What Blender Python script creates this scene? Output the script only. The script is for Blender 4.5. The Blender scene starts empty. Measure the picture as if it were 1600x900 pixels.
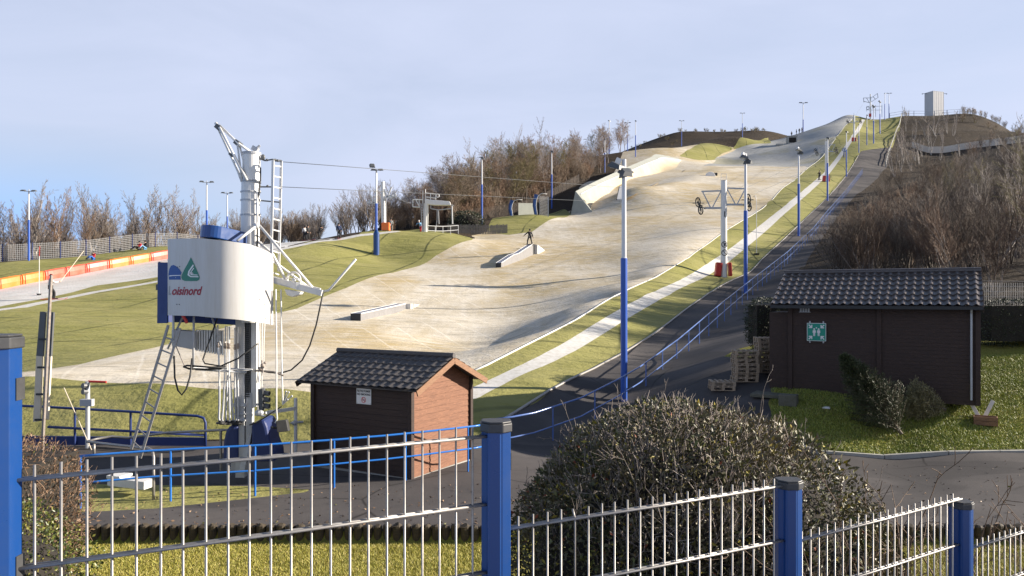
import bpy, bmesh, math, random
import numpy as np
from mathutils import Vector, Matrix, noise
random.seed(7); np.random.seed(7)
C = bpy.context.scene.collection
SC = bpy.context.scene
R = math.radians
F = 1200.0          # focal length of the photograph in its own pixels (1600 wide), horizon at row 460

# ------------------------------------------------------------------ camera, sky, sun, exposure
cam = bpy.data.cameras.new('camera'); camo = bpy.data.objects.new('camera', cam); C.objects.link(camo)
cam.sensor_width = 36.0; cam.lens = 36.0 * F / 1600.0
cam.shift_y = 10.0 / 1600.0
cam.clip_start = 0.05; cam.clip_end = 5000
camo.location = (0, 0, 0); camo.rotation_euler = (R(90), 0, 0)
SC.camera = camo
SUN_AZ, SUN_EL = 82.0, 20.0     # clockwise from the view direction (+Y) towards +X
sv = Vector((math.sin(R(SUN_AZ)) * math.cos(R(SUN_EL)), math.cos(R(SUN_AZ)) * math.cos(R(SUN_EL)), math.sin(R(SUN_EL))))
sl = bpy.data.lights.new('sun', 'SUN'); so = bpy.data.objects.new('sun', sl); C.objects.link(so)
sl.energy = 5.0; sl.angle = R(0.55); sl.color = (1.0, 0.90, 0.76)
so.rotation_euler = (-sv).to_track_quat('-Z', 'Y').to_euler()
w = bpy.data.worlds.new('World'); SC.world = w; w.use_nodes = True
wn = w.node_tree; wn.nodes.clear()
def wnode(t, **k):
    n = wn.nodes.new(t)
    for a, b in k.items(): setattr(n, a, b)
    return n
sky = wnode('ShaderNodeTexSky', sky_type='NISHITA', sun_disc=False)
sky.sun_elevation = R(SUN_EL); sky.sun_rotation = R(SUN_AZ); sky.air_density = 1.0; sky.dust_density = 0.35; sky.ozone_density = 2.2
tc = wnode('ShaderNodeTexCoord'); mp = wnode('ShaderNodeMapping'); mp.inputs['Scale'].default_value = (1.2, 1.2, 4.5)
mp.inputs['Rotation'].default_value = (R(6), R(-10), 0)
wn.links.new(tc.outputs['Generated'], mp.inputs['Vector'])
n1 = wnode('ShaderNodeTexNoise'); n1.inputs['Scale'].default_value = 1.6; n1.inputs['Detail'].default_value = 7; n1.inputs['Roughness'].default_value = 0.55
n1.inputs['Distortion'].default_value = 0.6
wn.links.new(mp.outputs['Vector'], n1.inputs['Vector'])
rp = wnode('ShaderNodeValToRGB'); rp.color_ramp.elements[0].position = 0.30; rp.color_ramp.elements[1].position = 0.66
rp.color_ramp.elements[0].color = (0.72, 0.72, 0.72, 1); rp.color_ramp.elements[1].color = (0.95, 0.95, 0.95, 1)
wn.links.new(n1.outputs['Fac'], rp.inputs['Fac'])
sep = wnode('ShaderNodeSeparateXYZ'); wn.links.new(tc.outputs['Generated'], sep.inputs[0])
el = wnode('ShaderNodeMapRange'); el.inputs['From Min'].default_value = 0.34; el.inputs['From Max'].default_value = 0.62; el.inputs['To Min'].default_value = 1.0; el.inputs['To Max'].default_value = 0.06
wn.links.new(sep.outputs['Z'], el.inputs['Value'])
# a clear blue gap in the cloud low on the left
gx = wnode('ShaderNodeMapRange'); gx.inputs['From Min'].default_value = -0.48; gx.inputs['From Max'].default_value = -0.20; gx.inputs['To Min'].default_value = 1.0; gx.inputs['To Max'].default_value = 0.0
wn.links.new(sep.outputs['X'], gx.inputs['Value'])
gz_ = wnode('ShaderNodeMapRange'); gz_.inputs['From Min'].default_value = 0.09; gz_.inputs['From Max'].default_value = 0.19; gz_.inputs['To Min'].default_value = 1.0; gz_.inputs['To Max'].default_value = 0.0
wn.links.new(sep.outputs['Z'], gz_.inputs['Value'])
def wmath(op, a, b):
    n = wnode('ShaderNodeMath', operation=op)
    for i, v in enumerate((a, b)):
        if isinstance(v, bpy.types.NodeSocket): wn.links.new(v, n.inputs[i])
        else: n.inputs[i].default_value = v
    return n.outputs[0]
gap = wmath('MULTIPLY', gx.outputs[0], gz_.outputs[0])
mx = wnode('ShaderNodeMix', data_type='RGBA')
mx.inputs['B'].default_value = (5.65, 6.2, 7.95, 1)
wn.links.new(wmath('MULTIPLY', wmath('MULTIPLY', rp.outputs['Color'], el.outputs[0]), wmath('SUBTRACT', 1.0, wmath('MULTIPLY', gap, 0.95))), mx.inputs['Factor']); mb_ = wnode('ShaderNodeMix', data_type='RGBA'); mb_.inputs['B'].default_value = (3.3, 5.3, 9.0, 1); wn.links.new(gap, mb_.inputs['Factor']); wn.links.new(sky.outputs['Color'], mb_.inputs['A']); wn.links.new(mb_.outputs['Result'], mx.inputs['A'])
bg = wnode('ShaderNodeBackground'); bg.inputs['Strength'].default_value = 0.055
ow = wnode('ShaderNodeOutputWorld')
wn.links.new(mx.outputs['Result'], bg.inputs['Color']); wn.links.new(bg.outputs['Background'], ow.inputs['Surface'])
SC.view_settings.view_transform = 'Standard'; SC.view_settings.look = 'None'; SC.view_settings.gamma = 1
SC.view_settings.exposure = 1.18; SC.view_settings.use_curve_mapping = False
SC.cycles.max_bounces = 5; SC.cycles.diffuse_bounces = 3; SC.cycles.glossy_bounces = 2; SC.cycles.transparent_max_bounces = 6
SC.cycles.use_denoising = True

# ------------------------------------------------------------------ helpers
def sstep(t): t = min(max(t, 0.0), 1.0); return t * t * (3 - 2 * t)
def WD(px, d):
    """true distance of a point estimated at d: the right-hand side of the hill lies farther off than first measured"""
    return d * (1 + 0.27 * sstep((d - 26) / 36) * sstep((px - 790) / 200))
def P(px, py, d): d = WD(px, d); return Vector(((px - 800) / F * d, d, (460 - py) / F * d))
def tag(o, label=None, cat=None, group=None, kind=None):
    if label: o['label'] = label
    if cat: o['category'] = cat
    if group: o['group'] = group
    if kind: o['kind'] = kind
    return o
def thing(name, loc, label, cat, group=None, rz=0.0):
    o = bpy.data.objects.new(name, None); C.objects.link(o); o.empty_display_size = 0.2
    o.location = loc; o.rotation_euler = (0, 0, rz)
    return tag(o, label, cat, group)
def dup(root, loc=None, rz=None, scale=None, label=None, group=None):
    def cp(o, par):
        c = o.copy(); C.objects.link(c)
        if par is not None: c.parent = par
        for ch in list(o.children): cp(ch, c)
        return c
    r = cp(root, None)
    if loc is not None: r.location = loc
    if rz is not None: r.rotation_euler = (0, 0, rz)
    if scale is not None: r.scale = (scale, scale, scale) if not hasattr(scale, '__len__') else scale
    if label: r['label'] = label
    if group: r['group'] = group
    return r

class MB:
    """collects shapes and links them as one mesh object"""
    def __init__(s): s.v = []; s.f = []; s.m = []
    def add(s, vs, fs, mi=0):
        b = len(s.v); s.v.extend([tuple(v) for v in vs]); s.f.extend([tuple(b + i for i in f) for f in fs]); s.m.extend([mi] * len(fs)); return s
    def box(s, c, size, rot=None, mi=0, taper=1.0):
        x, y, z = [q / 2 for q in size]
        vs = [Vector((a * x * (taper if cc > 0 else 1), b * y * (taper if cc > 0 else 1), cc * z)) for cc in (-1, 1) for b in (-1, 1) for a in (-1, 1)]
        if rot is not None: vs = [rot @ v for v in vs]
        c = Vector(c)
        return s.add([v + c for v in vs], [(0, 2, 3, 1), (4, 5, 7, 6), (0, 1, 5, 4), (2, 6, 7, 3), (0, 4, 6, 2), (1, 3, 7, 5)], mi)
    def bar(s, a, b, wd, th=None, up=(0, 0, 1), mi=0):
        a = Vector(a); b = Vector(b); d = b - a; L = d.length
        if L < 1e-6: return s
        th = th or wd; y = d.normalized(); u = Vector(up)
        x = y.cross(u)
        if x.length < 1e-3: x = y.cross(Vector((1, 0, 0)))
        x.normalize(); z = x.cross(y)
        M = Matrix((x, y, z)).transposed()
        return s.box((a + b) / 2, (wd, L, th), M, mi)
    def tube(s, pts, r, n=8, cap=True, mi=0):
        pts = [Vector(p) for p in pts]
        rr = r if hasattr(r, '__len__') else [r] * len(pts)
        rings = []; pu = None
        for i, p in enumerate(pts):
            t = (pts[min(i + 1, len(pts) - 1)] - pts[max(i - 1, 0)])
            if t.length < 1e-9: t = Vector((0, 0, 1))
            t.normalize()
            if pu is None:
                pu = t.cross(Vector((0.13, 0.31, 0.94)))
                if pu.length < 0.1: pu = t.cross(Vector((1, 0, 0)))
            pu = (pu - t * pu.dot(t))
            pu.normalize(); q = t.cross(pu)
            rings.append([p + (pu * math.cos(2 * math.pi * k / n) + q * math.sin(2 * math.pi * k / n)) * rr[i] for k in range(n)])
        vs = [v for g in rings for v in g]; fs = []
        for i in range(len(pts) - 1):
            for k in range(n):
                fs.append((i * n + k, i * n + (k + 1) % n, (i + 1) * n + (k + 1) % n, (i + 1) * n + k))
        if cap: fs.append(tuple(range(n - 1, -1, -1))); fs.append(tuple((len(pts) - 1) * n + k for k in range(n)))
        return s.add(vs, fs, mi)
    def ring(s, c, axis, rad, r, n=24, m=6, mi=0):
        ax = Vector(axis).normalized(); u = ax.cross(Vector((0.2, 0.3, 0.9))).normalized(); v = ax.cross(u); c = Vector(c)
        vs = []; fs = []
        for i in range(n):
            a = 2 * math.pi * i / n; o = u * math.cos(a) + v * math.sin(a)
            for k in range(m):
                b = 2 * math.pi * k / m; vs.append(c + o * (rad + r * math.cos(b)) + ax * (r * math.sin(b)))
        for i in range(n):
            for k in range(m):
                fs.append((i * m + k, ((i + 1) % n) * m + k, ((i + 1) % n) * m + (k + 1) % m, i * m + (k + 1) % m))
        return s.add(vs, fs, mi)
    def prism(s, poly, off, mi=0):
        """closed solid: polygon (3-D points) pushed by vector off"""
        n = len(poly); off = Vector(off); a = [Vector(p) for p in poly]
        vs = a + [p + off for p in a]
        fs = [tuple(range(n - 1, -1, -1)), tuple(range(n, 2 * n))] + [(i, (i + 1) % n, n + (i + 1) % n, n + i) for i in range(n)]
        return s.add(vs, fs, mi)
    def ball(s, c, r, n=8, m=6, mi=0):
        c = Vector(c); r = r if hasattr(r, '__len__') else (r, r, r); vs = [c + Vector((0, 0, r[2]))]
        for j in range(1, m):
            t = math.pi * j / m
            for k in range(n): vs.append(c + Vector((r[0] * math.sin(t) * math.cos(2 * math.pi * k / n), r[1] * math.sin(t) * math.sin(2 * math.pi * k / n), r[2] * math.cos(t))))
        vs.append(c - Vector((0, 0, r[2]))); fs = []
        for k in range(n): fs.append((0, 1 + k, 1 + (k + 1) % n))
        for j in range(m - 2):
            for k in range(n): a = 1 + j * n; fs.append((a + k, a + n + k, a + n + (k + 1) % n, a + (k + 1) % n))
        a = 1 + (m - 2) * n
        for k in range(n): fs.append((a + k, len(vs) - 1, a + (k + 1) % n))
        return s.add(vs, fs, mi)
    def build(s, name, mat, parent=None, o=None, smooth=False, bevel=0.0):
        me = bpy.data.meshes.new(name)
        v = s.v
        if o is not None: v = [(a - o[0], b - o[1], c - o[2]) for a, b, c in v]
        me.from_pydata(v, [], s.f)
        mats = mat if isinstance(mat, (list, tuple)) else [mat]
        for m_ in mats: me.materials.append(m_)
        if len(mats) > 1: me.polygons.foreach_set('material_index', s.m)
        if smooth: me.polygons.foreach_set('use_smooth', [True] * len(me.polygons))
        ob = bpy.data.objects.new(name, me); C.objects.link(ob)
        if parent is not None: ob.parent = parent
        if bevel:
            b = ob.modifiers.new('bevel', 'BEVEL'); b.width = bevel; b.segments = 2; b.limit_method = 'ANGLE'
        return ob
def mesh_np(name, V, Fq, mat, parent=None, smooth=True, o=None):
    """mesh object straight from numpy arrays (faces: (n,3) or (n,4))"""
    V = np.asarray(V, dtype=np.float32); Fq = np.asarray(Fq, dtype=np.int32)
    if o is not None: V = V - np.array(o, dtype=np.float32)
    me = bpy.data.meshes.new(name); k = Fq.shape[1]; nf = len(Fq)
    me.vertices.add(len(V)); me.vertices.foreach_set('co', V.ravel())
    me.loops.add(nf * k); me.loops.foreach_set('vertex_index', Fq.ravel())
    me.polygons.add(nf); me.polygons.foreach_set('loop_start', np.arange(nf, dtype=np.int32) * k)
    me.polygons.foreach_set('loop_total', np.full(nf, k, dtype=np.int32))
    me.materials.append(mat); me.update(calc_edges=True)
    if smooth: me.polygons.foreach_set('use_smooth', np.ones(nf, dtype=bool))
    ob = bpy.data.objects.new(name, me); C.objects.link(ob)
    if parent is not None: ob.parent = parent
    return ob

# ------------------------------------------------------------------ materials
class NT:
    def __init__(s, name):
        s.m = bpy.data.materials.new(name); s.m.use_nodes = True; s.t = s.m.node_tree
        s.b = s.t.nodes['Principled BSDF']; s.tc = None
    def n(s, t, ins=None, **k):
        q = s.t.nodes.new(t)
        for a, b in k.items(): setattr(q, a, b)
        for a, b in (ins or {}).items(): s.put(q, a, b)
        return q
    def put(s, q, a, b):
        i = q.inputs[a]
        if isinstance(b, bpy.types.NodeSocket): s.t.links.new(b, i)
        else: i.default_value = b
    def co(s, scale=(1, 1, 1), rot=(0, 0, 0), kind='Object'):
        if s.tc is None: s.tc = s.n('ShaderNodeTexCoord')
        q = s.n('ShaderNodeMapping'); s.put(q, 'Vector', s.tc.outputs[kind]); q.inputs['Scale'].default_value = scale; q.inputs['Rotation'].default_value = rot
        return q.outputs['Vector']
    def noise(s, sc, det=4, rough=0.5, vec=None, dist=0.0):
        q = s.n('ShaderNodeTexNoise', {'Scale': sc, 'Detail': det, 'Roughness': rough, 'Distortion': dist, 'Vector': vec if vec is not None else s.co()})
        return q.outputs['Fac']
    def ramp(s, fac, stops):
        q = s.n('ShaderNodeValToRGB'); s.put(q, 'Fac', fac); e = q.color_ramp.elements
        while len(e) < len(stops): e.new(0.5)
        for i, (p, c) in enumerate(stops):
            e[i].position = p; e[i].color = (c, c, c, 1) if not hasattr(c, '__len__') else (*c, 1)
        return q.outputs['Color']
    def mix(s, fac, a, b, mode='MIX'):
        q = s.n('ShaderNodeMix', data_type='RGBA', blend_type=mode)
        for k, v in (('Factor', fac), ('A', a), ('B', b)):
            if hasattr(v, '__len__') and len(v) == 3: v = (*v, 1)
            s.put(q, k, v)
        return q.outputs['Result']
    def math(s, op, a, b=0.0):
        q = s.n('ShaderNodeMath', operation=op); s.put(q, 0, a); s.put(q, 1, b); return q.outputs[0]
    def bump(s, h, strength=0.3, dist=0.02):
        q = s.n('ShaderNodeBump', {'Height': h, 'Strength': strength, 'Distance': dist}); s.put(s.b, 'Normal', q.outputs['Normal'])
    def out(s, col=None, rough=None, metal=None, **k):
        if col is not None: s.put(s.b, 'Base Color', (*col, 1) if (hasattr(col, '__len__') and len(col) == 3) else col)
        if rough is not None: s.put(s.b, 'Roughness', rough)
        if metal is not None: s.put(s.b, 'Metallic', metal)
        return s.m
def paint(name, col, rough=0.45, dirt=0.25, dcol=None, sc=3.0, metal=0.0, bump=0.0, stretch=(1, 1, 1)):
    t = NT(name); f = t.noise(sc, 6, 0.65, t.co(stretch))
    g = t.noise(sc * 9, 3, 0.6, t.co(stretch))
    m = t.ramp(f, [(0.42, 0.0), (0.75, 1.0)])
    dc = dcol or tuple(c * 0.55 for c in col)
    c1 = t.mix(t.math('MULTIPLY', m, dirt), col, dc)
    c2 = t.mix(t.math('MULTIPLY', t.ramp(g, [(0.5, 0.0), (0.8, 1.0)]), dirt * 0.7), c1, dc)
    if bump: t.bump(g, bump, 0.004)
    rr = t.math('ADD', t.math('MULTIPLY', f, 0.25), rough - 0.12)
    return t.out(c2, rr, metal)
# ------------------------------------------------------------------ terrain surface
_zd = np.log(np.array([0.3, 1.5, 2.5, 4, 8, 11, 13.08, 13.22, 16, 21, 26, 29, 50, 58.6, 70, 104, 131, 151, 164, 196, 223, 240, 300, 450, 900]))
_zz = np.array([-1.6, -1.62, -1.85, -2.4, -3.6, -4.1, -4.25, -4.0, -4, -4.02, -3.6, -3.2, -0.1, 1.7, 4.1, 11.7, 18.6, 24, 28.5, 40, 49, 53, 42, 5, -8])
def z0(d): return np.interp(np.log(d), _zd, _zz)
CP = []
def cp(px, py, d): d = WD(px, d); CP.append((px, d, (460 - py) / F * d))
def cz(px, d, z): CP.append((px, WD(px, d), z * WD(px, d) / d))
for d in (1.0, 2.0, 4.0, 7.0, 10.0):
    for px in (-800, -300, 200, 700, 1200, 1700, 2400): cz(px, d, float(z0(d)))
for d in (12, 13.6, 15, 17.5, 19.5):
    for px in (-800, -300, 100, 400, 700, 1000, 1250, 1700, 2300): cz(px, d, float(z0(d)))
# tow track, left edge of its green mat and edge of the asphalt: three nearly straight lines up the hill
TRK3 = [(735, 617, 24.6), (800, 585, 27.5), (885, 545, 31.8), (975, 490, 38.2), (1040, 455, 44.6), (1103, 424, 54), (1167, 377, 66.7), (1232, 322, 89), (1280, 281, 119), (1302, 258, 140), (1322, 230, 168), (1338, 206, 198), (1349, 188, 228)]
EDGE3 = [(740, 581, 27.9), (820, 541, 31.6), (900, 500, 36.4), (935, 478, 39), (975, 455, 42.5), (1035, 427, 50), (1108, 380, 62.6), (1135, 360, 70), (1197, 322, 92), (1222, 295, 106), (1240, 283, 119), (1262, 263, 138), (1285, 245, 161), (1305, 217, 186), (1322, 195, 213), (1338, 181, 233)]
ASPH3 = [(775, 664, 22.2), (820, 636, 24), (860, 610, 25.7), (910, 585, 28.2), (965, 557, 31.5), (1025, 520, 36.3), (1080, 478, 42), (1130, 445, 48.9), (1174, 424, 57), (1190, 406, 60.4), (1230, 369, 71.6), (1258, 342, 81.5), (1290, 312, 99), (1318, 280, 123), (1330, 262, 136), (1345, 236, 156)]
def dense(L, step):
    q = [P(*p) for p in L]; out = []
    for i in range(len(q) - 1):
        p0 = q[max(i - 1, 0)]; p1 = q[i]; p2 = q[i + 1]; p3 = q[min(i + 2, len(q) - 1)]; n = max(1, int((p2.y / p1.y - 1) / step))
        for k in range(n):
            t = k / n; out.append(0.5 * ((2 * p1) + (p2 - p0) * t + (2 * p0 - 5 * p1 + 4 * p2 - p3) * t * t + (3 * p1 - p0 - 3 * p2 + p3) * t ** 3))
    out.append(q[-1]); return out
def line_cp(L):
    for p in dense(L, 0.045): CP.append((p.x / p.y * F + 800, p.y, p.z))
for _l in (TRK3, EDGE3, ASPH3): line_cp(_l)
for a in [(835, 702, 21), (865, 642, 24.6), (975, 630, 26), (1010, 560, 32), (1090, 510, 38), (1165, 462, 47), (1130, 540, 31), (1150, 598, 25), (1100, 600, 25.5), (1200, 470, 42), (1240, 420, 52), (1300, 350, 80), (1345, 300, 112), (1385, 262, 145), (1394, 231, 165), (1408, 181, 228), (1385, 210, 192), (1400, 205, 195)]: cp(*a)
for px, d, z in ((1375, 205, 42.5), (1385, 228, 52.2)): cz(px, d, z)
# lower right lawn, shed and thicket
for a in [(1400, 700, 20), (1650, 690, 20.4), (1900, 690, 20.5), (1300, 655, 21), (1450, 660, 21), (1600, 640, 22), (1240, 612, 23.2), (1400, 614, 23.3), (1525, 616, 23.4), (1640, 600, 24), (1900, 560, 27), (1200, 545, 28), (1400, 545, 28), (1560, 540, 28),
          (1300, 438, 42), (1420, 450, 37), (1600, 470, 33), (1900, 430, 34), (1350, 370, 66), (1450, 380, 55), (1600, 385, 50), (1850, 330, 60),
          (1420, 290, 105), (1500, 290, 95), (1600, 290, 88), (1850, 240, 95), (1440, 243, 165), (1520, 232, 160), (1600, 222, 150), (1800, 200, 150), (2300, 250, 120), (2300, 420, 45)]: cp(*a)
for a in [(1412, 182, 224), (1465, 181, 224), (1520, 178, 224), (1565, 196, 220), (1605, 222, 215), (1700, 280, 215), (1900, 330, 220), (1430, 205, 200), (1500, 205, 195)]: cp(*a)
for px, z in ((1410, 52.6), (1470, 53), (1530, 53)): cz(px, 240, z)
for px in (1400, 1500, 1600, 1900): cz(px, 330, 30)
# main run
for a in [(60, 578, 27), (150, 563, 30), (250, 541, 35), (340, 515, 41), (430, 490, 47), (520, 458, 56), (600, 428, 68), (680, 402, 82), (740, 374, 98),
          (250, 590, 25), (430, 590, 25.3), (430, 560, 30), (430, 525, 38), (600, 590, 25.6), (600, 560, 31), (600, 525, 39), (600, 480, 52), (700, 555, 33), (700, 500, 47), (700, 440, 64),
          (800, 540, 38), (800, 505, 46.5), (800, 460, 60), (800, 425, 70), (825, 400, 80), (860, 506, 38.8), (950, 471, 42.8), (900, 440, 55), (930, 400, 64), (980, 440, 50), (1000, 420, 54), (1050, 400, 56.5), (1000, 375, 70.5), (1100, 350, 75),
          (1000, 345, 83), (900, 340, 106), (870, 342, 105), (820, 365, 100), (780, 370, 99), (1000, 305, 104), (1060, 290, 112), (1150, 300, 103), (1200, 316, 93), (1120, 263, 156), (1180, 260, 155), (1250, 259, 149), (1060, 277, 131), (1090, 258, 166), (960, 318, 103)]: cp(*a)
# upper run
for a in [(1125, 250, 188), (1150, 234, 203), (1190, 222, 213), (1180, 241, 188), (1240, 222, 205), (1240, 211, 217), (1265, 203, 223), (1300, 190, 229), (1325, 178, 233), (1338, 181, 230), (1295, 216, 192), (1240, 245, 178)]: cp(*a)
for a in [(1240, 235, 270), (1330, 205, 270), (1080, 242, 186), (1100, 228, 198), (1160, 215, 208), (1085, 252, 178), (1030, 240, 184), (985, 241, 186), (1060, 232, 190)]: cp(*a)
for a in [(1030, 215, 250), (1060, 206, 248), (1130, 206, 250), (1210, 207, 250), (1060, 212, 262), (1130, 212, 264), (1210, 213, 264), (1060, 222, 236), (1130, 216, 238), (985, 234, 240), (930, 257, 236), (1270, 214, 250), (1270, 224, 264), (1000, 238, 204), (1060, 230, 206), (1130, 215, 212), (1060, 250, 330), (1200, 250, 330), (900, 290, 330)]: cp(*a)
for px, d, z in ((1210, 240, 48.5), (1240, 240, 44.5), (1265, 240, 47.5), (1300, 240, 51.5), (1335, 240, 53.4), (1350, 240, 52.6), (1380, 240, 53), (1600, 236, 43.5), (1565, 236, 50), (1650, 236, 39)): cz(px, d, z)
# left run, bank and green skirt
for a in [(0, 490, 46), (0, 480, 50), (83, 468, 54), (150, 457, 58), (265, 437, 64), (350, 415, 70), (430, 393, 77), (500, 378, 84), (560, 368, 88), (620, 361, 91), (680, 362, 93), (735, 373, 96), (480, 378, 96), (300, 394, 93),
          (0, 452, 62), (130, 427, 71), (265, 403, 80), (400, 383, 86), (480, 377, 90), (0, 413, 76), (130, 400, 84), (265, 385, 92), (400, 381, 98), (500, 376, 102),
          (-200, 500, 46), (-200, 470, 62), (-200, 430, 76), (-400, 640, 27), (-200, 610, 27), (0, 585, 27),
          (588, 398, 84), (660, 366, 95), (760, 365, 104), (700, 362, 103), (640, 364, 100),
          (-200, 592, 24.4), (46, 592, 24.2), (250, 604, 23.6), (430, 613, 23.2), (520, 625, 23), (620, 640, 23), (-200, 689, 21.2), (46, 689, 21.2), (250, 689, 21.2), (430, 684, 21.4), (560, 688, 21.2), (680, 680, 21.3), (740, 650, 23)]: cp(*a)
for a in [(753, 350, 110), (862, 326, 128), (835, 335, 112), (800, 345, 112), (700, 350, 125), (600, 366, 112), (800, 318, 140), (900, 285, 160), (940, 268, 178), (880, 302, 140), (620, 350, 130), (700, 322, 150), (790, 292, 170), (890, 262, 196), (940, 252, 208)]: cp(*a)
for a in [(0, 424, 110), (200, 408, 112), (400, 390, 118), (500, 384, 120), (-300, 435, 110), (0, 446, 160), (300, 425, 160), (550, 400, 160), (-300, 452, 200), (200, 450, 230), (600, 420, 230), (-700, 440, 80), (-700, 520, 45), (-700, 455, 200)]: cp(*a)
for px in (-800, -100, 500, 900, 1200, 1700, 2600): cz(px, 700, -6); 
for px in (-800, 0, 500): cz(px, 400, -3)
_cp = np.array(CP)
VS = 0.9
def _uv(px, d): return np.stack([(px - 800) / F, np.log(d) * VS], -1)
_A = _uv(_cp[:, 0], _cp[:, 1]); _res = (_cp[:, 2] - z0(_cp[:, 1])) / _cp[:, 1]
def _k(r2): return 0.5 * r2 * np.log(r2 + 1e-12)
_n = len(_A)
_M = np.zeros((_n + 3, _n + 3)); _d2 = ((_A[:, None] - _A[None]) ** 2).sum(-1)
_M[:_n, :_n] = _k(_d2) + np.eye(_n) * 1.6e-4; _M[:_n, _n] = 1; _M[:_n, _n + 1:] = _A; _M[_n:, :_n] = _M[:_n, _n:].T
_W = np.linalg.solve(_M, np.concatenate([_res, np.zeros(3)]))
BUMPS = []     # (x, y, height, sigma along, sigma across, cos, sin)
def bump_at(px, d, h, s1, s2, deg): d = WD(px, d); BUMPS.append(((px - 800) / F * d, d, h, s1, s2, math.cos(R(deg)), math.sin(R(deg))))
bump_at(982, 104, 1.15, 3.4, 3.2, 0)          # mound under the kicker
for _px, _d in ((1022, 105), (1054, 115), (1090, 128), (1124, 143)): bump_at(_px, _d, 0.55, 7, 3.2, 62)      # low ridge across the upper run
def H(px, d):
    """ground height along the direction px at depth d (numpy arrays)"""
    px = np.atleast_1d(np.asarray(px, float)); d = np.atleast_1d(np.asarray(d, float)); q = _uv(px, d); out = np.zeros(len(q))
    for i in range(0, len(q), 20000):
        s = q[i:i + 20000]; r2 = ((s[:, None] - _A[None]) ** 2).sum(-1)
        out[i:i + 20000] = _k(r2) @ _W[:_n] + _W[_n] + s @ _W[_n + 1:]
    x = (px - 800) / F * d; b = np.zeros(len(d))
    for (gx, gy, gh, s1, s2, ca, sa) in BUMPS:
        u = (x - gx) * ca + (d - gy) * sa; v = -(x - gx) * sa + (d - gy) * ca; b += gh * np.exp(-0.5 * ((u / s1) ** 2 + (v / s2) ** 2))
    return z0(d) + out * d + b
def HX(x, y):
    y = np.maximum(np.asarray(y, float), 0.5); return H(np.asarray(x, float) / y * F + 800, y)
def gz(x, y): return float(HX(np.array([x]), np.array([y]))[0])
_dd = np.exp(np.linspace(math.log(3), math.log(420), 1500))
_cols = {}
def G(px, py, lo=3.0, hi=420.0):
    """first ground point met by the sight line through photo pixel (px, py)"""
    if px not in _cols: _cols[px] = H(np.full(len(_dd), float(px)), _dd)
    s = 460 - _cols[px] / _dd * F      # rows of the ground points
    ok = (_dd >= lo) & (_dd <= hi); ix = np.where(ok)[0]
    hit = [i for i in ix[1:] if s[i] <= py < s[i - 1]]
    if hit:
        i = hit[0]; t = (s[i - 1] - py) / (s[i - 1] - s[i]); d = _dd[i - 1] + t * (_dd[i] - _dd[i - 1])
    else:
        i = ix[np.argmin(np.abs(s[ix] - py))]; d = _dd[i]
    return Vector(((px - 800) / F * d, d, float(H(px, d)[0])))
def GG(pts): return [G(*p) if len(p) == 2 else P(*p) for p in pts]
def at(px, d): d = WD(px, d); return Vector(((px - 800) / F * d, d, float(H(px, d)[0])))

def sdf_poly(X, Y, poly):
    """signed distance, positive inside"""
    P_ = np.array([(p[0], p[1]) for p in poly]); n = len(P_); D = np.full(X.shape, 1e9); ins = np.zeros(X.shape, bool)
    for i in range(n):
        a = P_[i]; b = P_[(i + 1) % n]; e = b - a; L = max((e ** 2).sum(), 1e-9)
        t = np.clip(((X - a[0]) * e[0] + (Y - a[1]) * e[1]) / L, 0, 1)
        D = np.minimum(D, (X - a[0] - t * e[0]) ** 2 + (Y - a[1] - t * e[1]) ** 2)
        if a[1] != b[1]:
            c = ((a[1] > Y) != (b[1] > Y)) & (X < (b[0] - a[0]) * (Y - a[1]) / (b[1] - a[1]) + a[0]); ins ^= c
    D = np.sqrt(D); return np.where(ins, D, -D)
def sdf_line(X, Y, pts, half):
    D = np.full(X.shape, 1e9); P_ = np.array([(p[0], p[1]) for p in pts])
    for i in range(len(P_) - 1):
        a = P_[i]; b = P_[i + 1]; e = b - a; L = max((e ** 2).sum(), 1e-9)
        t = np.clip(((X - a[0]) * e[0] + (Y - a[1]) * e[1]) / L, 0, 1)
        D = np.minimum(D, (X - a[0] - t * e[0]) ** 2 + (Y - a[1] - t * e[1]) ** 2)
    return half - np.sqrt(D)

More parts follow.
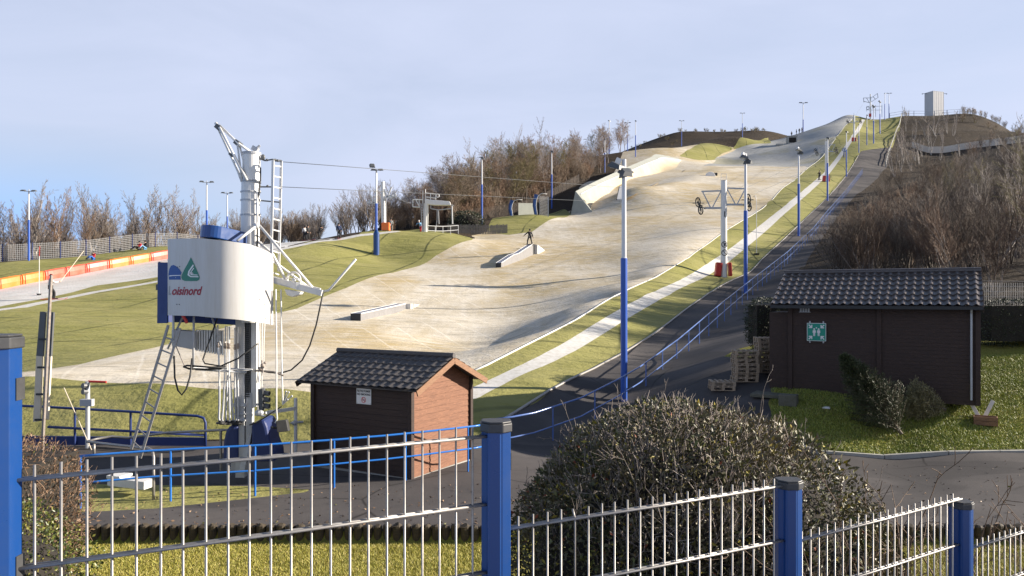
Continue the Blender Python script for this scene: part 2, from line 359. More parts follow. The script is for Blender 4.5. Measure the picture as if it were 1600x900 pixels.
LTRK = [(-120, 505), (0, 484), (80, 470), (150, 456), (265, 436), (350, 414), (430, 391), (500, 376.5), (560, 367.5), (620, 361.5)]
FOOT = [(60, 579), (150, 563), (250, 541), (340, 515), (430, 490), (520, 458), (600, 428), (680, 400), (738, 375)]
REG = {}
def build_regions(X, Y):
    r = []
    gt = dense(TRK3, 0.05); ED = dense(EDGE3, 0.05); AE = dense(ASPH3, 0.05); r.append(('lift_track', sdf_line(X, Y, gt, np.interp(Y, [24, 45, 95], [0.34, 0.42, 0.6]))))
    r.append(('lift_track', sdf_line(X, Y, GG(LTRK), 0.45)))
    # green patches lying inside the white run
    gm = GG([(1072, 236), (1095, 224), (1150, 214, 203), (1205, 207, 208), (1200, 214), (1150, 226), (1128, 240), (1116, 250), (1088, 250), (1060, 244)]); r.append(('green_mat', sdf_poly(X, Y, gm)))
    gm = [at(795, 101), at(830, 100.5), at(868, 106), at(893, 112), at(882, 122), at(835, 121), at(770, 118), at(762, 106)]; r.append(('green_mat', sdf_poly(X, Y, gm)))
    gm = GG([(740, 366), (700, 361), (730, 372), (744, 374)])
    # the older grey matting of the top section
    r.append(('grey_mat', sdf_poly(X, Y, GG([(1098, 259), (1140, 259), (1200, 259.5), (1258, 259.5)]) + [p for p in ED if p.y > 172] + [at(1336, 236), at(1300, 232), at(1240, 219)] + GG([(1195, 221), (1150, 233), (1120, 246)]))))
    # white runs
    run = GG([(-160, 600, 26.5)] + FOOT + [(742, 371), (735, 366, 101), (765, 362, 106)]) + [at(900, 117), at(905, 140), at(960, 172), at(975, 192), at(1060, 196)] + \
        GG([(1100, 224), (1160, 213, 203)]) + [at(1200, 214), at(1250, 218), at(1300, 234), at(1338, 236)] + ED[::-1] + [at(690, 24.6)] + [at(640, 23.6), at(520, 23.3), at(430, 23.5), at(250, 23.9), at(46, 24.5), at(-160, 24.6)]
    r.append(('ski_run', sdf_poly(X, Y, run)))
    r.append(('nursery_run', sdf_poly(X, Y, GG([(-120, 470, 63), (0, 451), (130, 427), (265, 402), (400, 381.5), (470, 377.2), (540, 371)]) + GG([(500, 373, 87), (430, 389), (245, 433), (150, 446), (60, 468), (0, 479), (-120, 498, 51)]))))
    # green mats: lane, bank, skirt, small carpet
    lane = ED[::-1] + [at(690, 25), at(560, 24.2), at(560, 21.0), at(690, 21.0), at(740, 21.2)] + AE + [at(1394, 166)] + [at(1409, 226), at(1409, 233), at(1345, 236)]
    r.append(('green_mat', sdf_poly(X, Y, lane)))
    bank = GG([(-160, 600, 27)] + FOOT + [(744, 375), (735, 371), (680, 361), (620, 360), (560, 366.5), (480, 378), (430, 390), (245, 433), (150, 446), (60, 468), (0, 479), (-160, 500, 50)])
    r.append(('green_mat', sdf_poly(X, Y, bank)))
    r.append(('green_mat', sdf_poly(X, Y, [at(-160, 21.1), at(640, 21.1), at(640, 23.8), at(250, 24.2), at(-160, 25)])))
    r.append(('green_mat', sdf_poly(X, Y, GG([(-120, 470, 62), (0, 453), (130, 428), (265, 403), (300, 396, 84)]) + [at(330, 96), at(265, 91.5), at(130, 83.5), at(0, 77.5), at(-120, 77)])))
    r.append(('green_mat', sdf_poly(X, Y, [at(60, 13.95), at(250, 14.35), at(478, 15.55), at(484, 15.75), at(400, 16.0), at(100, 16.2), at(60, 16)])))
    # asphalt: yard, road to the right, service path up the hill
    r.append(('verge', sdf_poly(X, Y, GG([(1131, 557), (1150, 546), (1190, 537), (1240, 530, 28), (1240, 560, 26), (1148, 559)]))))
    asp = [at(-500, 13.2), at(700, 13.2), at(2200, 13.2), at(2200, 19.6), at(1640, 19.5), at(1480, 19.35), at(1280, 19.45), at(1215, 20.6), at(1200, 22.6), at(1238, 27), at(1225, 36), at(1235, 46)] + \
        GG([(1262, 405), (1300, 350), (1345, 300), (1372, 278), (1388, 255)]) + [at(1394, 166)] + AE[::-1] + [at(735, 21.4), at(640, 21), at(-500, 21)]
    r.append(('asphalt_path', sdf_poly(X, Y, asp)))
    r.append(('lawn', sdf_poly(X, Y, [at(-600, 9.5), at(200, 8.5), at(900, 7.0), at(1800, 5.0), at(2300, 8), at(2300, 13.25), at(700, 13.25), at(-600, 13.25)])))
    r.append(('lawn', sdf_poly(X, Y, [at(1280, 19.4), at(1480, 19.3), at(1640, 19.45), at(2200, 19.55), at(2200, 27), at(1640, 28.5), at(1240, 29), at(1215, 26), at(1200, 22.6), at(1215, 20.6)])))
    return r

_px = np.concatenate([np.arange(-900, -150, 30), np.arange(-150, 1760, 5.0), np.arange(1760, 2900, 30)])
_rows = np.concatenate([np.exp(np.linspace(math.log(0.6), math.log(12), 60)), np.exp(np.linspace(math.log(12.1), math.log(325), 430)), np.exp(np.linspace(math.log(330), math.log(2600), 24))])
_PX, _D = np.meshgrid(_px, _rows)
_X = (_PX - 800) / F * _D
_Z = H(_PX.ravel(), np.minimum(_D.ravel(), 800)).reshape(_PX.shape)
_Z = np.where(_D > 800, -6.0, _Z)
def build_terrain(mats):
    X, Y, Z = _X, _D, _Z
    regs = build_regions(X, Y); names = [a for a, b in regs]
    S = np.stack([b for a, b in regs])
    # keep only boundaries a cell can resolve
    code = np.full(X.shape, len(regs), int)
    for i in range(len(regs) - 1, -1, -1): code[S[i] > 0] = i
    ny, nx = X.shape
    pool = {}
    def put(nm, ps):
        V, Fc = pool.setdefault(nm, ([], []))
        b = len(V); V.extend(ps)
        for k in range(1, len(ps) - 1): Fc.append((b, b + k, b + k + 1))
    c00 = code[:-1, :-1]; c10 = code[:-1, 1:]; c01 = code[1:, :-1]; c11 = code[1:, 1:]
    uni = (c00 == c10) & (c00 == c01) & (c00 == c11)
    idx = np.arange(ny * nx).reshape(ny, nx); co = np.stack([X, Y, Z], -1).reshape(-1, 3)
    out = {}
    for i in range(len(regs) + 1):
        nm = names[i] if i < len(regs) else 'hillside'
        m = uni & (c00 == i); a = idx[:-1, :-1][m]; b = idx[:-1, 1:][m]; c = idx[1:, 1:][m]; d = idx[1:, :-1][m]
        out.setdefault(nm, []).append(np.concatenate([np.stack([a, b, c], 1), np.stack([a, c, d], 1)]))
    js, is_ = np.where(~uni)
    Sf = S.reshape(len(regs), -1)
    def clip(poly, sd, keep):
        res = []; n = len(poly); rs = []
        for k in range(n):
            a, fa = poly[k], sd[k]; b, fb = poly[(k + 1) % n], sd[(k + 1) % n]
            ia = fa > 0 if keep else fa <= 0; ib = fb > 0 if keep else fb <= 0
            if ia: res.append(a)
            if ia != ib:
                t = fa / (fa - fb); res.append(tuple(a[q] + t * (b[q] - a[q]) for q in range(len(a))))
        return res
    for j, i in zip(js, is_):
        q = (idx[j, i], idx[j, i + 1], idx[j + 1, i + 1], idx[j + 1, i])
        cs = sorted({int(code.flat[k]) for k in q})
        for tri in ((q[0], q[1], q[2]), (q[0], q[2], q[3])):
            use = [c for c in cs if c < len(regs)]
            poly = [tuple(co[k]) + tuple(Sf[c, k] for c in use) for k in tri]
            for z, c in enumerate(use):
                if len(poly) < 3: break
                sd = [p[3 + z] for p in poly]
                ins = clip(poly, sd, True)
                if len(ins) >= 3: put(names[c], [p[:3] for p in ins])
                poly = clip(poly, sd, False)
            if len(poly) >= 3: put('hillside' if cs[-1] == len(regs) else names[cs[-1]], [p[:3] for p in poly])
    obs = {}
    for nm, lst in out.items():
        Fq = np.concatenate(lst); used = np.unique(Fq); rem = np.full(ny * nx, -1); rem[used] = np.arange(len(used))
        V = co[used]; Fq = rem[Fq]
        if nm in pool and len(pool[nm][0]):
            V2 = np.array(pool[nm][0]); F2 = np.array(pool[nm][1]) + len(V); V = np.concatenate([V, V2]); Fq = np.concatenate([Fq, F2])
        # weld
        key = np.round(V * 2000).astype(np.int64); _, first, inv = np.unique(key, axis=0, return_index=True, return_inverse=True); inv = inv.ravel()
        V = V[first]; Fq = inv[Fq]; ok = (Fq[:, 0] != Fq[:, 1]) & (Fq[:, 1] != Fq[:, 2]) & (Fq[:, 0] != Fq[:, 2]); Fq = Fq[ok]
        obs[nm] = mesh_np(nm, V, Fq, mats[nm], smooth=True); obs[nm]['kind'] = 'structure'
    return obs

def edge_strips():
    for L, nm, r, m in ((dense(EDGE3, 0.04), 'mat_edging', 0.04, 'white'), (dense(ASPH3, 0.04), 'mat_edging', 0.05, 'galv')):
        mb = MB(); mb.tube([Vector((p.x, p.y, gz(p.x, p.y) + 0.03)) for p in L[:-1]], r, 6); o = mb.build(nm, M[m], None, smooth=True); o['kind'] = 'structure'
M = {}
def ground_mats():
    # white brush matting, yellowed and moss-grown in patches
    t = NT('white_brush_mat')
    up = (0, 0, R(-24))
    big = t.noise(0.085, 5, 0.6, t.co((1, 0.5, 1), up)); mid = t.noise(0.40, 6, 0.65, t.co((1, 0.6, 1), up))
    fine = t.noise(6, 4, 0.7); streak = t.noise(1.3, 5, 0.62, t.co((0.35, 2.4, 1), (0, 0, R(8)))); roll = t.noise(1.0, 3, 0.6, t.co((2.2, 0.16, 1), up))
    c = t.mix(t.ramp(mid, [(0.38, 0.0), (0.66, 1.0)]), (0.637, 0.575, 0.471), (0.526, 0.452, 0.330))
    c = t.mix(t.ramp(roll, [(0.40, 0.0), (0.68, 0.55)]), c, (0.688, 0.638, 0.558))
    c = t.mix(t.math('MULTIPLY', t.ramp(big, [(0.47, 0.0), (0.60, 0.9)]), t.ramp(streak, [(0.35, 0.15), (0.62, 1)])), c, (0.455, 0.330, 0.131))
    c = t.mix(t.ramp(streak, [(0.56, 0), (0.74, 0.55)]), c, (0.404, 0.364, 0.289))
    c = t.mix(t.math('MULTIPLY', t.ramp(fine, [(0.50, 0), (0.78, 0.40)]), 0.8), c, (0.343, 0.305, 0.224))
    dash = t.noise(1.0, 3, 0.6, t.co((0.38, 1.25, 1), (0, 0, R(4)))); dash2 = t.noise(1.0, 3, 0.65, t.co((0.9, 3.2, 1), (0, 0, R(-3))))
    c = t.mix(t.ramp(dash, [(0.54, 0), (0.72, 0.6)]), c, (0.315, 0.281, 0.221)); c = t.mix(t.ramp(dash2, [(0.56, 0), (0.74, 0.55)]), c, (0.284, 0.254, 0.205)); c = t.mix(t.ramp(dash, [(0.28, 0.5), (0.42, 0)]), c, (0.693, 0.668, 0.626))
    # seams between the rolls of matting
    def seams(t, c, sc, rot, dist, col, w_, k, det=2.0):
        wv = t.n('ShaderNodeTexWave', {'Scale': sc, 'Distortion': dist, 'Detail': det, 'Detail Scale': 0.6, 'Vector': t.co((1, 1, 1), (0, 0, R(rot)))}, wave_type='BANDS')
        brk = t.ramp(t.noise(0.3, 3, 0.5), [(0.35, 0.25), (0.6, 1.0)])
        return t.mix(t.math('MULTIPLY', t.ramp(wv.outputs['Fac'], [(1 - w_, 0), (1.0, k)]), brk), c, col)
    c = seams(t, c, 0.15, -24, 1.2, (0.789, 0.746, 0.670), 0.012, 0.45)
    c = seams(t, c, 0.045, 78, 2.5, (0.303, 0.266, 0.195), 0.004, 0.6)
    t.bump(t.math('ADD', t.math('MULTIPLY', streak, 1.0), t.math('ADD', t.math('MULTIPLY', fine, 0.35), t.math('MULTIPLY', mid, 0.6))), 0.55, 0.14)
    t.b.inputs['Specular IOR Level'].default_value = 0.15
    M['ski_run'] = t.out(c, 0.85)
    t = NT('nursery_brush_mat')
    a = t.noise(0.35, 5, 0.6, t.co((1, 0.6, 1))); d1 = t.noise(1.0, 3, 0.6, t.co((0.4, 1.2, 1))); f = t.noise(6, 3, 0.65)
    c = t.mix(t.ramp(a, [(0.38, 0), (0.66, 1)]), (0.66, 0.645, 0.62), (0.56, 0.54, 0.50)); c = t.mix(t.ramp(d1, [(0.54, 0), (0.74, 0.5)]), c, (0.40, 0.385, 0.35))
    t.bump(t.math('ADD', d1, f), 0.4, 0.1); t.b.inputs['Specular IOR Level'].default_value = 0.15
    M['nursery_run'] = t.out(c, 0.85)
    t = NT('green_nylon_mat')
    a = t.noise(0.25, 4, 0.6); b = t.noise(5, 4, 0.65); s = t.noise(0.8, 3, 0.55, t.co((0.6, 1.8, 1)))
    c = t.mix(t.ramp(a, [(0.35, 0), (0.7, 1)]), (0.25, 0.24, 0.075), (0.31, 0.285, 0.11))
    c = t.mix(t.math('MULTIPLY', t.ramp(b, [(0.5, 0), (0.8, 0.7)]), 0.3), c, (0.14, 0.15, 0.055))
    c = seams(t, c, 0.055, 12, 5.0, (0.030, 0.038, 0.014), 0.006, 0.85); c = seams(t, c, 0.035, 82, 6.0, (0.040, 0.048, 0.018), 0.003, 0.7)
    t.bump(t.math('ADD', s, t.math('ADD', t.math('MULTIPLY', b, 0.25), t.math('MULTIPLY', t.noise(0.25, 3, 0.5, t.co((0.5, 1.6, 1))), 2.2))), 0.8, 0.22)
    t.b.inputs['Specular IOR Level'].default_value = 0.15
    M['green_mat'] = t.out(c, 0.8)
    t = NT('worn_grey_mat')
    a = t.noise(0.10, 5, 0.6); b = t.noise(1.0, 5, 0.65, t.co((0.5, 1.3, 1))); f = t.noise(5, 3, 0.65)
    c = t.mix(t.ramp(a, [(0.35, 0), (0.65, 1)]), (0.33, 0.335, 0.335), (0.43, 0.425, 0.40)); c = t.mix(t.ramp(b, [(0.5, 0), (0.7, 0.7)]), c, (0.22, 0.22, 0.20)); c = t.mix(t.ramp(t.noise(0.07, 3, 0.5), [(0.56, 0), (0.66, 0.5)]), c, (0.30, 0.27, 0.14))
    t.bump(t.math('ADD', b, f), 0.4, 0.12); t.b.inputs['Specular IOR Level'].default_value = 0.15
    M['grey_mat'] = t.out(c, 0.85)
    t = NT('pale_track_mat')
    b = t.noise(4, 4, 0.65)
    c = t.mix(t.ramp(b, [(0.4, 0), (0.7, 1)]), (0.60, 0.59, 0.57), (0.46, 0.44, 0.40)); t.bump(b, 0.3, 0.03)
    t.b.inputs['Specular IOR Level'].default_value = 0.15
    M['lift_track'] = t.out(c, 0.7)
    t = NT('worn_asphalt')
    a = t.noise(0.35, 5, 0.6); b = t.noise(60, 2, 0.6); g = t.noise(5, 5, 0.7)
    c = t.mix(t.ramp(a, [(0.35, 0), (0.65, 1)]), (0.070, 0.065, 0.066), (0.112, 0.101, 0.098))
    c = t.mix(t.ramp(b, [(0.6, 0), (0.75, 0.5)]), c, (0.14, 0.13, 0.12)); c = t.mix(t.math('MULTIPLY', t.ramp(g, [(0.5, 0), (0.75, 0.5)]), 0.7), c, (0.045, 0.042, 0.044))
    v = t.n('ShaderNodeTexVoronoi', {'Scale': 0.34, 'Vector': t.n('ShaderNodeMix', {'Factor': 0.12, 'A': t.co(), 'B': t.n('ShaderNodeTexNoise', {'Scale': 1.5, 'Detail': 4.0, 'Vector': t.co()}).outputs['Color']}, data_type='VECTOR').outputs['Result']}, feature='DISTANCE_TO_EDGE')
    c = t.mix(t.math('MULTIPLY', t.ramp(v.outputs['Distance'], [(0.0, 0.85), (0.012, 0.0)]), t.ramp(t.noise(0.22, 2, 0.5), [(0.45, 0), (0.6, 1)])), c, (0.018, 0.017, 0.017))
    pt_ = t.ramp(t.noise(0.16, 1, 0.3, t.co((1, 2.2, 1))), [(0.585, 0), (0.595, 0.45)])
    c = t.mix(pt_, c, (0.040, 0.038, 0.040))
    t.bump(b, 0.35, 0.006)
    t.b.inputs['Specular IOR Level'].default_value = 0.15
    M['asphalt_path'] = t.out(c, 0.85)
    t = NT('lawn_grass')
    a = t.noise(0.9, 5, 0.6); b = t.noise(16, 5, 0.7)
    c = t.mix(t.ramp(a, [(0.35, 0), (0.65, 1)]), (0.22, 0.22, 0.035), (0.30, 0.26, 0.07))
    c = t.mix(t.ramp(b, [(0.42, 0), (0.72, 0.8)]), c, (0.09, 0.10, 0.02)); t.bump(b, 0.9, 0.05)
    t.b.inputs['Specular IOR Level'].default_value = 0.15
    M['lawn'] = t.out(c, 0.9); M['verge'] = M['lawn']
    t = NT('spoil_heap_soil')
    a = t.noise(0.10, 6, 0.65); b = t.noise(1.3, 6, 0.7); s = t.noise(0.35, 4, 0.6, t.co((0.4, 1.6, 3)))
    c = t.mix(t.ramp(a, [(0.35, 0), (0.65, 1)]), (0.030, 0.023, 0.018), (0.060, 0.044, 0.030))
    c = t.mix(t.ramp(b, [(0.45, 0), (0.75, 0.6)]), c, (0.085, 0.065, 0.042)); c = t.mix(t.ramp(s, [(0.55, 0), (0.7, 0.5)]), c, (0.018, 0.016, 0.014))
    t.bump(t.math('ADD', b, s), 0.8, 0.5)
    t.b.inputs['Specular IOR Level'].default_value = 0.15
    M['hillside'] = t.out(c, 0.95)
ground_mats()
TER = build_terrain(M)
# ------------------------------------------------------------------ object materials
M['blue'] = paint('blue_powder_coat', (0.0065, 0.047, 0.19), 0.30, 0.25, (0.03, 0.06, 0.15), sc=9)
M['rail_blue'] = paint('bright_blue_rail', (0.025, 0.17, 0.58), 0.3, 0.12, sc=6)
M['navy'] = paint('dark_blue_paint', (0.012, 0.032, 0.15), 0.5, 0.3, sc=4)
M['tarp'] = paint('dark_blue_tarpaulin', (0.012, 0.028, 0.12), 0.55, 0.2, sc=2, bump=0.4)
M['cap'] = paint('black_plastic', (0.035, 0.035, 0.037), 0.5, 0.4, (0.09, 0.09, 0.09), sc=8)
M['galv'] = paint('galvanised_steel', (0.33, 0.315, 0.30), 0.45, 0.6, (0.17, 0.15, 0.135), sc=18, metal=0.5)
M['rust'] = paint('rusty_steel', (0.33, 0.29, 0.26), 0.6, 0.6, (0.12, 0.07, 0.045), sc=14, metal=0.3)
M['white'] = paint('white_paint', (0.72, 0.71, 0.69), 0.4, 0.3, (0.42, 0.40, 0.36), sc=2.5, stretch=(1, 1, 0.4))
M['panel'] = paint('white_sheet_metal', (0.53, 0.52, 0.51), 0.40, 0.42, (0.40, 0.36, 0.30), sc=2.2, stretch=(3.5, 3.5, 0.22))
M['lgrey'] = paint('light_grey_paint', (0.45, 0.46, 0.48), 0.5, 0.3, sc=4)
M['dgrey'] = paint('dark_grey_paint', (0.09, 0.095, 0.10), 0.5, 0.3, sc=4)
M['black'] = paint('black_rubber', (0.018, 0.018, 0.019), 0.55, 0.2, (0.05, 0.05, 0.05), sc=6)
M['red'] = paint('red_vinyl', (0.50, 0.035, 0.025), 0.45, 0.35, sc=3)
M['pad_orange'] = paint('orange_vinyl', (0.85, 0.17, 0.02), 0.45, 0.35, (0.75, 0.28, 0.12), sc=1.2, bump=0.5)
M['pad_red'] = paint('faded_red_vinyl', (0.78, 0.085, 0.05), 0.45, 0.35, (0.70, 0.22, 0.16), sc=1.2, bump=0.5)
M['cream'] = paint('cream_board', (0.66, 0.58, 0.45), 0.6, 0.35, sc=4, stretch=(1, 1, 0.3))
M['concrete'] = paint('weathered_concrete', (0.36, 0.35, 0.32), 0.85, 0.5, sc=3, bump=0.4)
M['shade_dark'] = paint('shade_dark_concrete', (0.13, 0.125, 0.10), 0.9, 0.6, (0.06, 0.065, 0.03), sc=4, bump=0.4)  # concrete darkened to stand for shade on step and block, greenish blotches over it
M['deck'] = paint('grey_weathered_deck', (0.36, 0.37, 0.33), 0.75, 0.4, sc=1.0)
M['steelbox'] = paint('scratched_box_steel', (0.27, 0.28, 0.33), 0.4, 0.5, (0.17, 0.17, 0.20), sc=3, metal=0.3)
M['boxgrey'] = paint('scuffed_grey_sheet', (0.22, 0.215, 0.22), 0.5, 0.5, sc=2)
M['glass'] = NT('lamp_glass').out((0.30, 0.32, 0.34), 0.12, 0.0)
M['tyre'] = M['black']
def planks(name, col, dark, pitch, sc=1.0, axis=2):
    t = NT(name)
    g = t.noise(2.2 * sc, 6, 0.7, t.co((2.0, 2.0, 22.0))); k = t.noise(9 * sc, 4, 0.7, t.co((1, 1, 2.5)))
    c = t.mix(t.ramp(g, [(0.35, 0), (0.7, 1)]), col, dark)
    c = t.mix(t.ramp(k, [(0.58, 0), (0.75, 0.8)]), c, tuple(q * 1.5 for q in col))
    t.bump(t.math('ADD', g, t.math('MULTIPLY', k, 0.6)), 0.7, 0.012)
    return t.out(c, 0.75)
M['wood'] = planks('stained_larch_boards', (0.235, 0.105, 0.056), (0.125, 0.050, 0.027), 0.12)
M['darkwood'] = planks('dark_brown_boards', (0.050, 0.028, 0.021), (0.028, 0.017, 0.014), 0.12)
M['trimwood'] = planks('pine_trim', (0.27, 0.145, 0.08), (0.17, 0.085, 0.045), 0.12)
M['pallet'] = planks('raw_pallet_wood', (0.40, 0.31, 0.22), (0.24, 0.18, 0.13), 0.12)
M['log'] = planks('old_edging_logs', (0.075, 0.055, 0.032), (0.035, 0.028, 0.020), 0.12)
M['greywood'] = planks('grey_fence_wood', (0.20, 0.18, 0.16), (0.12, 0.11, 0.10), 0.12)
M['tile'] = paint('anthracite_metal_tile', (0.088, 0.080, 0.078), 0.6, 0.5, (0.055, 0.05, 0.05), sc=5)
M['tile2'] = paint('brown_clay_tile', (0.085, 0.068, 0.062), 0.34, 0.5, (0.04, 0.035, 0.032), sc=5)
M['signwhite'] = paint('white_sign_plate', (0.74, 0.74, 0.74), 0.4, 0.12, sc=5)
M['signgreen'] = paint('green_sign_plate', (0.0, 0.26, 0.18), 0.35, 0.1, sc=5)
M['ink'] = NT('black_ink').out((0.015, 0.015, 0.02), 0.5)
M['inkred'] = NT('red_ink').out((0.55, 0.02, 0.03), 0.5)
M['inkwine'] = NT('wine_red_ink').out((0.30, 0.012, 0.028), 0.5)
M['inkblue'] = NT('blue_ink').out((0.018, 0.07, 0.26), 0.5)
M['inkgreen'] = NT('sea_green_ink').out((0.03, 0.18, 0.125), 0.5)
M['inkgrey'] = NT('grey_ink').out((0.28, 0.28, 0.30), 0.5)
def bark(name, c1, c2):
    t = NT(name); g = t.noise(3.0, 4, 0.6, t.co((1, 1, 0.5)))
    rnd = t.n('ShaderNodeObjectInfo').outputs['Random']
    c = t.mix(t.ramp(g, [(0.35, 0), (0.65, 1)]), c1, c2)
    hs = t.n('ShaderNodeHueSaturation', {'Color': c, 'Value': t.math('ADD', t.math('MULTIPLY', rnd, 0.6), 0.7)})
    return t.out(hs.outputs['Color'], 0.8)
M['bark'] = bark('grey_brown_bark', (0.172, 0.133, 0.099), (0.094, 0.070, 0.051))
M['twig'] = bark('brown_winter_twigs', (0.257, 0.194, 0.138), (0.156, 0.109, 0.074))
M['twigred'] = bark('russet_winter_twigs', (0.240, 0.155, 0.099), (0.148, 0.090, 0.056))
M['twigolive'] = bark('olive_winter_twigs', (0.163, 0.133, 0.047), (0.101, 0.078, 0.035))
M['tbark'] = bark('thicket_bark', (0.105, 0.083, 0.064), (0.055, 0.043, 0.034))
M['ttwig'] = bark('thicket_twigs', (0.150, 0.112, 0.082), (0.085, 0.060, 0.044))
M['ttwigred'] = bark('thicket_russet_twigs', (0.165, 0.105, 0.068), (0.095, 0.058, 0.038))
M['tgrey'] = bark('thicket_grey_twigs', (0.21, 0.18, 0.155), (0.11, 0.09, 0.078))
M['birch'] = bark('pale_birch_bark', (0.50, 0.45, 0.40), (0.30, 0.26, 0.22))
M['greytwig'] = bark('grey_winter_twigs', (0.291, 0.248, 0.215), (0.172, 0.140, 0.121))
def leafmat(name, stops, rough=0.38, tint=None, tsc=1.3):
    t = NT(name); g = t.n('ShaderNodeNewGeometry').outputs['Random Per Island']
    q = t.n('ShaderNodeValToRGB'); t.put(q, 'Fac', g); q.color_ramp.interpolation = 'CONSTANT'; e = q.color_ramp.elements
    while len(e) < len(stops): e.new(0.5)
    for i, (p, c) in enumerate(stops): e[i].position = p; e[i].color = (*c, 1)
    c = q.outputs['Color']
    if tint: c = t.mix(t.math('MULTIPLY', t.ramp(t.noise(tsc, 3, 0.6), [(0.46, 0), (0.62, 1)]), 0.75), c, t.mix(0.55, c, tint))
    return t.out(c, rough)
M['leaf'] = leafmat('glossy_evergreen_leaves', [(0, (0.065, 0.068, 0.030)), (0.22, (0.12, 0.105, 0.05)), (0.42, (0.060, 0.066, 0.024)), (0.62, (0.155, 0.135, 0.07)), (0.80, (0.12, 0.13, 0.03)), (0.93, (0.34, 0.27, 0.03)), (0.985, (0.30, 0.07, 0.03))], 0.52, (0.20, 0.145, 0.085), 1.1)
M['leafbrown'] = leafmat('dry_hornbeam_leaves', [(0, (0.17, 0.10, 0.055)), (0.3, (0.11, 0.065, 0.04)), (0.55, (0.24, 0.15, 0.085)), (0.8, (0.08, 0.05, 0.03)), (0.95, (0.12, 0.12, 0.03))], 0.6)
M['leafbox'] = leafmat('box_leaves', [(0, (0.10, 0.12, 0.018)), (0.3, (0.045, 0.065, 0.014)), (0.55, (0.16, 0.16, 0.03)), (0.8, (0.07, 0.085, 0.018)), (0.93, (0.22, 0.19, 0.035))], 0.42)
M['leafdark'] = leafmat('dark_hedge_leaves', [(0, (0.022, 0.035, 0.012)), (0.4, (0.035, 0.05, 0.016)), (0.75, (0.018, 0.026, 0.010))], 0.5)
M['needle'] = leafmat('fir_needles', [(0, (0.035, 0.05, 0.018)), (0.4, (0.055, 0.072, 0.026)), (0.8, (0.095, 0.10, 0.045))], 0.5)
M['needledry'] = leafmat('drying_fir_needles', [(0, (0.24, 0.21, 0.10)), (0.4, (0.15, 0.14, 0.06)), (0.75, (0.32, 0.28, 0.15))], 0.6)
M['core'] = NT('inner_shade_tone').out((0.02, 0.016, 0.012), 0.95)
M['blade'] = leafmat('grass_blades', [(0, (0.32, 0.31, 0.05)), (0.3, (0.42, 0.38, 0.07)), (0.55, (0.48, 0.41, 0.11)), (0.78, (0.20, 0.20, 0.035)), (0.93, (0.55, 0.45, 0.19))], 0.6)
M['bladegreen'] = leafmat('lush_grass_blades', [(0, (0.25, 0.30, 0.05)), (0.35, (0.34, 0.37, 0.07)), (0.62, (0.11, 0.14, 0.03)), (0.93, (0.40, 0.35, 0.13))], 0.55)
M['skin'] = NT('skin').out((0.45, 0.27, 0.19), 0.5)
def cloth(name, c): return paint(name, c, 0.8, 0.2, sc=6)
# ------------------------------------------------------------------ generators: twigs, leaves, tiled roofs, lettering, people
def seg_arrays(segs, n=3):
    S = np.array(segs, dtype=float); p0 = S[:, 0:3]; p1 = S[:, 3:6]; r0 = S[:, 6:7]; r1 = S[:, 7:8]
    t = p1 - p0; t /= np.linalg.norm(t, axis=1, keepdims=True) + 1e-9
    ref = np.where(np.abs(t[:, 2:3]) > 0.9, np.array([[1.0, 0, 0]]), np.array([[0, 0, 1.0]]))
    u = np.cross(t, ref); u /= np.linalg.norm(u, axis=1, keepdims=True); v = np.cross(t, u)
    V = []
    for k in range(n):
        a = 2 * math.pi * k / n; V.append(p0 + (u * math.cos(a) + v * math.sin(a)) * r0)
    for k in range(n):
        a = 2 * math.pi * k / n; V.append(p1 + (u * math.cos(a) + v * math.sin(a)) * r1)
    V = np.stack(V, 1).reshape(-1, 3); b = np.arange(len(S))[:, None] * 2 * n
    Fq = np.concatenate([b + np.array([[k, (k + 1) % n, n + (k + 1) % n, n + k]]) for k in range(n)], 0)
    return V, Fq
def grow(rng, base, dirv, length, r, level, out, nseg=5, up=0.12, wander=0.16, kids=(7, 5, 4), klen=0.5, rmin=0.004, spread=0.7, start=0.25):
    """out[level] receives the branch's segments; recursion adds side branches"""
    p = np.array(base, float); d = np.array(dirv, float); d /= np.linalg.norm(d); L = length / nseg; pts = [p.copy()]; ds = []
    for i in range(nseg):
        d = d + rng.normal(0, wander, 3) + np.array([0, 0, up]); d /= np.linalg.norm(d); q = p + d * L
        ra = max(r * (1 - 0.85 * i / nseg), rmin); rb = max(r * (1 - 0.85 * (i + 1) / nseg), rmin * 0.7)
        out[min(level, len(out) - 1)].append((*p, *q, ra, rb)); p = q; pts.append(p.copy()); ds.append(d.copy())
    if level < len(kids):
        for k in range(kids[level]):
            t = start + (1 - start) * (k + rng.random()) / kids[level]; i = min(int(t * nseg), nseg - 1); f = t * nseg - i
            b = pts[i] * (1 - f) + pts[i + 1] * f
            a = rng.normal(0, 1, 3); a -= ds[i] * a.dot(ds[i]); a /= np.linalg.norm(a) + 1e-9
            nd = ds[i] * math.cos(spread) + a * math.sin(spread)
            grow(rng, b, nd, length * klen * (1.15 - 0.6 * t) * rng.uniform(0.7, 1.2), max(r * (1 - 0.8 * t) * 0.6, rmin), level + 1, out, max(2, nseg - 2), up, wander, kids, klen, rmin, spread, 0.12)
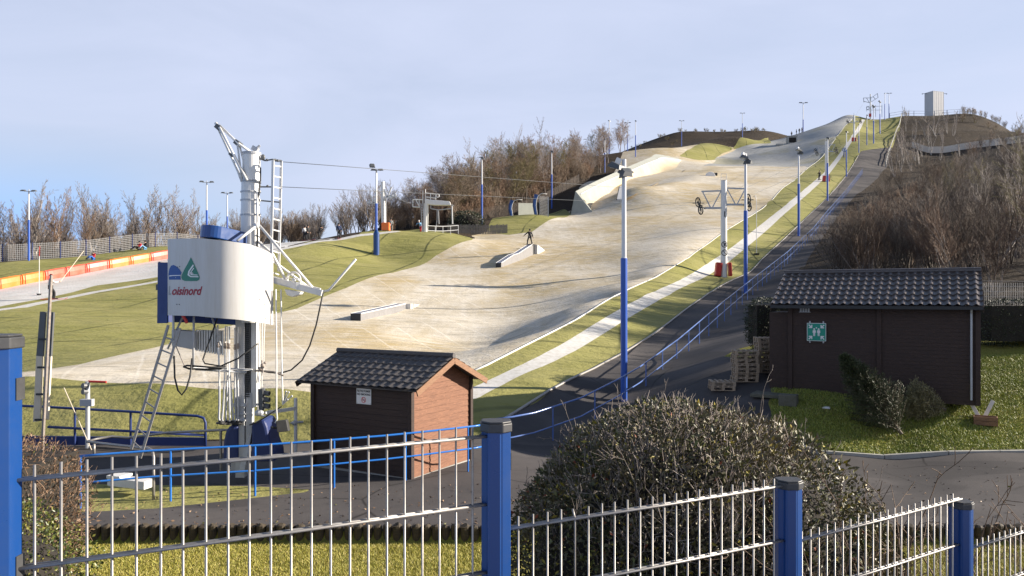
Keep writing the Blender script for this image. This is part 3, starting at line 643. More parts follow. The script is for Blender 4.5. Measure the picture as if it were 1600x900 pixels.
def bare_plant(name, seed, stems, h, r, kids, rmin, lean, mats, label, cat, group, loc=(0, 0, -50), split=1, spread=0.65, up=0.12, klen=0.5, wander=0.14, foot=0.04):
    rng = np.random.default_rng(seed); out = [[] for _ in range(4)]
    for s in range(stems):
        a = rng.uniform(0, 2 * math.pi); l = lean * rng.uniform(0.2, 1.0) if stems > 1 else lean * 0.2
        grow(rng, (foot * math.cos(a) * (stems > 1), foot * math.sin(a) * (stems > 1), -0.25), (math.cos(a) * l, math.sin(a) * l, 1), h * rng.uniform(0.75, 1.05) + 0.25, r * rng.uniform(0.7, 1.1), 0, out, 7, up, wander, kids, klen, rmin, spread)
    root = thing(name, loc, label, cat, group)
    tr = [x for o in out[:split] for x in o]; cr = [x for o in out[split:] for x in o]
    V, Fq = seg_arrays(tr, 5); mesh_np('trunk' if stems == 1 else 'stems', V, Fq, mats[0], root)
    V, Fq = seg_arrays(cr, 3); mesh_np('crown', V, Fq, mats[1], root)
    return root
def leaf_arrays(rng, pts, nrm, size, width=0.42, tilt=0.9, jitter=0.25):
    """folded leaves (two triangles pairs each) at pts, growing roughly along nrm"""
    n = len(pts); d = nrm + rng.normal(0, tilt, (n, 3)); d /= np.linalg.norm(d, axis=1, keepdims=True)
    a = rng.normal(0, 1, (n, 3)); s = np.cross(d, a); s /= np.linalg.norm(s, axis=1, keepdims=True); m = np.cross(d, s)
    L = (size * rng.uniform(1 - jitter * 2, 1 + jitter, n))[:, None]; W = L * width
    p0 = pts; p1 = pts + d * L; c = pts + d * L * 0.48
    l = c + s * W * 0.5 + m * W * 0.22; r = c - s * W * 0.5 + m * W * 0.22
    V = np.stack([p0, l, p1, r], 1).reshape(-1, 3); b = np.arange(n)[:, None] * 4
    Fq = np.concatenate([b + np.array([[0, 1, 2]]), b + np.array([[0, 2, 3]])], 0)
    return V, Fq
def blob_points(rng, n, ells, depth=0.25, zmin=-99, boxy=1.0):
    """points near the outer surface of a union of ellipsoids [(centre, radii)], with outward normals"""
    P_, N_ = [], []; w = np.array([e[1][0] * e[1][1] + e[1][0] * e[1][2] + e[1][1] * e[1][2] for e in ells]); w = w / w.sum()
    while sum(len(x) for x in P_) < n:
        k = rng.choice(len(ells), p=w); c = np.array(ells[k][0]); rd = np.array(ells[k][1]); m = 4000
        u = rng.normal(0, 1, (m, 3)); u /= np.linalg.norm(u, axis=1, keepdims=True)
        if boxy != 1.0:
            u = u / (np.abs(u) ** boxy).sum(1, keepdims=True) ** (1 / boxy)
        # uneven outline
        b = np.array([noise.noise(Vector(q * 2.3 + c)) for q in u]) * 0.10 + np.array([noise.noise(Vector(q * 6.0 + c)) for q in u]) * 0.07
        s = (1 - depth * rng.random(m) ** 1.6) + b
        p = c + u * rd * s[:, None]; nn = u / rd; nn /= np.linalg.norm(nn, axis=1, keepdims=True)
        ok = p[:, 2] > zmin
        for j, e in enumerate(ells):
            if j != k: ok &= (((p - np.array(e[0])) / np.array(e[1])) ** 2).sum(1) > 0.72
        P_.append(p[ok]); N_.append(nn[ok])
    P_ = np.concatenate(P_); N_ = np.concatenate(N_); ix = rng.permutation(len(P_))[:n]
    return P_[ix], N_[ix]
def leafy(name, ells, n, size, mat, label, cat, group=None, seed=1, twigs=0, twiglen=0.25, twigmat=None, width=0.42, depth=0.28, zmin=-99, tilt=0.9, boxy=1.0, base=None):
    rng = np.random.default_rng(seed); base = base or (ells[0][0][0], ells[0][0][1], ells[0][0][2] - ells[0][1][2])
    root = thing(name, base, label, cat, group)
    p, nn = blob_points(rng, n, ells, depth, zmin, boxy)
    V, Fq = leaf_arrays(rng, p, nn, size, width, tilt); mesh_np('foliage', V, Fq, mat, root, smooth=False, o=base)
    mb = MB()
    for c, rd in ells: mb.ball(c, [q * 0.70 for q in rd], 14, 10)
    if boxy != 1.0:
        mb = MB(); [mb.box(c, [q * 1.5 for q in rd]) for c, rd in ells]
    tw = []
    if twigs:
        p, nn = blob_points(rng, twigs, ells, 0.18, zmin, boxy); d = nn * 0.8 + rng.normal(0, 0.5, (len(p), 3)) + np.array([0, 0, 0.55]); d /= np.linalg.norm(d, axis=1, keepdims=True)
        L = twiglen * rng.uniform(0.4, 1.2, len(p))[:, None]; q = p - d * L * 0.55; e = p + d * L * 0.45; md = (q + e) / 2 + rng.normal(0, 0.02, (len(p), 3))
        segs = np.concatenate([np.concatenate([q, md, np.full((len(p), 1), 0.005), np.full((len(p), 1), 0.004)], 1), np.concatenate([md, e, np.full((len(p), 1), 0.004), np.full((len(p), 1), 0.002)], 1)])
        V, Fq = seg_arrays(segs); mesh_np('twigs', V, Fq, twigmat or M['twig'], root, o=base)
    mb.build('branches', M['core'], root, o=base)  # solid core, the shade between the leaves is put into its colour
    return root
def tile_roof(mb, o, u, v, nrm, L, S, per=0.22, row=0.3, amp=0.022, step=0.028, th=0.02):
    """corrugated tile surface: o upper corner, u along the ridge, v down the slope"""
    o = Vector(o); u = Vector(u).normalized(); v = Vector(v).normalized(); nrm = Vector(nrm).normalized()
    nu = int(L / per * 8); rows = int(round(S / row)); vs = []; fs = []
    vv = []
    for r in range(rows):
        for f in (0.0, 0.5, 0.985): vv.append((r + f, f))
    for (q, f) in vv:
        for i in range(nu + 1):
            x = L * i / nu; ph = 2 * math.pi * x / per
            w_ = math.sin(ph); w_ = amp * (w_ if w_ > 0 else w_ * 0.55)
            vs.append(o + u * x + v * (S * q / rows) + nrm * (w_ + step * f + 0.006 * math.sin(x * 3.1 + q)))
    for j in range(len(vv) - 1):
        for i in range(nu): a = j * (nu + 1) + i; fs.append((a, a + 1, a + nu + 2, a + nu + 1))
    mb.add(vs, fs)
    # underside board
    mb.prism([o - nrm * 0.03, o + u * L - nrm * 0.03, o + u * L + v * S - nrm * 0.03, o + v * S - nrm * 0.03], -nrm * th)
def text_mesh(s, size, shear=0.0, align='LEFT', offset=0.0, space=1.0):
    cu = bpy.data.curves.new('lettering', 'FONT'); cu.body = s; cu.size = size; cu.shear = shear; cu.align_x = align; cu.offset = offset; cu.space_character = space; cu.resolution_u = 4
    ob = bpy.data.objects.new('lettering', cu); C.objects.link(ob)
    dg = bpy.context.evaluated_depsgraph_get(); me = bpy.data.meshes.new_from_object(ob.evaluated_get(dg))
    vs = [v.co.copy() for v in me.vertices]; fs = [tuple(p.vertices) for p in me.polygons]
    bpy.data.objects.remove(ob); bpy.data.curves.remove(cu); bpy.data.meshes.remove(me)
    return vs, fs
def place2d(mb, vs, fs, o, ex, ey, mi=0):
    o = Vector(o); ex = Vector(ex); ey = Vector(ey); mb.add([o + ex * v[0] + ey * v[1] for v in vs], fs, mi)
def disc(n=24, r=1.0, r2=0.0, a0=0, a1=2 * math.pi):
    if r2 <= 0: return [(r * math.cos(a0 + (a1 - a0) * i / n), r * math.sin(a0 + (a1 - a0) * i / n), 0) for i in range(n)], [tuple(range(n))]
    vs = []; fs = []
    for i in range(n + 1):
        a = a0 + (a1 - a0) * i / n; vs += [(r * math.cos(a), r * math.sin(a), 0), (r2 * math.cos(a), r2 * math.sin(a), 0)]
    for i in range(n): fs.append((2 * i, 2 * i + 2, 2 * i + 3, 2 * i + 1))
    return vs, fs
def skin_mesh(name, verts, edges, radii, mat, parent, root=0, sub=1):
    me = bpy.data.meshes.new('sk'); me.from_pydata([tuple(v) for v in verts], edges, []); ob = bpy.data.objects.new('sk', me); C.objects.link(ob)
    ob.modifiers.new('skin', 'SKIN').use_smooth_shade = True
    ly = me.skin_vertices[0]
    for i, r in enumerate(radii): ly.data[i].radius = (r, r) if not hasattr(r, '__len__') else r; ly.data[i].use_root = (i == root)
    sm = ob.modifiers.new('sub', 'SUBSURF'); sm.levels = sub; sm.render_levels = sub
    dg = bpy.context.evaluated_depsgraph_get(); m2 = bpy.data.meshes.new_from_object(ob.evaluated_get(dg)); m2.name = name
    bpy.data.objects.remove(ob); bpy.data.meshes.remove(me); m2.materials.clear(); m2.materials.append(mat)
    o2 = bpy.data.objects.new(name, m2); C.objects.link(o2); o2.parent = parent
    return o2
POSES = {  # joints in metres for a 1.75 m figure facing +Y; right = +X
    'stand': dict(hip=(0, 0, 0.93), chest=(0, 0.02, 1.30), neck=(0, 0.02, 1.50), head=(0, 0.05, 1.66), knee=((-0.11, 0.04, 0.50), (0.11, 0.03, 0.50)), foot=((-0.13, 0, 0.08), (0.13, 0, 0.08)),
                  elbow=((-0.27, 0.0, 1.15), (0.27, 0.02, 1.15)), hand=((-0.27, 0.14, 0.92), (0.26, 0.16, 0.93))),
    'board': dict(hip=(0, -0.06, 0.86), chest=(0.03, 0.06, 1.20), neck=(0.05, 0.10, 1.38), head=(0.06, 0.15, 1.53), knee=((-0.19, 0.08, 0.47), (0.20, 0.07, 0.47)), foot=((-0.25, 0, 0.10), (0.27, 0, 0.10)),
                  elbow=((-0.40, 0.03, 1.14), (0.33, 0.06, 1.02)), hand=((-0.63, 0.10, 0.93), (0.42, 0.12, 0.78))),
    'sit': dict(hip=(0, -0.05, 0.18), chest=(0, -0.12, 0.54), neck=(0, -0.10, 0.72), head=(0, -0.06, 0.87), knee=((-0.15, 0.36, 0.44), (0.15, 0.38, 0.42)), foot=((-0.16, 0.68, 0.09), (0.17, 0.70, 0.09)),
                elbow=((-0.28, -0.04, 0.42), (0.28, -0.02, 0.42)), hand=((-0.20, 0.24, 0.44), (0.19, 0.26, 0.43))),
    'tow': dict(hip=(0, -0.16, 0.90), chest=(0, -0.18, 1.26), neck=(0, -0.15, 1.46), head=(0, -0.11, 1.62), knee=((-0.12, 0.03, 0.50), (0.12, 0.08, 0.50)), foot=((-0.14, 0, 0.10), (0.14, 0.08, 0.10)),
                elbow=((-0.25, 0.05, 1.18), (0.24, 0.08, 1.18)), hand=((-0.10, 0.33, 1.22), (0.08, 0.36, 1.24))),
    'lean': dict(hip=(0, -0.1, 0.90), chest=(-0.05, 0.10, 1.24), neck=(-0.06, 0.20, 1.42), head=(-0.06, 0.28, 1.57), knee=((-0.13, 0.05, 0.48), (0.13, -0.05, 0.48)), foot=((-0.16, 0.08, 0.08), (0.16, -0.12, 0.08)),
                 elbow=((-0.30, 0.25, 1.20), (0.22, 0.36, 1.30)), hand=((-0.40, 0.42, 1.45), (0.18, 0.52, 1.10))),
}
def lerp(a, b, t): return tuple(a[i] + (b[i] - a[i]) * t for i in range(3))
def person(loc, rz, pose, label, jacket, trousers, hat, group=None, h=1.75, gear=None):
    j = POSES[pose]; root = thing('person', loc, label, 'person', group, rz); root.scale = (h / 1.75,) * 3
    sh = [tuple(np.array(j['chest']) + np.array((s * 0.185, -0.01, 0.12))) for s in (-1, 1)]; hp = [tuple(np.array(j['hip']) + np.array((s * 0.09, 0, -0.03))) for s in (-1, 1)]
    V = [j['hip'], lerp(j['hip'], j['chest'], 0.5), j['chest'], j['neck'], j['head'], tuple(np.array(j['head']) + np.array((0, 0.01, 0.09)))]
    E = [(0, 1), (1, 2), (2, 3), (3, 4), (4, 5)]; Rr = [0.135, 0.125, 0.15, 0.062, 0.088, 0.07]
    V.append(tuple(np.array(j['head']) + np.array((0, 0.105, 0.0)))); E.append((4, 6)); Rr.append(0.018)        # nose
    for s in (0, 1):
        b = len(V); V += [sh[s], j['elbow'][s], lerp(j['elbow'][s], j['hand'][s], 0.85)]; E += [(2, b), (b, b + 1), (b + 1, b + 2)]; Rr += [0.062, 0.043, 0.03]
        hd = np.array(j['hand'][s]) - np.array(j['elbow'][s]); hd = hd / np.linalg.norm(hd); sd = np.cross(hd, (0.1, 0.2, 1.0)); sd /= np.linalg.norm(sd); cr = np.cross(sd, hd)
        pm = np.array(j['hand'][s]) + hd * 0.03; V.append(tuple(pm)); E.append((b + 2, b + 3)); Rr.append(0.032)
        for f in range(4):
            k = pm + sd * (0.021 * (f - 1.5)) + hd * 0.05; t = k + hd * (0.035 + 0.012 * (f in (1, 2))) - cr * 0.028
            q = len(V); V += [tuple(k), tuple(t)]; E += [(b + 3, q), (q, q + 1)]; Rr += [0.0105, 0.009]
        q = len(V); V += [tuple(pm + sd * 0.045 + hd * 0.01), tuple(pm + sd * 0.058 + hd * 0.05 - cr * 0.015)]; E += [(b + 3, q), (q, q + 1)]; Rr += [0.013, 0.010]
        b = len(V); V += [hp[s], j['knee'][s], j['foot'][s], tuple(np.array(j['foot'][s]) + np.array((0, 0.16, -0.03)))]; E += [(0, b), (b, b + 1), (b + 1, b + 2), (b + 2, b + 3)]; Rr += [0.09, 0.06, 0.045, 0.035]
    skin_mesh('body', V, E, Rr, M['skin'], root)
    V = [lerp(j['hip'], j['chest'], -0.05), lerp(j['hip'], j['chest'], 0.5), j['chest'], lerp(j['chest'], j['neck'], 0.75)]; E = [(0, 1), (1, 2), (2, 3)]; Rr = [0.175, 0.165, 0.185, 0.085]
    for s in (0, 1): b = len(V); V += [sh[s], j['elbow'][s], lerp(j['elbow'][s], j['hand'][s], 0.9)]; E += [(2, b), (b, b + 1), (b + 1, b + 2)]; Rr += [0.085, 0.066, 0.052]
    skin_mesh('jacket', V, E, Rr, jacket, root)
    V = [j['hip']]; E = []; Rr = [0.155]
    for s in (0, 1): b = len(V); V += [hp[s], j['knee'][s], lerp(j['knee'][s], j['foot'][s], 0.93)]; E += [(0, b), (b, b + 1), (b + 1, b + 2)]; Rr += [0.11, 0.083, 0.072]
    skin_mesh('trousers', V, E, Rr, trousers, root)
    mb = MB(); hc = np.array(j['head']) + np.array((0, -0.015, 0.05)); mb.ball(hc, (0.112, 0.128, 0.115), 12, 8); mb.build('hat', hat, root, smooth=True)
    for s in (0, 1):
        f = np.array(j['foot'][s]); mb = MB(); mb.box(f + np.array((0, 0.07, -0.035)), (0.11, 0.30, 0.09), taper=0.85); mb.box(f + np.array((0, -0.02, 0.06)), (0.11, 0.13, 0.16)); mb.build('boot', M['black'], root, bevel=0.02)
    return root
# ------------------------------------------------------------------ foreground: blue-posted wire fence, hedges, edging
def wire_fence():
    posts = [(-1.155, 1.715, -0.093), (-0.0475, 2.28, -0.377), (1.020, 2.83, -0.684), (2.020, 3.45, -0.930), (3.02, 4.05, -1.18)]
    root = thing('wire_fence', (0, 2.3, -1.9), 'galvanised wire mesh fence on blue metal posts in the foreground, stepping down to the right', 'fence')
    o = root.location
    rails = [-0.418, -0.700, -0.915, -1.150]
    for i, (x, y, zt) in enumerate(posts):
        a = posts[max(i - 1, 0)]; b = posts[min(i + 1, 4)]; e = Vector((b[0] - a[0], b[1] - a[1], 0)).normalized(); nb = Vector((-e.y, e.x, 0)); c = Vector((x, y, 0)); eo = e; pe = Vector((0.999, 0.04, 0)); pn = Vector((-0.04, 0.999, 0))
        prof = [(-0.020, -0.040), (0.012, -0.040), (0.014, -0.036), (0.018, -0.036), (0.043, -0.018), (0.043, 0.030), (0.020, 0.038), (-0.020, 0.038), (-0.043, 0.030), (-0.043, -0.012), (-0.026, -0.018), (-0.026, -0.036)]
        mb = MB(); mb.prism([c + pe * u + pn * v + Vector((0, 0, zt - 2.1)) for u, v in prof], (0, 0, 2.1 - 0.010)); p = mb.build('post', M['blue'], root, o=o, bevel=0.002)
        cp_ = [(-0.047, -0.015), (-0.022, -0.044), (0.020, -0.044), (0.047, -0.021), (0.047, 0.034), (0.022, 0.042), (-0.022, 0.042), (-0.047, 0.034)]
        mb = MB(); mb.prism([c + pe * u + pn * v + Vector((0, 0, zt - 0.028)) for u, v in cp_], (0, 0, 0.026)); mb.prism([c + pe * u * 0.93 + pn * v * 0.93 + Vector((0, 0, zt - 0.002)) for u, v in cp_], (0, 0, 0.006))
        mb.build('cap', M['cap'], p, o=o, bevel=0.003)
        if i < 4:
            for k in range(5): mb = MB(); mb.box(c + e * 0.044 + Vector((0, 0, zt - 0.12 - 0.4 * k)), (0.012, 0.03, 0.05)); mb.build('clamp', M['cap'], p, o=o)
    rng = random.Random(3)
    for i in range(4):
        a = Vector((posts[i][0], posts[i][1], 0)); b = Vector((posts[i + 1][0], posts[i + 1][1], 0)); e = (b - a).normalized(); L = (b - a).length; nb = Vector((-e.y, e.x, 0)); z = rails[i]
        mb = MB(); n = 22; s0 = 0.045; ps = (L - 2 * s0) / (n + 0.2)
        for k in range(1, n + 1):
            x = s0 + ps * (k - 0.4); t = z + 0.031 + rng.uniform(-0.002, 0.002); lean = rng.gauss(0, 0.0006)
            top = a + e * (x + lean) + Vector((0, 0, t)); 
            if i == 1 and k == 5: top = a + e * (x - 0.008) + Vector((0, 0, t - 0.004)); mb.tube([a + e * x + Vector((0, 0, z - 1.25)), a + e * x + Vector((0, 0, z - 0.002)), top], 0.0031, 8); continue
            mb.tube([a + e * x + Vector((0, 0, z - 1.25)), top], 0.0031, 8)
        mb.build('pickets', M['rust'] if False else M['galv'], root, o=o, smooth=True)
        for k in range(7):
            mb = MB(); zz = z - 0.2 * k
            for s in (-1, 1):
                mb.tube([a + e * 0.012 + nb * (s * 0.0072) + Vector((0, 0, zz)), (a + b) / 2 + nb * (s * 0.0072) + Vector((0, 0, zz - 0.002)), b - e * 0.012 + nb * (s * 0.0072) + Vector((0, 0, zz))], 0.0042, 8)
            mb.build('rail', M['galv'], root, o=o, smooth=True)
wire_fence()
# big clipped evergreen behind the fence
leafy('evergreen_bush', [((1.65, 7.6, -2.50), (1.60, 1.35, 1.42)), ((0.95, 7.5, -2.75), (1.10, 1.2, 1.25)), ((2.45, 7.45, -2.55), (1.08, 1.15, 1.25)), ((3.05, 7.35, -2.95), (0.68, 0.75, 0.95))], 60000, 0.058, M['leaf'],
      'big rounded evergreen bush with glossy dark and yellowing leaves behind the wire fence', 'bush', seed=4, twigs=3200, twiglen=0.26, twigmat=M['greytwig'], depth=0.30, zmin=-3.7, base=(1.7, 7.5, -3.5))
def shoots():
    rng = np.random.default_rng(77); bush = [o for o in C.objects if o.name == 'evergreen_bush'][0]; out = [[], [], []]; n = 0
    while n < 90:
        a = rng.uniform(0, 2 * math.pi); r = math.sqrt(rng.random()); p = np.array((1.7 + 1.55 * r * math.cos(a), 7.5 + 1.2 * r * math.sin(a), -2.45 + 1.25 * math.sqrt(max(0, 1 - r * r)) - 0.35)); n += 1
        grow(rng, p - np.array(bush.location), (rng.normal(0, 0.5), rng.normal(0, 0.5), 1), rng.uniform(0.5, 0.8), 0.006, 0, out, 5, 0.05, 0.18, (3, 2), 0.45, 0.0025, 0.6, 0.3)
    V, Fq = seg_arrays([x for o in out for x in o], 4); mesh_np('shoots', V, Fq, M['greytwig'], bush)
shoots()
leafy('beech_hedge', [((-6.75, 9.3, -2.75), (1.52, 0.85, 0.98))], 9000, 0.05, M['leafbrown'], 'brown twiggy clipped hedge beside the blue post at the left edge', 'hedge', seed=5, twigs=2600, twiglen=0.22, twigmat=M['twigred'], boxy=3.2, depth=0.16, base=(-6.75, 9.3, -3.75))
leafy('box_bush', [((-4.25, 6.35, -2.55), (0.75, 0.8, 0.80)), ((-3.65, 6.25, -2.95), (0.55, 0.6, 0.60)), ((-4.6, 6.6, -2.6), (0.8, 0.7, 0.85))], 13000, 0.034, M['leafbox'], 'yellow-green small-leaved bush at the bottom left corner behind the fence', 'bush', seed=6, twigs=300, twiglen=0.15, width=0.6, zmin=-3.5, base=(-4.2, 6.4, -3.2))
def rose(name, cx, cy, n, h, seed, label):
    rng = np.random.default_rng(seed); base = (cx, cy, gz(cx, cy)); out = [[], [], []]
    for s in range(n):
        a = rng.uniform(0, 2 * math.pi); l = rng.uniform(0.2, 0.95)
        grow(rng, (0.12 * math.cos(a), 0.12 * math.sin(a), -0.08), (math.cos(a) * l, math.sin(a) * l, 1), h * rng.uniform(0.6, 1.1), 0.013, 0, out, 6, 0.04, 0.16, (4, 3), 0.38, 0.003, 0.75, 0.35)
    root = thing(name, base, label, 'shrub', None)
    V, Fq = seg_arrays(out[0] + out[1] + out[2], 5); mesh_np('stems', V, Fq, M['twigred'], root)
    p = np.array([x[3:6] for x in out[1] + out[2]]); p = p[rng.permutation(len(p))[:26]]; V, Fq = leaf_arrays(rng, p, rng.normal(0, 1, p.shape), 0.035, 0.6); mesh_np('leaves', V, Fq, M['leafbox'], root, smooth=False)
rose('rose_bush', 3.0, 6.0, 13, 1.95, 11, 'pruned leafless rose bush with bare stems in front of the road, beside the big evergreen')
rose('rose_bush', 4.2, 6.5, 13, 1.95, 12, 'pruned leafless rose bush at the right edge behind the last fence panel')
def edging(name, p0, p1, label, seed):
    rng = random.Random(seed); a = at(*p0); b = at(*p1); e = (b - a); L = Vector((e.x, e.y, 0)).length; n = int(L / 0.165); root_loc = (a + b) / 2; mb = MB()
    for i in range(n + 1):
        c = a + e * (i / n); r = 0.080 + rng.uniform(-0.008, 0.008); z = -4.0 + 0.03 + rng.uniform(-0.02, 0.02); tip = Vector((rng.uniform(-.01, .01), rng.uniform(-.01, .01), 0))
        mb.tube([(c.x, c.y, -4.35), (c.x, c.y, z + 0.0), (c.x + tip.x, c.y + tip.y, z + 0.022)], [r, r, r * 0.55], 10)
    o = mb.build(name, M['log'], None, o=root_loc); o.location = root_loc; tag(o, label, 'edging')
edging('log_edging', (60, 13.17), (757, 13.17), 'low palisade of dark half-logs along the asphalt, left of the big bush', 1)
edging('log_edging', (1360, 13.17), (1760, 13.17), 'low palisade of dark half-logs between the road and the lawn at the right edge', 2)
def grass(name, n, xy, mat, hmin, hmax, wd, label, seed):
    rng = np.random.default_rng(seed); x, y = xy(rng, n); z = HX(x, y); n = len(x); h = rng.uniform(hmin, hmax, n) * (0.6 + 0.8 * np.array([noise.noise((a * 1.3, b * 1.3, 0)) * 0.5 + 0.5 for a, b in zip(x, y)]))
    a = rng.uniform(0, 2 * math.pi, n); bx = np.cos(a) * wd; by = np.sin(a) * wd; lx = rng.normal(0, 0.6, n) * h; ly = rng.normal(0, 0.6, n) * h
    V = np.stack([np.stack([x - bx, y - by, z - 0.005], 1), np.stack([x + bx, y + by, z - 0.005], 1), np.stack([x + lx, y + ly, z + h], 1)], 1).reshape(-1, 3)
    o = mesh_np(name, V, np.arange(3 * n).reshape(-1, 3), mat, None, False); tag(o, label, 'grass', None, 'stuff')
def r1(rng, n):
    d = np.sqrt(rng.uniform(10.0 ** 2, 13.08 ** 2, n)); px = rng.uniform(60, 800, n); return (px - 800) / F * d, d
grass('lawn_grass', 90000, r1, M['blade'], 0.02, 0.05, 0.006, 'short yellowish grass of the lawn behind the left fence panel', 1)
def r2(rng, n):
    d = np.sqrt(rng.uniform(10.0 ** 2, 13.08 ** 2, n)); px = rng.uniform(1320, 1720, n); return (px - 800) / F * d, d
grass('lawn_grass', 45000, r2, M['blade'], 0.02, 0.05, 0.006, 'sparse straw-coloured grass in front of the road at the bottom right', 2)
def r3(rng, n):
    d = np.sqrt(rng.uniform(19.35 ** 2, 27 ** 2, n)); px = rng.uniform(1205, 1700, n); k = (d > 19.45 + np.maximum(0, (1280 - px)) * 0.02); return ((px - 800) / F * d)[k], d[k]
grass('lawn_grass', 110000, r3, M['bladegreen'], 0.03, 0.075, 0.010, 'lush green grass of the lawn in front of the dark brown shed', 3)
def litter(name, n, x0, x1, y0, y1, label, seed):
    rng = np.random.default_rng(seed); x = rng.uniform(x0, x1, n); y = y0 + (y1 - y0) * rng.random(n) ** 1.6; z = HX(x, y) + 0.008; p = np.stack([x, y, z], 1); d = rng.normal(0, 1, (n, 3)); d[:, 2] = np.abs(d[:, 2]) * 0.15; d /= np.linalg.norm(d, axis=1, keepdims=True)
    V, Fq = leaf_arrays(rng, p, d, 0.055, 0.6, 0.1); o = mesh_np(name, V, Fq, M['leafbrown'], None, False); tag(o, label, 'leaf litter', None, 'stuff')
litter('leaf_litter', 420, -8.5, 1.5, 13.3, 16.2, 'dry brown leaves scattered on the asphalt behind the palisade on the left', 71)
litter('leaf_litter', 420, 4.5, 13.5, 13.3, 18.8, 'dry brown leaves scattered on the road at the lower right', 72)
# kerb between the road and the far lawn
def kerb():
    pts = [at(1760, 19.42), at(1640, 19.44), at(1480, 19.29), at(1380, 19.34), at(1280, 19.40), at(1240, 19.9)]; mb = MB()
    for a, b in zip(pts, pts[1:]):
        n = max(1, int((b - a).length / 0.98))
        for i in range(n):
            p = a + (b - a) * (i / n); q = a + (b - a) * ((i + 0.985) / n); z = Vector((0, 0, -0.02)); mb.bar(p + z, q + z, 0.12, 0.2)
    o = mb.build('kerb', M['concrete'], None, bevel=0.008); o['kind'] = 'structure'
kerb()
# ------------------------------------------------------------------ the two wooden sheds and what stands round them
U = Vector((-0.866, 0.5, 0)); W = Vector((0.5, 0.866, 0)); UP = Vector((0, 0, 1))
def boards(mb, o, ex, ey, L, Hh, n, pitch=0.118, th=0.02, gable=0.0):
    """lapped horizontal boards on a wall: o lower corner, n outward"""
    k = 0; z = 0.0; nn = Vector(n)
    while z < Hh + gable - 0.01:
        z1 = min(z + pitch - 0.006, Hh + gable)
        def half(zz): return 0.0 if zz <= Hh else (zz - Hh) / gable * L / 2
        a0, a1 = half(z), half(z1)
        q = [o + ex * a0 + ey * z, o + ex * (L - a0) + ey * z, o + ex * (L - a1) + ey * z1, o + ex * a1 + ey * z1]
        # slightly tilted board with a shadow gap
        mb.add([q[0] + nn * th, q[1] + nn * th, q[2] + nn * (th * 0.45), q[3] + nn * (th * 0.45), q[0], q[1], q[2], q[3]], [(0, 1, 2, 3), (0, 4, 5, 1), (3, 2, 6, 7), (0, 3, 7, 4), (1, 5, 6, 2)])
        z += pitch; k += 1
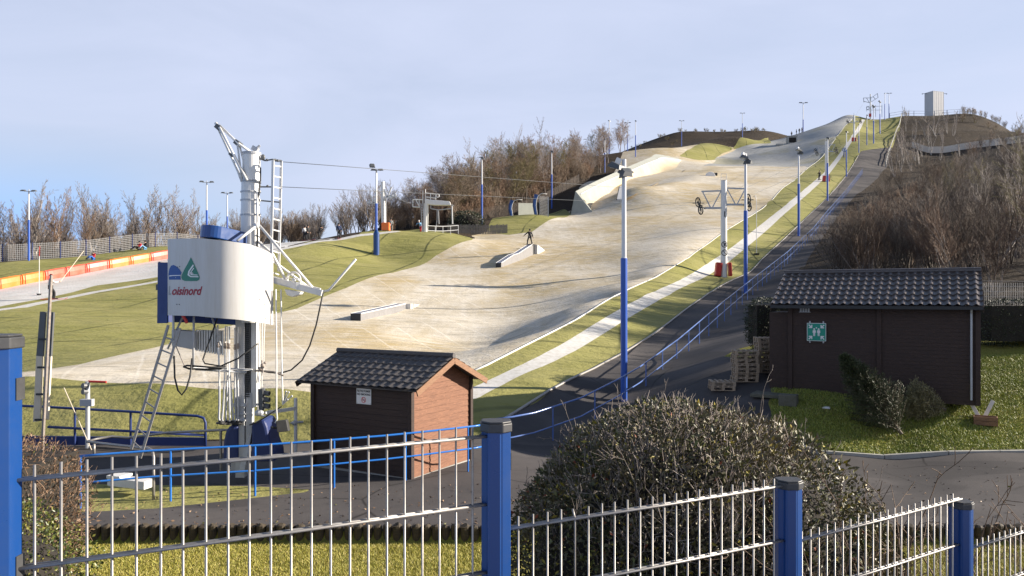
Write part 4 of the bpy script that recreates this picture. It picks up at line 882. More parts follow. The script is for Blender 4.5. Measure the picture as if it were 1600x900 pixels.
def shed_small():
    K = Vector((-2.2, 16.7, -4.03)); Lu, Lw = 2.83, 2.31; Hh, rise = 2.03, 0.50
    root = thing('wooden_shed', K + U * Lu / 2 + W * Lw / 2, 'small brown wooden shed with black tiled roof and no smoking sign beside the ski lift', 'shed'); o = root.location
    mb = MB()   # solid core
    A = K + U * 0 ; mb.prism([K, K + W * Lw, K + W * Lw + UP * Hh, K + W * Lw / 2 + UP * (Hh + rise), K + UP * Hh], U * Lu)
    wl = mb.build('wall', M['darkwood'], root, o=o); wl['label'] = 'long wall coloured dark for its shade'
    mb = MB(); boards(mb, K, U, UP, Lu, Hh, -W, 0.135); mb.build('cladding', M['darkwood'], root, o=o)  # shaded sides get a darker board colour than the sunlit gable
    mb = MB(); boards(mb, K + U * Lu + W * Lw, -U, UP, Lu, Hh, W, 0.135); mb.build('cladding', M['darkwood'], root, o=o)
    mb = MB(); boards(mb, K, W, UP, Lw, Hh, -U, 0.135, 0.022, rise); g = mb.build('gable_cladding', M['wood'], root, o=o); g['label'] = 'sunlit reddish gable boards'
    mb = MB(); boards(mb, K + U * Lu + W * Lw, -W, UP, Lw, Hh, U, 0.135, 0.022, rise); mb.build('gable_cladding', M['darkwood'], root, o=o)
    for a, b in ((0, 0), (0, 1), (1, 0), (1, 1)):
        c = K + U * (Lu * a) + W * (Lw * b); s = (U * (-0.02 if a == 0 else 0.02)) + W * (-0.02 if b == 0 else 0.02)
        mb = MB(); c = c + s; R3 = Matrix((U, W, UP)).transposed(); mb.box(c + UP * (Hh / 2), (0.10, 0.10, Hh), R3); mb.build('corner_post', M['darkwood'], root, o=o)
    ov, og = 0.27, 0.34; sl_ = math.hypot(Lw / 2, rise); vv = (W * (-Lw / 2) - UP * rise).normalized(); v2 = (W * (Lw / 2) - UP * rise).normalized(); S = sl_ + ov; L = Lu + 2 * og
    top = K + W * Lw / 2 + UP * (Hh + rise + 0.07) - U * og
    n1 = U.cross(vv); n1 = n1 if n1.z > 0 else -n1; n2 = U.cross(v2); n2 = n2 if n2.z > 0 else -n2
    mb = MB(); tile_roof(mb, top, U, vv, n1, L, S, 0.235, 0.27, 0.017, 0.026); tile_roof(mb, top + U * 0, U, v2, n2, L, S, 0.235, 0.27, 0.017, 0.026)
    mb.tube([top + UP * 0.035 - U * 0.01, top + UP * 0.035 + U * (L + 0.01)], 0.06, 10); rf = mb.build('roof', M['tile'], root, o=o)
    for s, v in ((0, vv), (0, v2)):
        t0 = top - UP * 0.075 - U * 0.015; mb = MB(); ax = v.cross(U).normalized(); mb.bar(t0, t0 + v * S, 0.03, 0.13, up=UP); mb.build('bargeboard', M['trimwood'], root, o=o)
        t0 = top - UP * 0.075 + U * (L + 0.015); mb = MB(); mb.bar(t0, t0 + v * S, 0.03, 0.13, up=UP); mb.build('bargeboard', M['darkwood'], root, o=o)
    mb = MB(); mb.box(K + U * Lu / 2 + W * Lw / 2 - UP * 0.02, (Lu + 0.1, Lw + 0.1, 0.1), Matrix((U, W, UP)).transposed()); mb.build('sill', M['concrete'], root, o=o)
    # no smoking sign on the long wall
    cx = 0.5 * Lu * 1.0; c = K + U * 1.30 + UP * 1.73 - W * 0.03; root2 = thing('warning_sign', c, 'white no smoking sign in French and English on the dark shed wall', 'sign'); o2 = root2.location; ex = -U; ey = UP; nn = -W
    mb = MB(); mb.prism([c + ex * a + ey * b for a, b in ((-0.215, -0.175), (0.215, -0.175), (0.215, 0.175), (-0.215, 0.175))], nn * 0.006); mb.build('plate', M['signwhite'], root2, o=o2)
    f = c + nn * 0.0085
    for s, y in (('NE PAS FUMER', 0.095), ('NO SMOKING', 0.022)):
        vs, fs = text_mesh(s, 0.068, align='CENTER', offset=0.002); wd = max(v.x for v in vs) - min(v.x for v in vs); k = min(1, 0.385 / wd); mb = MB(); place2d(mb, [(v.x * k, v.y, 0) for v in vs], fs, f + ey * y, ex, ey); mb.build('lettering', M['ink'], root2, o=o2)
    mb = MB(); q = f - ey * 0.078; vs, fs = disc(28, 0.066, 0.052); place2d(mb, vs, fs, q + nn * 0.002, ex, ey)
    place2d(mb, [(-0.045, 0.034, 0), (-0.034, 0.045, 0), (0.045, -0.034, 0), (0.034, -0.045, 0)], [(0, 1, 2, 3)], q + nn * 0.003, ex, ey); mb.build('prohibition_ring', M['inkred'], root2, o=o2)
    mb = MB(); place2d(mb, [(-0.04, -0.012, 0), (0.03, -0.012, 0), (0.03, 0.004, 0), (-0.04, 0.004, 0), (0.033, 0.008, 0), (0.040, 0.008, 0), (0.040, 0.03, 0), (0.033, 0.03, 0)], [(0, 1, 2, 3), (4, 5, 6, 7)], q + nn * 0.001, ex, ey); mb.build('cigarette', M['ink'], root2, o=o2)
    for a, b in ((-0.19, -0.15), (0.19, -0.15), (-0.19, 0.155), (0.19, 0.155)): mb = MB(); vs, fs = disc(8, 0.009); place2d(mb, vs, fs, f + ex * a + ey * b, ex, ey); mb.build('screw', M['inkgrey'], root2, o=o2)
shed_small()
def shed_big():
    V_ = -U; K = Vector((8.52, 23.5, -3.05)); Lu, Lw = 4.91, 3.8; Hh = 2.82; rise = 0.86
    root = thing('wooden_shed', K + V_ * Lu / 2 + W * Lw / 2, 'large dark brown timber shed with shiny tiled roof and green assembly sign, on the right', 'shed'); o = root.location
    mb = MB(); mb.prism([K, K + W * Lw, K + W * Lw + UP * Hh, K + W * Lw / 2 + UP * (Hh + rise), K + UP * Hh], V_ * Lu); mb.build('wall', M['darkwood'], root, o=o)
    mb = MB(); boards(mb, K + V_ * 0.06, V_, UP, Lu / 2 - 0.1, Hh - 0.05, -W, 0.105, 0.016); mb.build('cladding', M['darkwood'], root, o=o); mb = MB(); boards(mb, K + V_ * (Lu / 2 + 0.05), V_, UP, Lu / 2 - 0.1, Hh - 0.05, -W, 0.105, 0.016); mb.build('cladding', M['darkwood'], root, o=o)
    mb = MB(); boards(mb, K + W * Lw, -W, UP, Lw, Hh, -V_, 0.12, 0.02, rise); mb.build('cladding', M['darkwood'], root, o=o); mb = MB(); boards(mb, K + V_ * Lu, W, UP, Lw, Hh, V_, 0.12, 0.02, rise); mb.build('cladding', M['darkwood'], root, o=o)
    R3 = Matrix((V_, W, UP)).transposed()
    for t in (0, 0.5, 1.0):
        mb = MB(); mb.box(K + V_ * (Lu * t) - W * 0.03 + UP * (Hh / 2), (0.12, 0.07, Hh), R3); mb.build('upright', M['darkwood'], root, o=o)
    mb = MB(); mb.box(K - V_ * 0.32 + W * 1.0 + UP * 1.25, (0.62, 1.9, 2.5), R3); mb.build('side_cupboard', M['darkwood'], root, o=o)
    ov, og = 0.38, 0.52; sl_ = math.hypot(Lw / 2, rise); vv = (W * (-Lw / 2) - UP * rise).normalized(); v2 = (W * (Lw / 2) - UP * rise).normalized(); S = sl_ + ov; L = Lu + og + 0.12; top = K + W * Lw / 2 + UP * (Hh + rise + 0.07) - V_ * og
    n1 = V_.cross(vv); n1 = n1 if n1.z > 0 else -n1; n2 = V_.cross(v2); n2 = n2 if n2.z > 0 else -n2
    mb = MB(); tile_roof(mb, top, V_, vv, n1, L, S, 0.222, 0.33, 0.034, 0.035); tile_roof(mb, top, V_, v2, n2, L, S, 0.222, 0.33, 0.034, 0.035); mb.tube([top + UP * 0.02, top + UP * 0.02 + V_ * L], 0.08, 10); mb.build('roof', M['tile2'], root, o=o)
    e0 = top + vv * S - n1 * 0.04; mb = MB(); mb.bar(e0 - W * 0.03 - UP * 0.02, e0 - W * 0.03 - UP * 0.02 + V_ * L, 0.10, 0.09); mb.build('gutter', M['black'], root, o=o)
    for t in (0.0, L):
        mb = MB(); q = top + V_ * t - UP * 0.1; mb.bar(q, q + vv * S, 0.03, 0.16); mb.bar(q, q + v2 * S, 0.03, 0.16); mb.build('bargeboard', M['darkwood'], root, o=o)
    c = K + V_ * (Lu - 0.16) - W * 0.09; mb = MB(); mb.tube([c + UP * (Hh - 0.12) - W * 0.2, c + UP * (Hh - 0.3), c + UP * 0.15], 0.028, 10); mb.build('downpipe', M['lgrey'], root, o=o)
    c = K + V_ * 0.42 - W * 0.035 + UP * (Hh - 0.22); mb = MB()
    for k in range(4): mb.box(c + V_ * (0.075 * (k - 1.5)), (0.05, 0.02, 0.15), R3)
    mb.box(c + UP * 0.085, (0.33, 0.02, 0.015), R3); mb.box(c - UP * 0.085, (0.33, 0.02, 0.015), R3); mb.build('vent', M['lgrey'], root, o=o)
    # green assembly point sign
    c = K + V_ * 0.76 + UP * 1.92 - W * 0.075; r2 = thing('assembly_sign', c, 'square green and white assembly point sign with four arrows and people, on the dark shed', 'sign'); o2 = r2.location; ex, ey, nn = V_, UP, -W
    def sq(h): return [c + ex * a * h + ey * b * h for a, b in ((-1, -1), (1, -1), (1, 1), (-1, 1))]
    mb = MB(); mb.prism(sq(0.27), nn * 0.008); mb.build('border', M['signwhite'], r2, o=o2, bevel=0.004)
    mb = MB(); f = c + nn * 0.011; place2d(mb, [(-0.255, -0.255, 0), (0.255, -0.255, 0), (0.255, 0.255, 0), (-0.255, 0.255, 0)], [(0, 1, 2, 3)], f, ex, ey); mb.build('plate', M['signgreen'], r2, o=o2)
    for sx in (-1, 1):
        for sy in (-1, 1):
            mb = MB(); base = f + nn * 0.003 + ex * (0.155 * sx) + ey * (0.155 * sy); dx = (-ex * sx - ey * sy).normalized(); dy = (ex * sx * -1 + ey * sy).normalized()
            ar = [(-0.09, -0.016), (0.0, -0.016), (0.0, 0.016), (-0.09, 0.016)]; mb.add([base + dx * a + dy * b for a, b in ar], [(0, 1, 2, 3)])
            tip = base + dx * 0.055; q = -ex * sx; q2 = -ey * sy     # corner head
            mb.add([tip, tip - q * 0.10, tip - q * 0.10 - q2 * 0.03, tip - q * 0.035 - q2 * 0.035, tip - q2 * 0.10 - q * 0.03, tip - q2 * 0.10], [(0, 1, 2, 3), (0, 3, 4, 5)]); mb.build('arrow', M['signwhite'], r2, o=o2)
    for x, h in ((-0.062, 1.0), (0.0, 0.8), (0.062, 1.0)):
        if x == 0: vs, fs = disc(12, 0.02); mb = MB(); place2d(mb, vs, fs, f + nn * 0.003 + ey * 0.125, ex, ey); mb.build('pictogram_person', M['signwhite'], r2, o=o2); continue
        mb = MB(); q = f + nn * 0.003 + ex * x; vs, fs = disc(14, 0.026); place2d(mb, vs, fs, q + ey * 0.088, ex, ey)
        body = [(-0.04, 0.055), (-0.046, -0.02), (-0.028, -0.02), (-0.024, -0.12), (-0.004, -0.12), (-0.002, -0.03), (0.002, -0.03), (0.004, -0.12), (0.024, -0.12), (0.028, -0.02), (0.046, -0.02), (0.04, 0.055)]
        place2d(mb, body, [(0, 1, 2, 11), (2, 3, 4, 5), (6, 7, 8, 9), (2, 5, 6, 9), (11, 2, 9), (9, 10, 11)], q, ex, ey); mb.build('pictogram_person', M['signwhite'], r2, o=o2)
    for a in (-0.19, 0.19):
        for b in (-0.295, 0.295): mb = MB(); mb.box(c + ex * a + ey * b - nn * 0.02, (0.04, 0.01, 0.06), R3); mb.build('fixing_lug', M['lgrey'], r2, o=o2)
    # step, concrete block and planter beside the shed
    q = K - V_ * 0.5 - W * 0.55 + UP * 0.02; mb = MB(); mb.box(q, (0.95, 1.0, 0.10), R3); ob = mb.build('concrete_step', M['shade_dark'], None, o=q, bevel=0.01); ob.location = q; tag(ob, 'flat concrete step at the left end of the dark shed', 'step')
    q = at(1232, 22.2) + UP * 0.13; mb = MB(); mb.box((0, 0, 0), (0.5, 0.35, 0.34), R3); ob = mb.build('concrete_block', M['shade_dark'], None, bevel=0.02); ob.location = q; tag(ob, 'small shade-darkened concrete block in front of the left corner of the dark shed', 'block')
    q = at(1540, 21.0); r3 = thing('wooden_planter', q, 'low wooden box with boards at the right foot of the dark shed', 'planter'); mb = MB()
    for k in range(2): mb.box(UP * (0.07 + 0.12 * k) - W * 0.17, (0.55, 0.025, 0.11), R3); mb.box(UP * (0.07 + 0.12 * k) + W * 0.17, (0.55, 0.025, 0.11), R3)
    for s in (-1, 1): mb.box(UP * 0.12 + V_ * (0.27 * s), (0.025, 0.36, 0.23), R3)
    mb.build('sides', M['trimwood'], r3); mb = MB(); mb.box(UP * 0.1, (0.5, 0.3, 0.14), R3); mb.build('soil', M['core'], r3)
    for k, (px, ln, tl) in enumerate(((1531, 0.62, 0.32), (1537, 0.5, -0.22))):
        b = at(px, 21.4); mb = MB(); mb.bar((0, 0, -0.02), V_ * (-tl) + UP * ln, 0.1, 0.022, up=W); ob = mb.build('leaning_board', M['signwhite'], None); ob.location = b; tag(ob, ('longer pale board leaning left at the right corner of the dark shed', 'shorter pale board leaning right at the right corner of the dark shed')[k], 'board', 'boards leaning by the dark shed')
    q = at(1291, 21.6) + UP * 0.03; mb = MB(); mb.box((0, 0, 0), (0.2, 0.12, 0.03), R3); mb.box((0.02, 0, 0.025), (0.12, 0.10, 0.02), R3); ob = mb.build('paper_scrap', M['signwhite'], None); ob.location = q; tag(ob, 'small white scrap lying on the shaded lawn left of the leaning fir', 'litter')
shed_big()
# ------------------------------------------------------------------ pallets
def pallets():
    root = thing('wooden_pallet', (0, 0, -60), 'x', 'pallet')
    for k in range(5): mb = MB(); mb.box((-0.5275 + 0.26375 * k, 0, 0.133), (0.145 if k % 2 == 0 else 0.10, 0.8, 0.022)); mb.build('deck_board', M['pallet'], root)
    for y in (-0.35, 0, 0.35): mb = MB(); mb.box((0, y, 0.111), (1.2, 0.1, 0.022)); mb.build('stringer', M['pallet'], root); mb = MB(); mb.box((0, y, 0.011), (1.2, 0.1, 0.022)); mb.build('bottom_board', M['pallet'], root)
    for x in (-0.53, 0, 0.53):
        for y in (-0.35, 0, 0.35): mb = MB(); mb.box((x, y, 0.061), (0.14, 0.1, 0.078)); mb.build('block', M['pallet'], root)
    rng = random.Random(5); first = True
    ordn = ['bottom', 'second', 'third', 'fourth', 'fifth', 'sixth', 'seventh', 'top']
    for nm, px, d, n, rz, grp in (('low pair of pallets on the asphalt', 1127, 24.6, 2, -0.12, 'pallets in the low pair'), ('tall pallet stack beside the low pair', 1164, 25.0, 7, -0.1, 'pallets in the left tall stack'), ('tall pallet stack against the dark shed', 1200, 25.5, 8, -0.08, 'pallets in the right tall stack')):
        b = at(px, d)
        for k in range(n):
            w_ = 'topmost' if k == n - 1 else 'bottom' if k == 0 else ordn[k] + ' from below'
            lb = f'{w_} wooden pallet of the {nm}'; loc = (b.x + rng.uniform(-.03, .03), b.y + rng.uniform(-.03, .03), b.z + 0.0 + 0.1445 * k); q = rz + rng.uniform(-.03, .03)
            if first: root.location = loc; root.rotation_euler = (0, 0, q); root['label'] = lb; root['group'] = grp; first = False; sc_ = 0.8; root.scale = (0.62, 0.9, 1)
            else: dup(root, loc, q, (0.62, 0.9, 1), lb, grp)
pallets()
# ------------------------------------------------------------------ discarded fir trees and clipped hedges
def fir(name, base, tip, n, rad, mats, label, seed, prof, lab_c):
    rng = np.random.default_rng(seed); root = thing(name, base, label, 'fir tree'); b = np.zeros(3); t = np.array(tip) - np.array(base); L = np.linalg.norm(t); ax = t / L; s = np.cross(ax, (0, 1, 0.1)); s /= np.linalg.norm(s); q = np.cross(ax, s)
    mb = MB(); mb.tube([Vector(b), Vector(t * 0.6), Vector(t)], [0.05, 0.03, 0.006], 8); mb.build('trunk', M['bark'], root)
    segs = []; pts = []; nr = []
    for k in range(n):
        f = 0.04 + 0.94 * rng.random() ** 0.8; a = rng.uniform(0, 2 * math.pi); o = b + t * f; dr = math.cos(a) * s + math.sin(a) * q; r = rad * prof(f) * rng.uniform(0.6, 1.05); dv = dr * 0.75 + ax * 0.66 + np.array([0, 0, -0.05]); dv /= np.linalg.norm(dv)
        e = o + dv * r; segs.append((*o, *e, 0.008, 0.003)); m = int(26 + 70 * r)
        tt = rng.random(m)[:, None] ** 0.8; sd = rng.normal(0, 1, (m, 3)); sd -= dv * (sd @ dv)[:, None]; off = sd * 0.045 * (1.25 - tt)
        pts.append(o + dv * r * tt + off); nr.append(np.tile(dv, (m, 1)) * 0.7 + off * 14)
    V, Fq = seg_arrays(segs); mesh_np('branches', V, Fq, M['bark'], root)
    pts = np.concatenate(pts); nr = np.concatenate(nr); V, Fq = leaf_arrays(rng, pts, nr / np.linalg.norm(nr, axis=1, keepdims=True), 0.075, 0.16, 0.45); mesh_np('needles', V, Fq, mats, root, smooth=False)
fir('fir_tree', tuple(at(1400, 20.4) + UP * 0.12 + Vector((0.15, 0, 0))), tuple(P(1316, 556, 20.9)), 620, 1.05, M['needle'], 'dark green cut fir tree leaning to the left in front of the dark shed', 21, lambda f: (1.0 - f) ** 0.85 * 1.05 + 0.06, '')
fir('fir_tree', tuple(at(1478, 21.0) + UP * 0.35), tuple(at(1424, 21.3) + UP * 0.55), 380, 0.72, M['needledry'], 'small yellowing fir tree lying on its side right of the leaning one', 22, lambda f: 0.95 * math.sin(math.pi * min(1, f * 0.85 + 0.15)) + 0.15, '')
leafy('clipped_hedge', [(tuple(at(1203, 28.2) + UP * 0.85), (0.85, 0.7, 0.95))], 5000, 0.07, M['leafdark'], 'short dark clipped hedge at the left end of the dark shed', 'hedge', seed=31, boxy=3.5, depth=0.12)
leafy('clipped_hedge', [(tuple(at(1640, 28.0) + UP * 0.75), (3.2, 0.6, 0.85))], 12000, 0.07, M['leafdark'], 'long dark clipped hedge on the right behind the dark shed, under the wire fence', 'hedge', seed=32, boxy=4, depth=0.1)
# ------------------------------------------------------------------ drive station of the ski tow
def tubes(mb, paths, r, n=8):
    for p in paths: mb.tube([P(*q) for q in p], r, n)
def station():
    g = at(388, 16.6); root = thing('ski_lift_station', g, 'white ski tow drive station with curved panel lettered Loisinord, tall mast, ladder and boom', 'ski lift'); o = root.location
    D = 16.5; X = g.x
    def S(n, mb, m, par=root, **k): return mb.build(n, M[m] if isinstance(m, str) else m, par, o=o, **k)
    # mast: riveted lower beam, tube and drum
    mb = MB(); mb.box((P(379, 0, D).x, D - 0.02, -1.9), (0.19, 0.30, 4.0)); mb.box((P(379, 0, D).x, D - 0.18, -2.35), (0.26, 0.03, 0.08)); 
    for y in (632, 645, 655): mb.box((P(379, 0, D).x, D - 0.02, P(0, y, D).z), (0.24, 0.36, 0.03))
    S('mast_beam', mb, 'lgrey', bevel=0.006)
    mb = MB(); mb.box((P(399, 0, D).x, D + 0.02, -1.15), (0.11, 0.26, 2.5)); S('mast_flange', mb, 'white')
    mb = MB(); mb.box((P(390, 0, D).x, D - 0.01, -1.3), (0.13, 0.20, 2.3)); S('rack_back', mb, 'dgrey')
    mb = MB()
    for k in range(46): mb.box((P(390.5, 0, D).x, D - 0.13, -0.15 - 0.045 * k), (0.075, 0.05, 0.020))
    S('gear_rack', mb, 'black')
    mb = MB(); mb.prism([P(384, 614, D - 0.12), P(394, 614, D - 0.12), P(394, 672, D - 0.12), P(389, 700, D - 0.2), P(381, 740, D - 0.25), P(372, 740, D - 0.25), P(384, 690, D - 0.15)], (0, 0.14, 0)); S('lower_brace', mb, 'lgrey', bevel=0.005)
    mb = MB(); mb.prism([P(376, 655, D), P(386, 655, D), P(380, 738, D), P(358, 738, D)], (0, 0.22, 0)); S('foot', mb, 'lgrey', bevel=0.008)
    cx = P(391.5, 0, D).x
    mb = MB(); mb.tube([(cx - 0.02, D, -0.6), (cx, D, P(0, 286, D).z)], [0.205, 0.19], 28); S('mast_tube', mb, 'white', smooth=False)
    for y in (300, 313, 336):
        mb = MB(); z = P(0, y, D).z; mb.tube([(cx, D, z - 0.014), (cx, D, z + 0.014)], 0.212, 28); mb.box((cx + 0.2, D - 0.05, z), (0.06, 0.05, 0.05)); S('band', mb, 'lgrey')
    mb = MB(); za, zb = P(0, 284, D).z, P(0, 239, D).z; mb.tube([(cx + 0.02, D, za), (cx + 0.02, D, zb)], 0.185, 28); S('drum', mb, 'white')
    mb = MB()
    for z in (za - 0.02, za + 0.02, zb - 0.03, zb): mb.tube([(cx + 0.02, D, z - 0.012), (cx + 0.02, D, z + 0.012)], 0.20, 28)
    S('drum_flanges', mb, 'lgrey')
    mb = MB(); q = P(399, 233, D); mb.box(q, (0.13, 0.13, 0.10), Matrix.Rotation(0.5, 3, 'Y')); mb.tube([q, q + Vector((0.1, 0, 0.08))], 0.025, 8); mb.tube([q + Vector((0, 0, -0.08)), q], 0.05, 10); S('top_motor', mb, 'lgrey')
    vs, fs = text_mesh('13', 0.11, align='CENTER'); mb = MB(); place2d(mb, vs, fs, (cx - 0.05, D - 0.208, P(0, 337, D).z), (1, 0, 0), (0, 0, 1)); S('number', mb, 'signwhite')
    # boom pointing up to the left
    mb = MB()
    for dy in (-0.10, 0.10):
        tubes(mb, [[(343, 196, D + dy * 0.6), (372, 224, D + dy), (391, 237, D + dy * 0.9)]], 0.028)
        tubes(mb, [[(337, 192, D + dy * 0.4), (345, 207, D + dy * 0.6)]], 0.035)
    tubes(mb, [[(343, 199, D - 0.12), (386, 282, D - 0.2)]], 0.030); tubes(mb, [[(343, 205, D + 0.12), (372, 268, D + 0.15), (378, 284, D + 0.15)]], 0.028)
    tubes(mb, [[(371, 226, D - 0.1), (378, 282, D - 0.12)], [(374, 226, D + 0.1), (383, 262, D + 0.1)]], 0.022); tubes(mb, [[(371, 223, D - 0.12), (371, 223, D + 0.12)], [(344, 200, D - 0.12), (344, 200, D + 0.12)], [(358, 210, D - .1), (358, 210, D + .1)]], 0.02)
    S('boom', mb, 'white', smooth=True)
    for q_, sz in ((P(343, 200, D), (0.12, 0.24, 0.10)), (P(372, 224, D), (0.10, 0.24, 0.10)), (P(361, 242, D - 0.16), (0.1, 0.04, 0.05))): mb = MB(); mb.box(q_, sz, Matrix.Rotation(0.7, 3, 'Y')); S('boom_joint', mb, 'dgrey')
    # access ladder beside the mast
    lad = MB(); a0, a1 = P(426.5, 250, D - 0.1), P(423.5, 420, D - 0.1); b0, b1 = P(439.5, 252, D + 0.12), P(435.5, 424, D + 0.12)
    lad.bar(a0, a1, 0.05, 0.03, up=(0, 1, 0)); lad.bar(b0, b1, 0.05, 0.03, up=(0, 1, 0))
    la = S('ladder_rails', lad, 'white')
    for k in range(11): t = 0.05 + 0.098 * k; mb = MB(); mb.tube([a0 + (a1 - a0) * t, b0 + (b1 - b0) * t], 0.016, 6); S('rung', mb, 'white')
    mb = MB(); tubes(mb, [[(406, 248, D), (414, 251, D), (426, 249, D)], [(404, 292, D), (424, 292, D)], [(403, 313, D), (425, 315, D), (437, 316, D)], [(426, 249, D - .1), (440, 251, D + .1)]], 0.016); S('ladder_brackets', mb, 'dgrey')
    mb = MB(); mb.ball(P(411, 246, D), (0.05, 0.05, 0.07)); [mb.ball(P(x, y, D), 0.03) for x, y in ((417, 250), (430, 250), (434, 251), (405, 287), (404, 296), (406, 291), (418, 291), (402, 313))]; S('insulators', mb, 'dgrey')
    mb = MB(); tubes(mb, [[(406, 283, D - 0.18), (405, 300, D - 0.2), (401, 318, D - 0.2), (402, 350, D - 0.2), (402, 385, D - 0.2)], [(407, 262, D - .12), (407, 283, D - .16)]], 0.017); S('cable_run', mb, 'black')
    # struts and boom platform
    mb = MB()
    for p in ([(401, 353, D - 0.22), (371, 376, D - 0.7)], [(405, 352, D - 0.2), (488, 449, D - 0.1)], [(402, 377, D - 0.1), (425, 395, D), (446, 437, D)], [(425, 437, D + 0.3), (447, 436, D + 0.2)], [(406, 378, D + .25), (430, 410, D + .3), (486, 452, D + .2)]): tubes(mb, [p], 0.030)
    mb.tube([P(401, 357, D - 0.22), P(401, 349, D - 0.22)], 0.06, 10); tubes(mb, [[(402, 300, D - 0.2), (402, 356, D - 0.22)]], 0.022); S('struts', mb, 'white', smooth=True)
    mb = MB(); a, b = P(425, 437, D - 0.12), P(503, 458, D - 0.2); mb.bar(a, b, 0.06, 0.13); a, b = P(427, 436, D + 0.25), P(500, 455, D + 0.15); mb.bar(a, b, 0.06, 0.13); mb.bar(P(466, 447, D - 0.2), P(466, 447, D + 0.25), 0.1, 0.16); S('platform_beam', mb, 'white', bevel=0.004)
    mb = MB(); mb.bar(P(428, 441, D), P(464, 451, D), 0.36, 0.02); S('platform_plate', mb, 'lgrey')
    c = P(459, 437, D); mb = MB(); mb.ring(c, (0.25, 1, 0.1), 0.165, 0.017, 28); mb.ring(c + Vector((0, 0.04, 0)), (0.25, 1, 0.1), 0.15, 0.014, 28)
    for k in range(5): t = 2 * math.pi * k / 5 + 0.3; mb.tube([c, c + Vector((0.16 * math.cos(t), -0.04 * math.cos(t), 0.16 * math.sin(t)))], 0.010, 6)
    mb.tube([c - Vector((0, 0.06, 0)), c + Vector((0, 0.08, 0))], 0.03, 10); S('pulley_wheel', mb, 'white')
    mb = MB(); mb.prism([P(444, 452, D - .15), P(470, 456, D - .15), P(468, 460, D - .15), P(456, 464, D - .15), P(448, 461, D - .15)], (0, 0.3, 0)); S('counterweight_box', mb, 'white', bevel=0.01)
    mb = MB(); mb.tube([P(494, 454, D - .1), P(505, 455, D - .1), P(513, 454, D - .1), P(517, 450, D - .1), P(556, 405, D - .3)], 0.026, 8); S('bent_arm', mb, 'white', smooth=True)
    mb = MB(); mb.tube([P(505, 457, D), P(500, 480, D), P(494, 508, D), P(484, 540, D), P(472, 563, D), P(455, 578, D), P(438, 583, D), P(420, 582, D), P(402, 578, D)], 0.017, 8); S('hose', mb, 'black', smooth=True)
    # drive housing: curved panel, blue backs, belt guard
    TP = [(262, 15.62), (280, 15.46), (305, 15.32), (328, 15.26), (348, 15.27), (366, 15.35), (384, 15.49), (400, 15.68), (414, 15.92), (427, 16.25)]
    xy = [Vector(((px - 800) / F * d, d, 0)) for px, d in TP]
    fine = []
    for i in range(len(xy) - 1):
        for k in range(4):
            t = k / 4; p0 = xy[max(i - 1, 0)]; p1 = xy[i]; p2 = xy[i + 1]; p3 = xy[min(i + 2, len(xy) - 1)]
            fine.append(0.5 * ((2 * p1) + (p2 - p0) * t + (2 * p0 - 5 * p1 + 4 * p2 - p3) * t * t + (3 * p1 - p0 - 3 * p2 + p3) * t ** 3))
    fine.append(xy[-1]); s = [0.0]
    for a, b in zip(fine, fine[1:]): s.append(s[-1] + (b - a).length)
    Ls = s[-1]
    zt = lambda t: np.interp(t, [0, 0.35, 0.7, 1], [1.13, 1.115, 1.02, 0.84]); zb = lambda t: np.interp(t, [0, 0.3, 0.6, 1], [-0.425, -0.43, -0.50, -0.65])
    def pt(u, f, off=0.0):
        """point of the panel at arc length u, height fraction or absolute z"""
        u = min(max(u, 0), Ls); i = min(np.searchsorted(s, u, 'right') - 1, len(s) - 2); i = max(i, 0); t = (u - s[i]) / (s[i + 1] - s[i]); p = fine[i] * (1 - t) + fine[i + 1] * t; tg = (fine[i + 1] - fine[i]).normalized(); n = Vector((tg.y, -tg.x, 0)); return p + n * off, n
    m = len(fine); mb = MB(); sm = []
    def strip(lo, hi, offs, rev, smooth):
        vs = []
        for i, p in enumerate(fine):
            t = s[i] / Ls; n = pt(s[i], 0)[1]; q = p + n * offs[0]; q2 = p + n * offs[1]; vs += [(q.x, q.y, lo(t)), (q2.x, q2.y, hi(t))]
        fs = [(2 * i, 2 * i + 2, 2 * i + 3, 2 * i + 1) if not rev else (2 * i, 2 * i + 1, 2 * i + 3, 2 * i + 2) for i in range(m - 1)]; mb.add(vs, fs); sm.extend([smooth] * len(fs))
    strip(zb, zt, (0, 0), False, True); strip(zb, zt, (-0.02, -0.02), True, True); strip(zt, zt, (0, -0.02), False, False); strip(zb, zb, (-0.02, 0), False, False)
    for i in (0, m - 1):
        t = s[i] / Ls; n = pt(s[i], 0)[1]; p = fine[i]; q = p - n * 0.02; mb.add([(p.x, p.y, zb(t)), (p.x, p.y, zt(t)), (q.x, q.y, zt(t)), (q.x, q.y, zb(t))], [(0, 1, 2, 3)]); sm.append(False)
    pan = S('curved_panel', mb, 'panel')
    pan.data.polygons.foreach_set('use_smooth', sm)
    def on_panel(name, vs, fs, mat, u0, z0_, off=0.006):
        mb = MB(); out = []
        for v in vs: p, n = pt(u0 + v[0], 0, off); out.append((p.x, p.y, z0_ + v[1]))
        mb.add(out, fs); return S(name, mb, mat, pan)
    fpx = [800 + F * p.x / p.y for p in fine]
    def on_px(name, poly, mat, off=0.006, faces=None):
        """artwork given in photo pixels on the front of the panel"""
        mb = MB(); out = []
        for x, y in poly: p, n = pt(float(np.interp(x, fpx, s)), 0, off); out.append((p.x, p.y, (460 - y) / F * p.y))
        mb.add(out, faces or [tuple(range(len(out)))]); return S(name, mb, mat, pan)
    def fan(poly): return [(p[0], p[1], 0) for p in poly], [tuple(range(len(poly)))]
    k = 1 / 80.0     # metres per photo pixel on the panel
    def px2(poly): return fan([((x - 262) * k, (440 - y) * k) for x, y in poly])
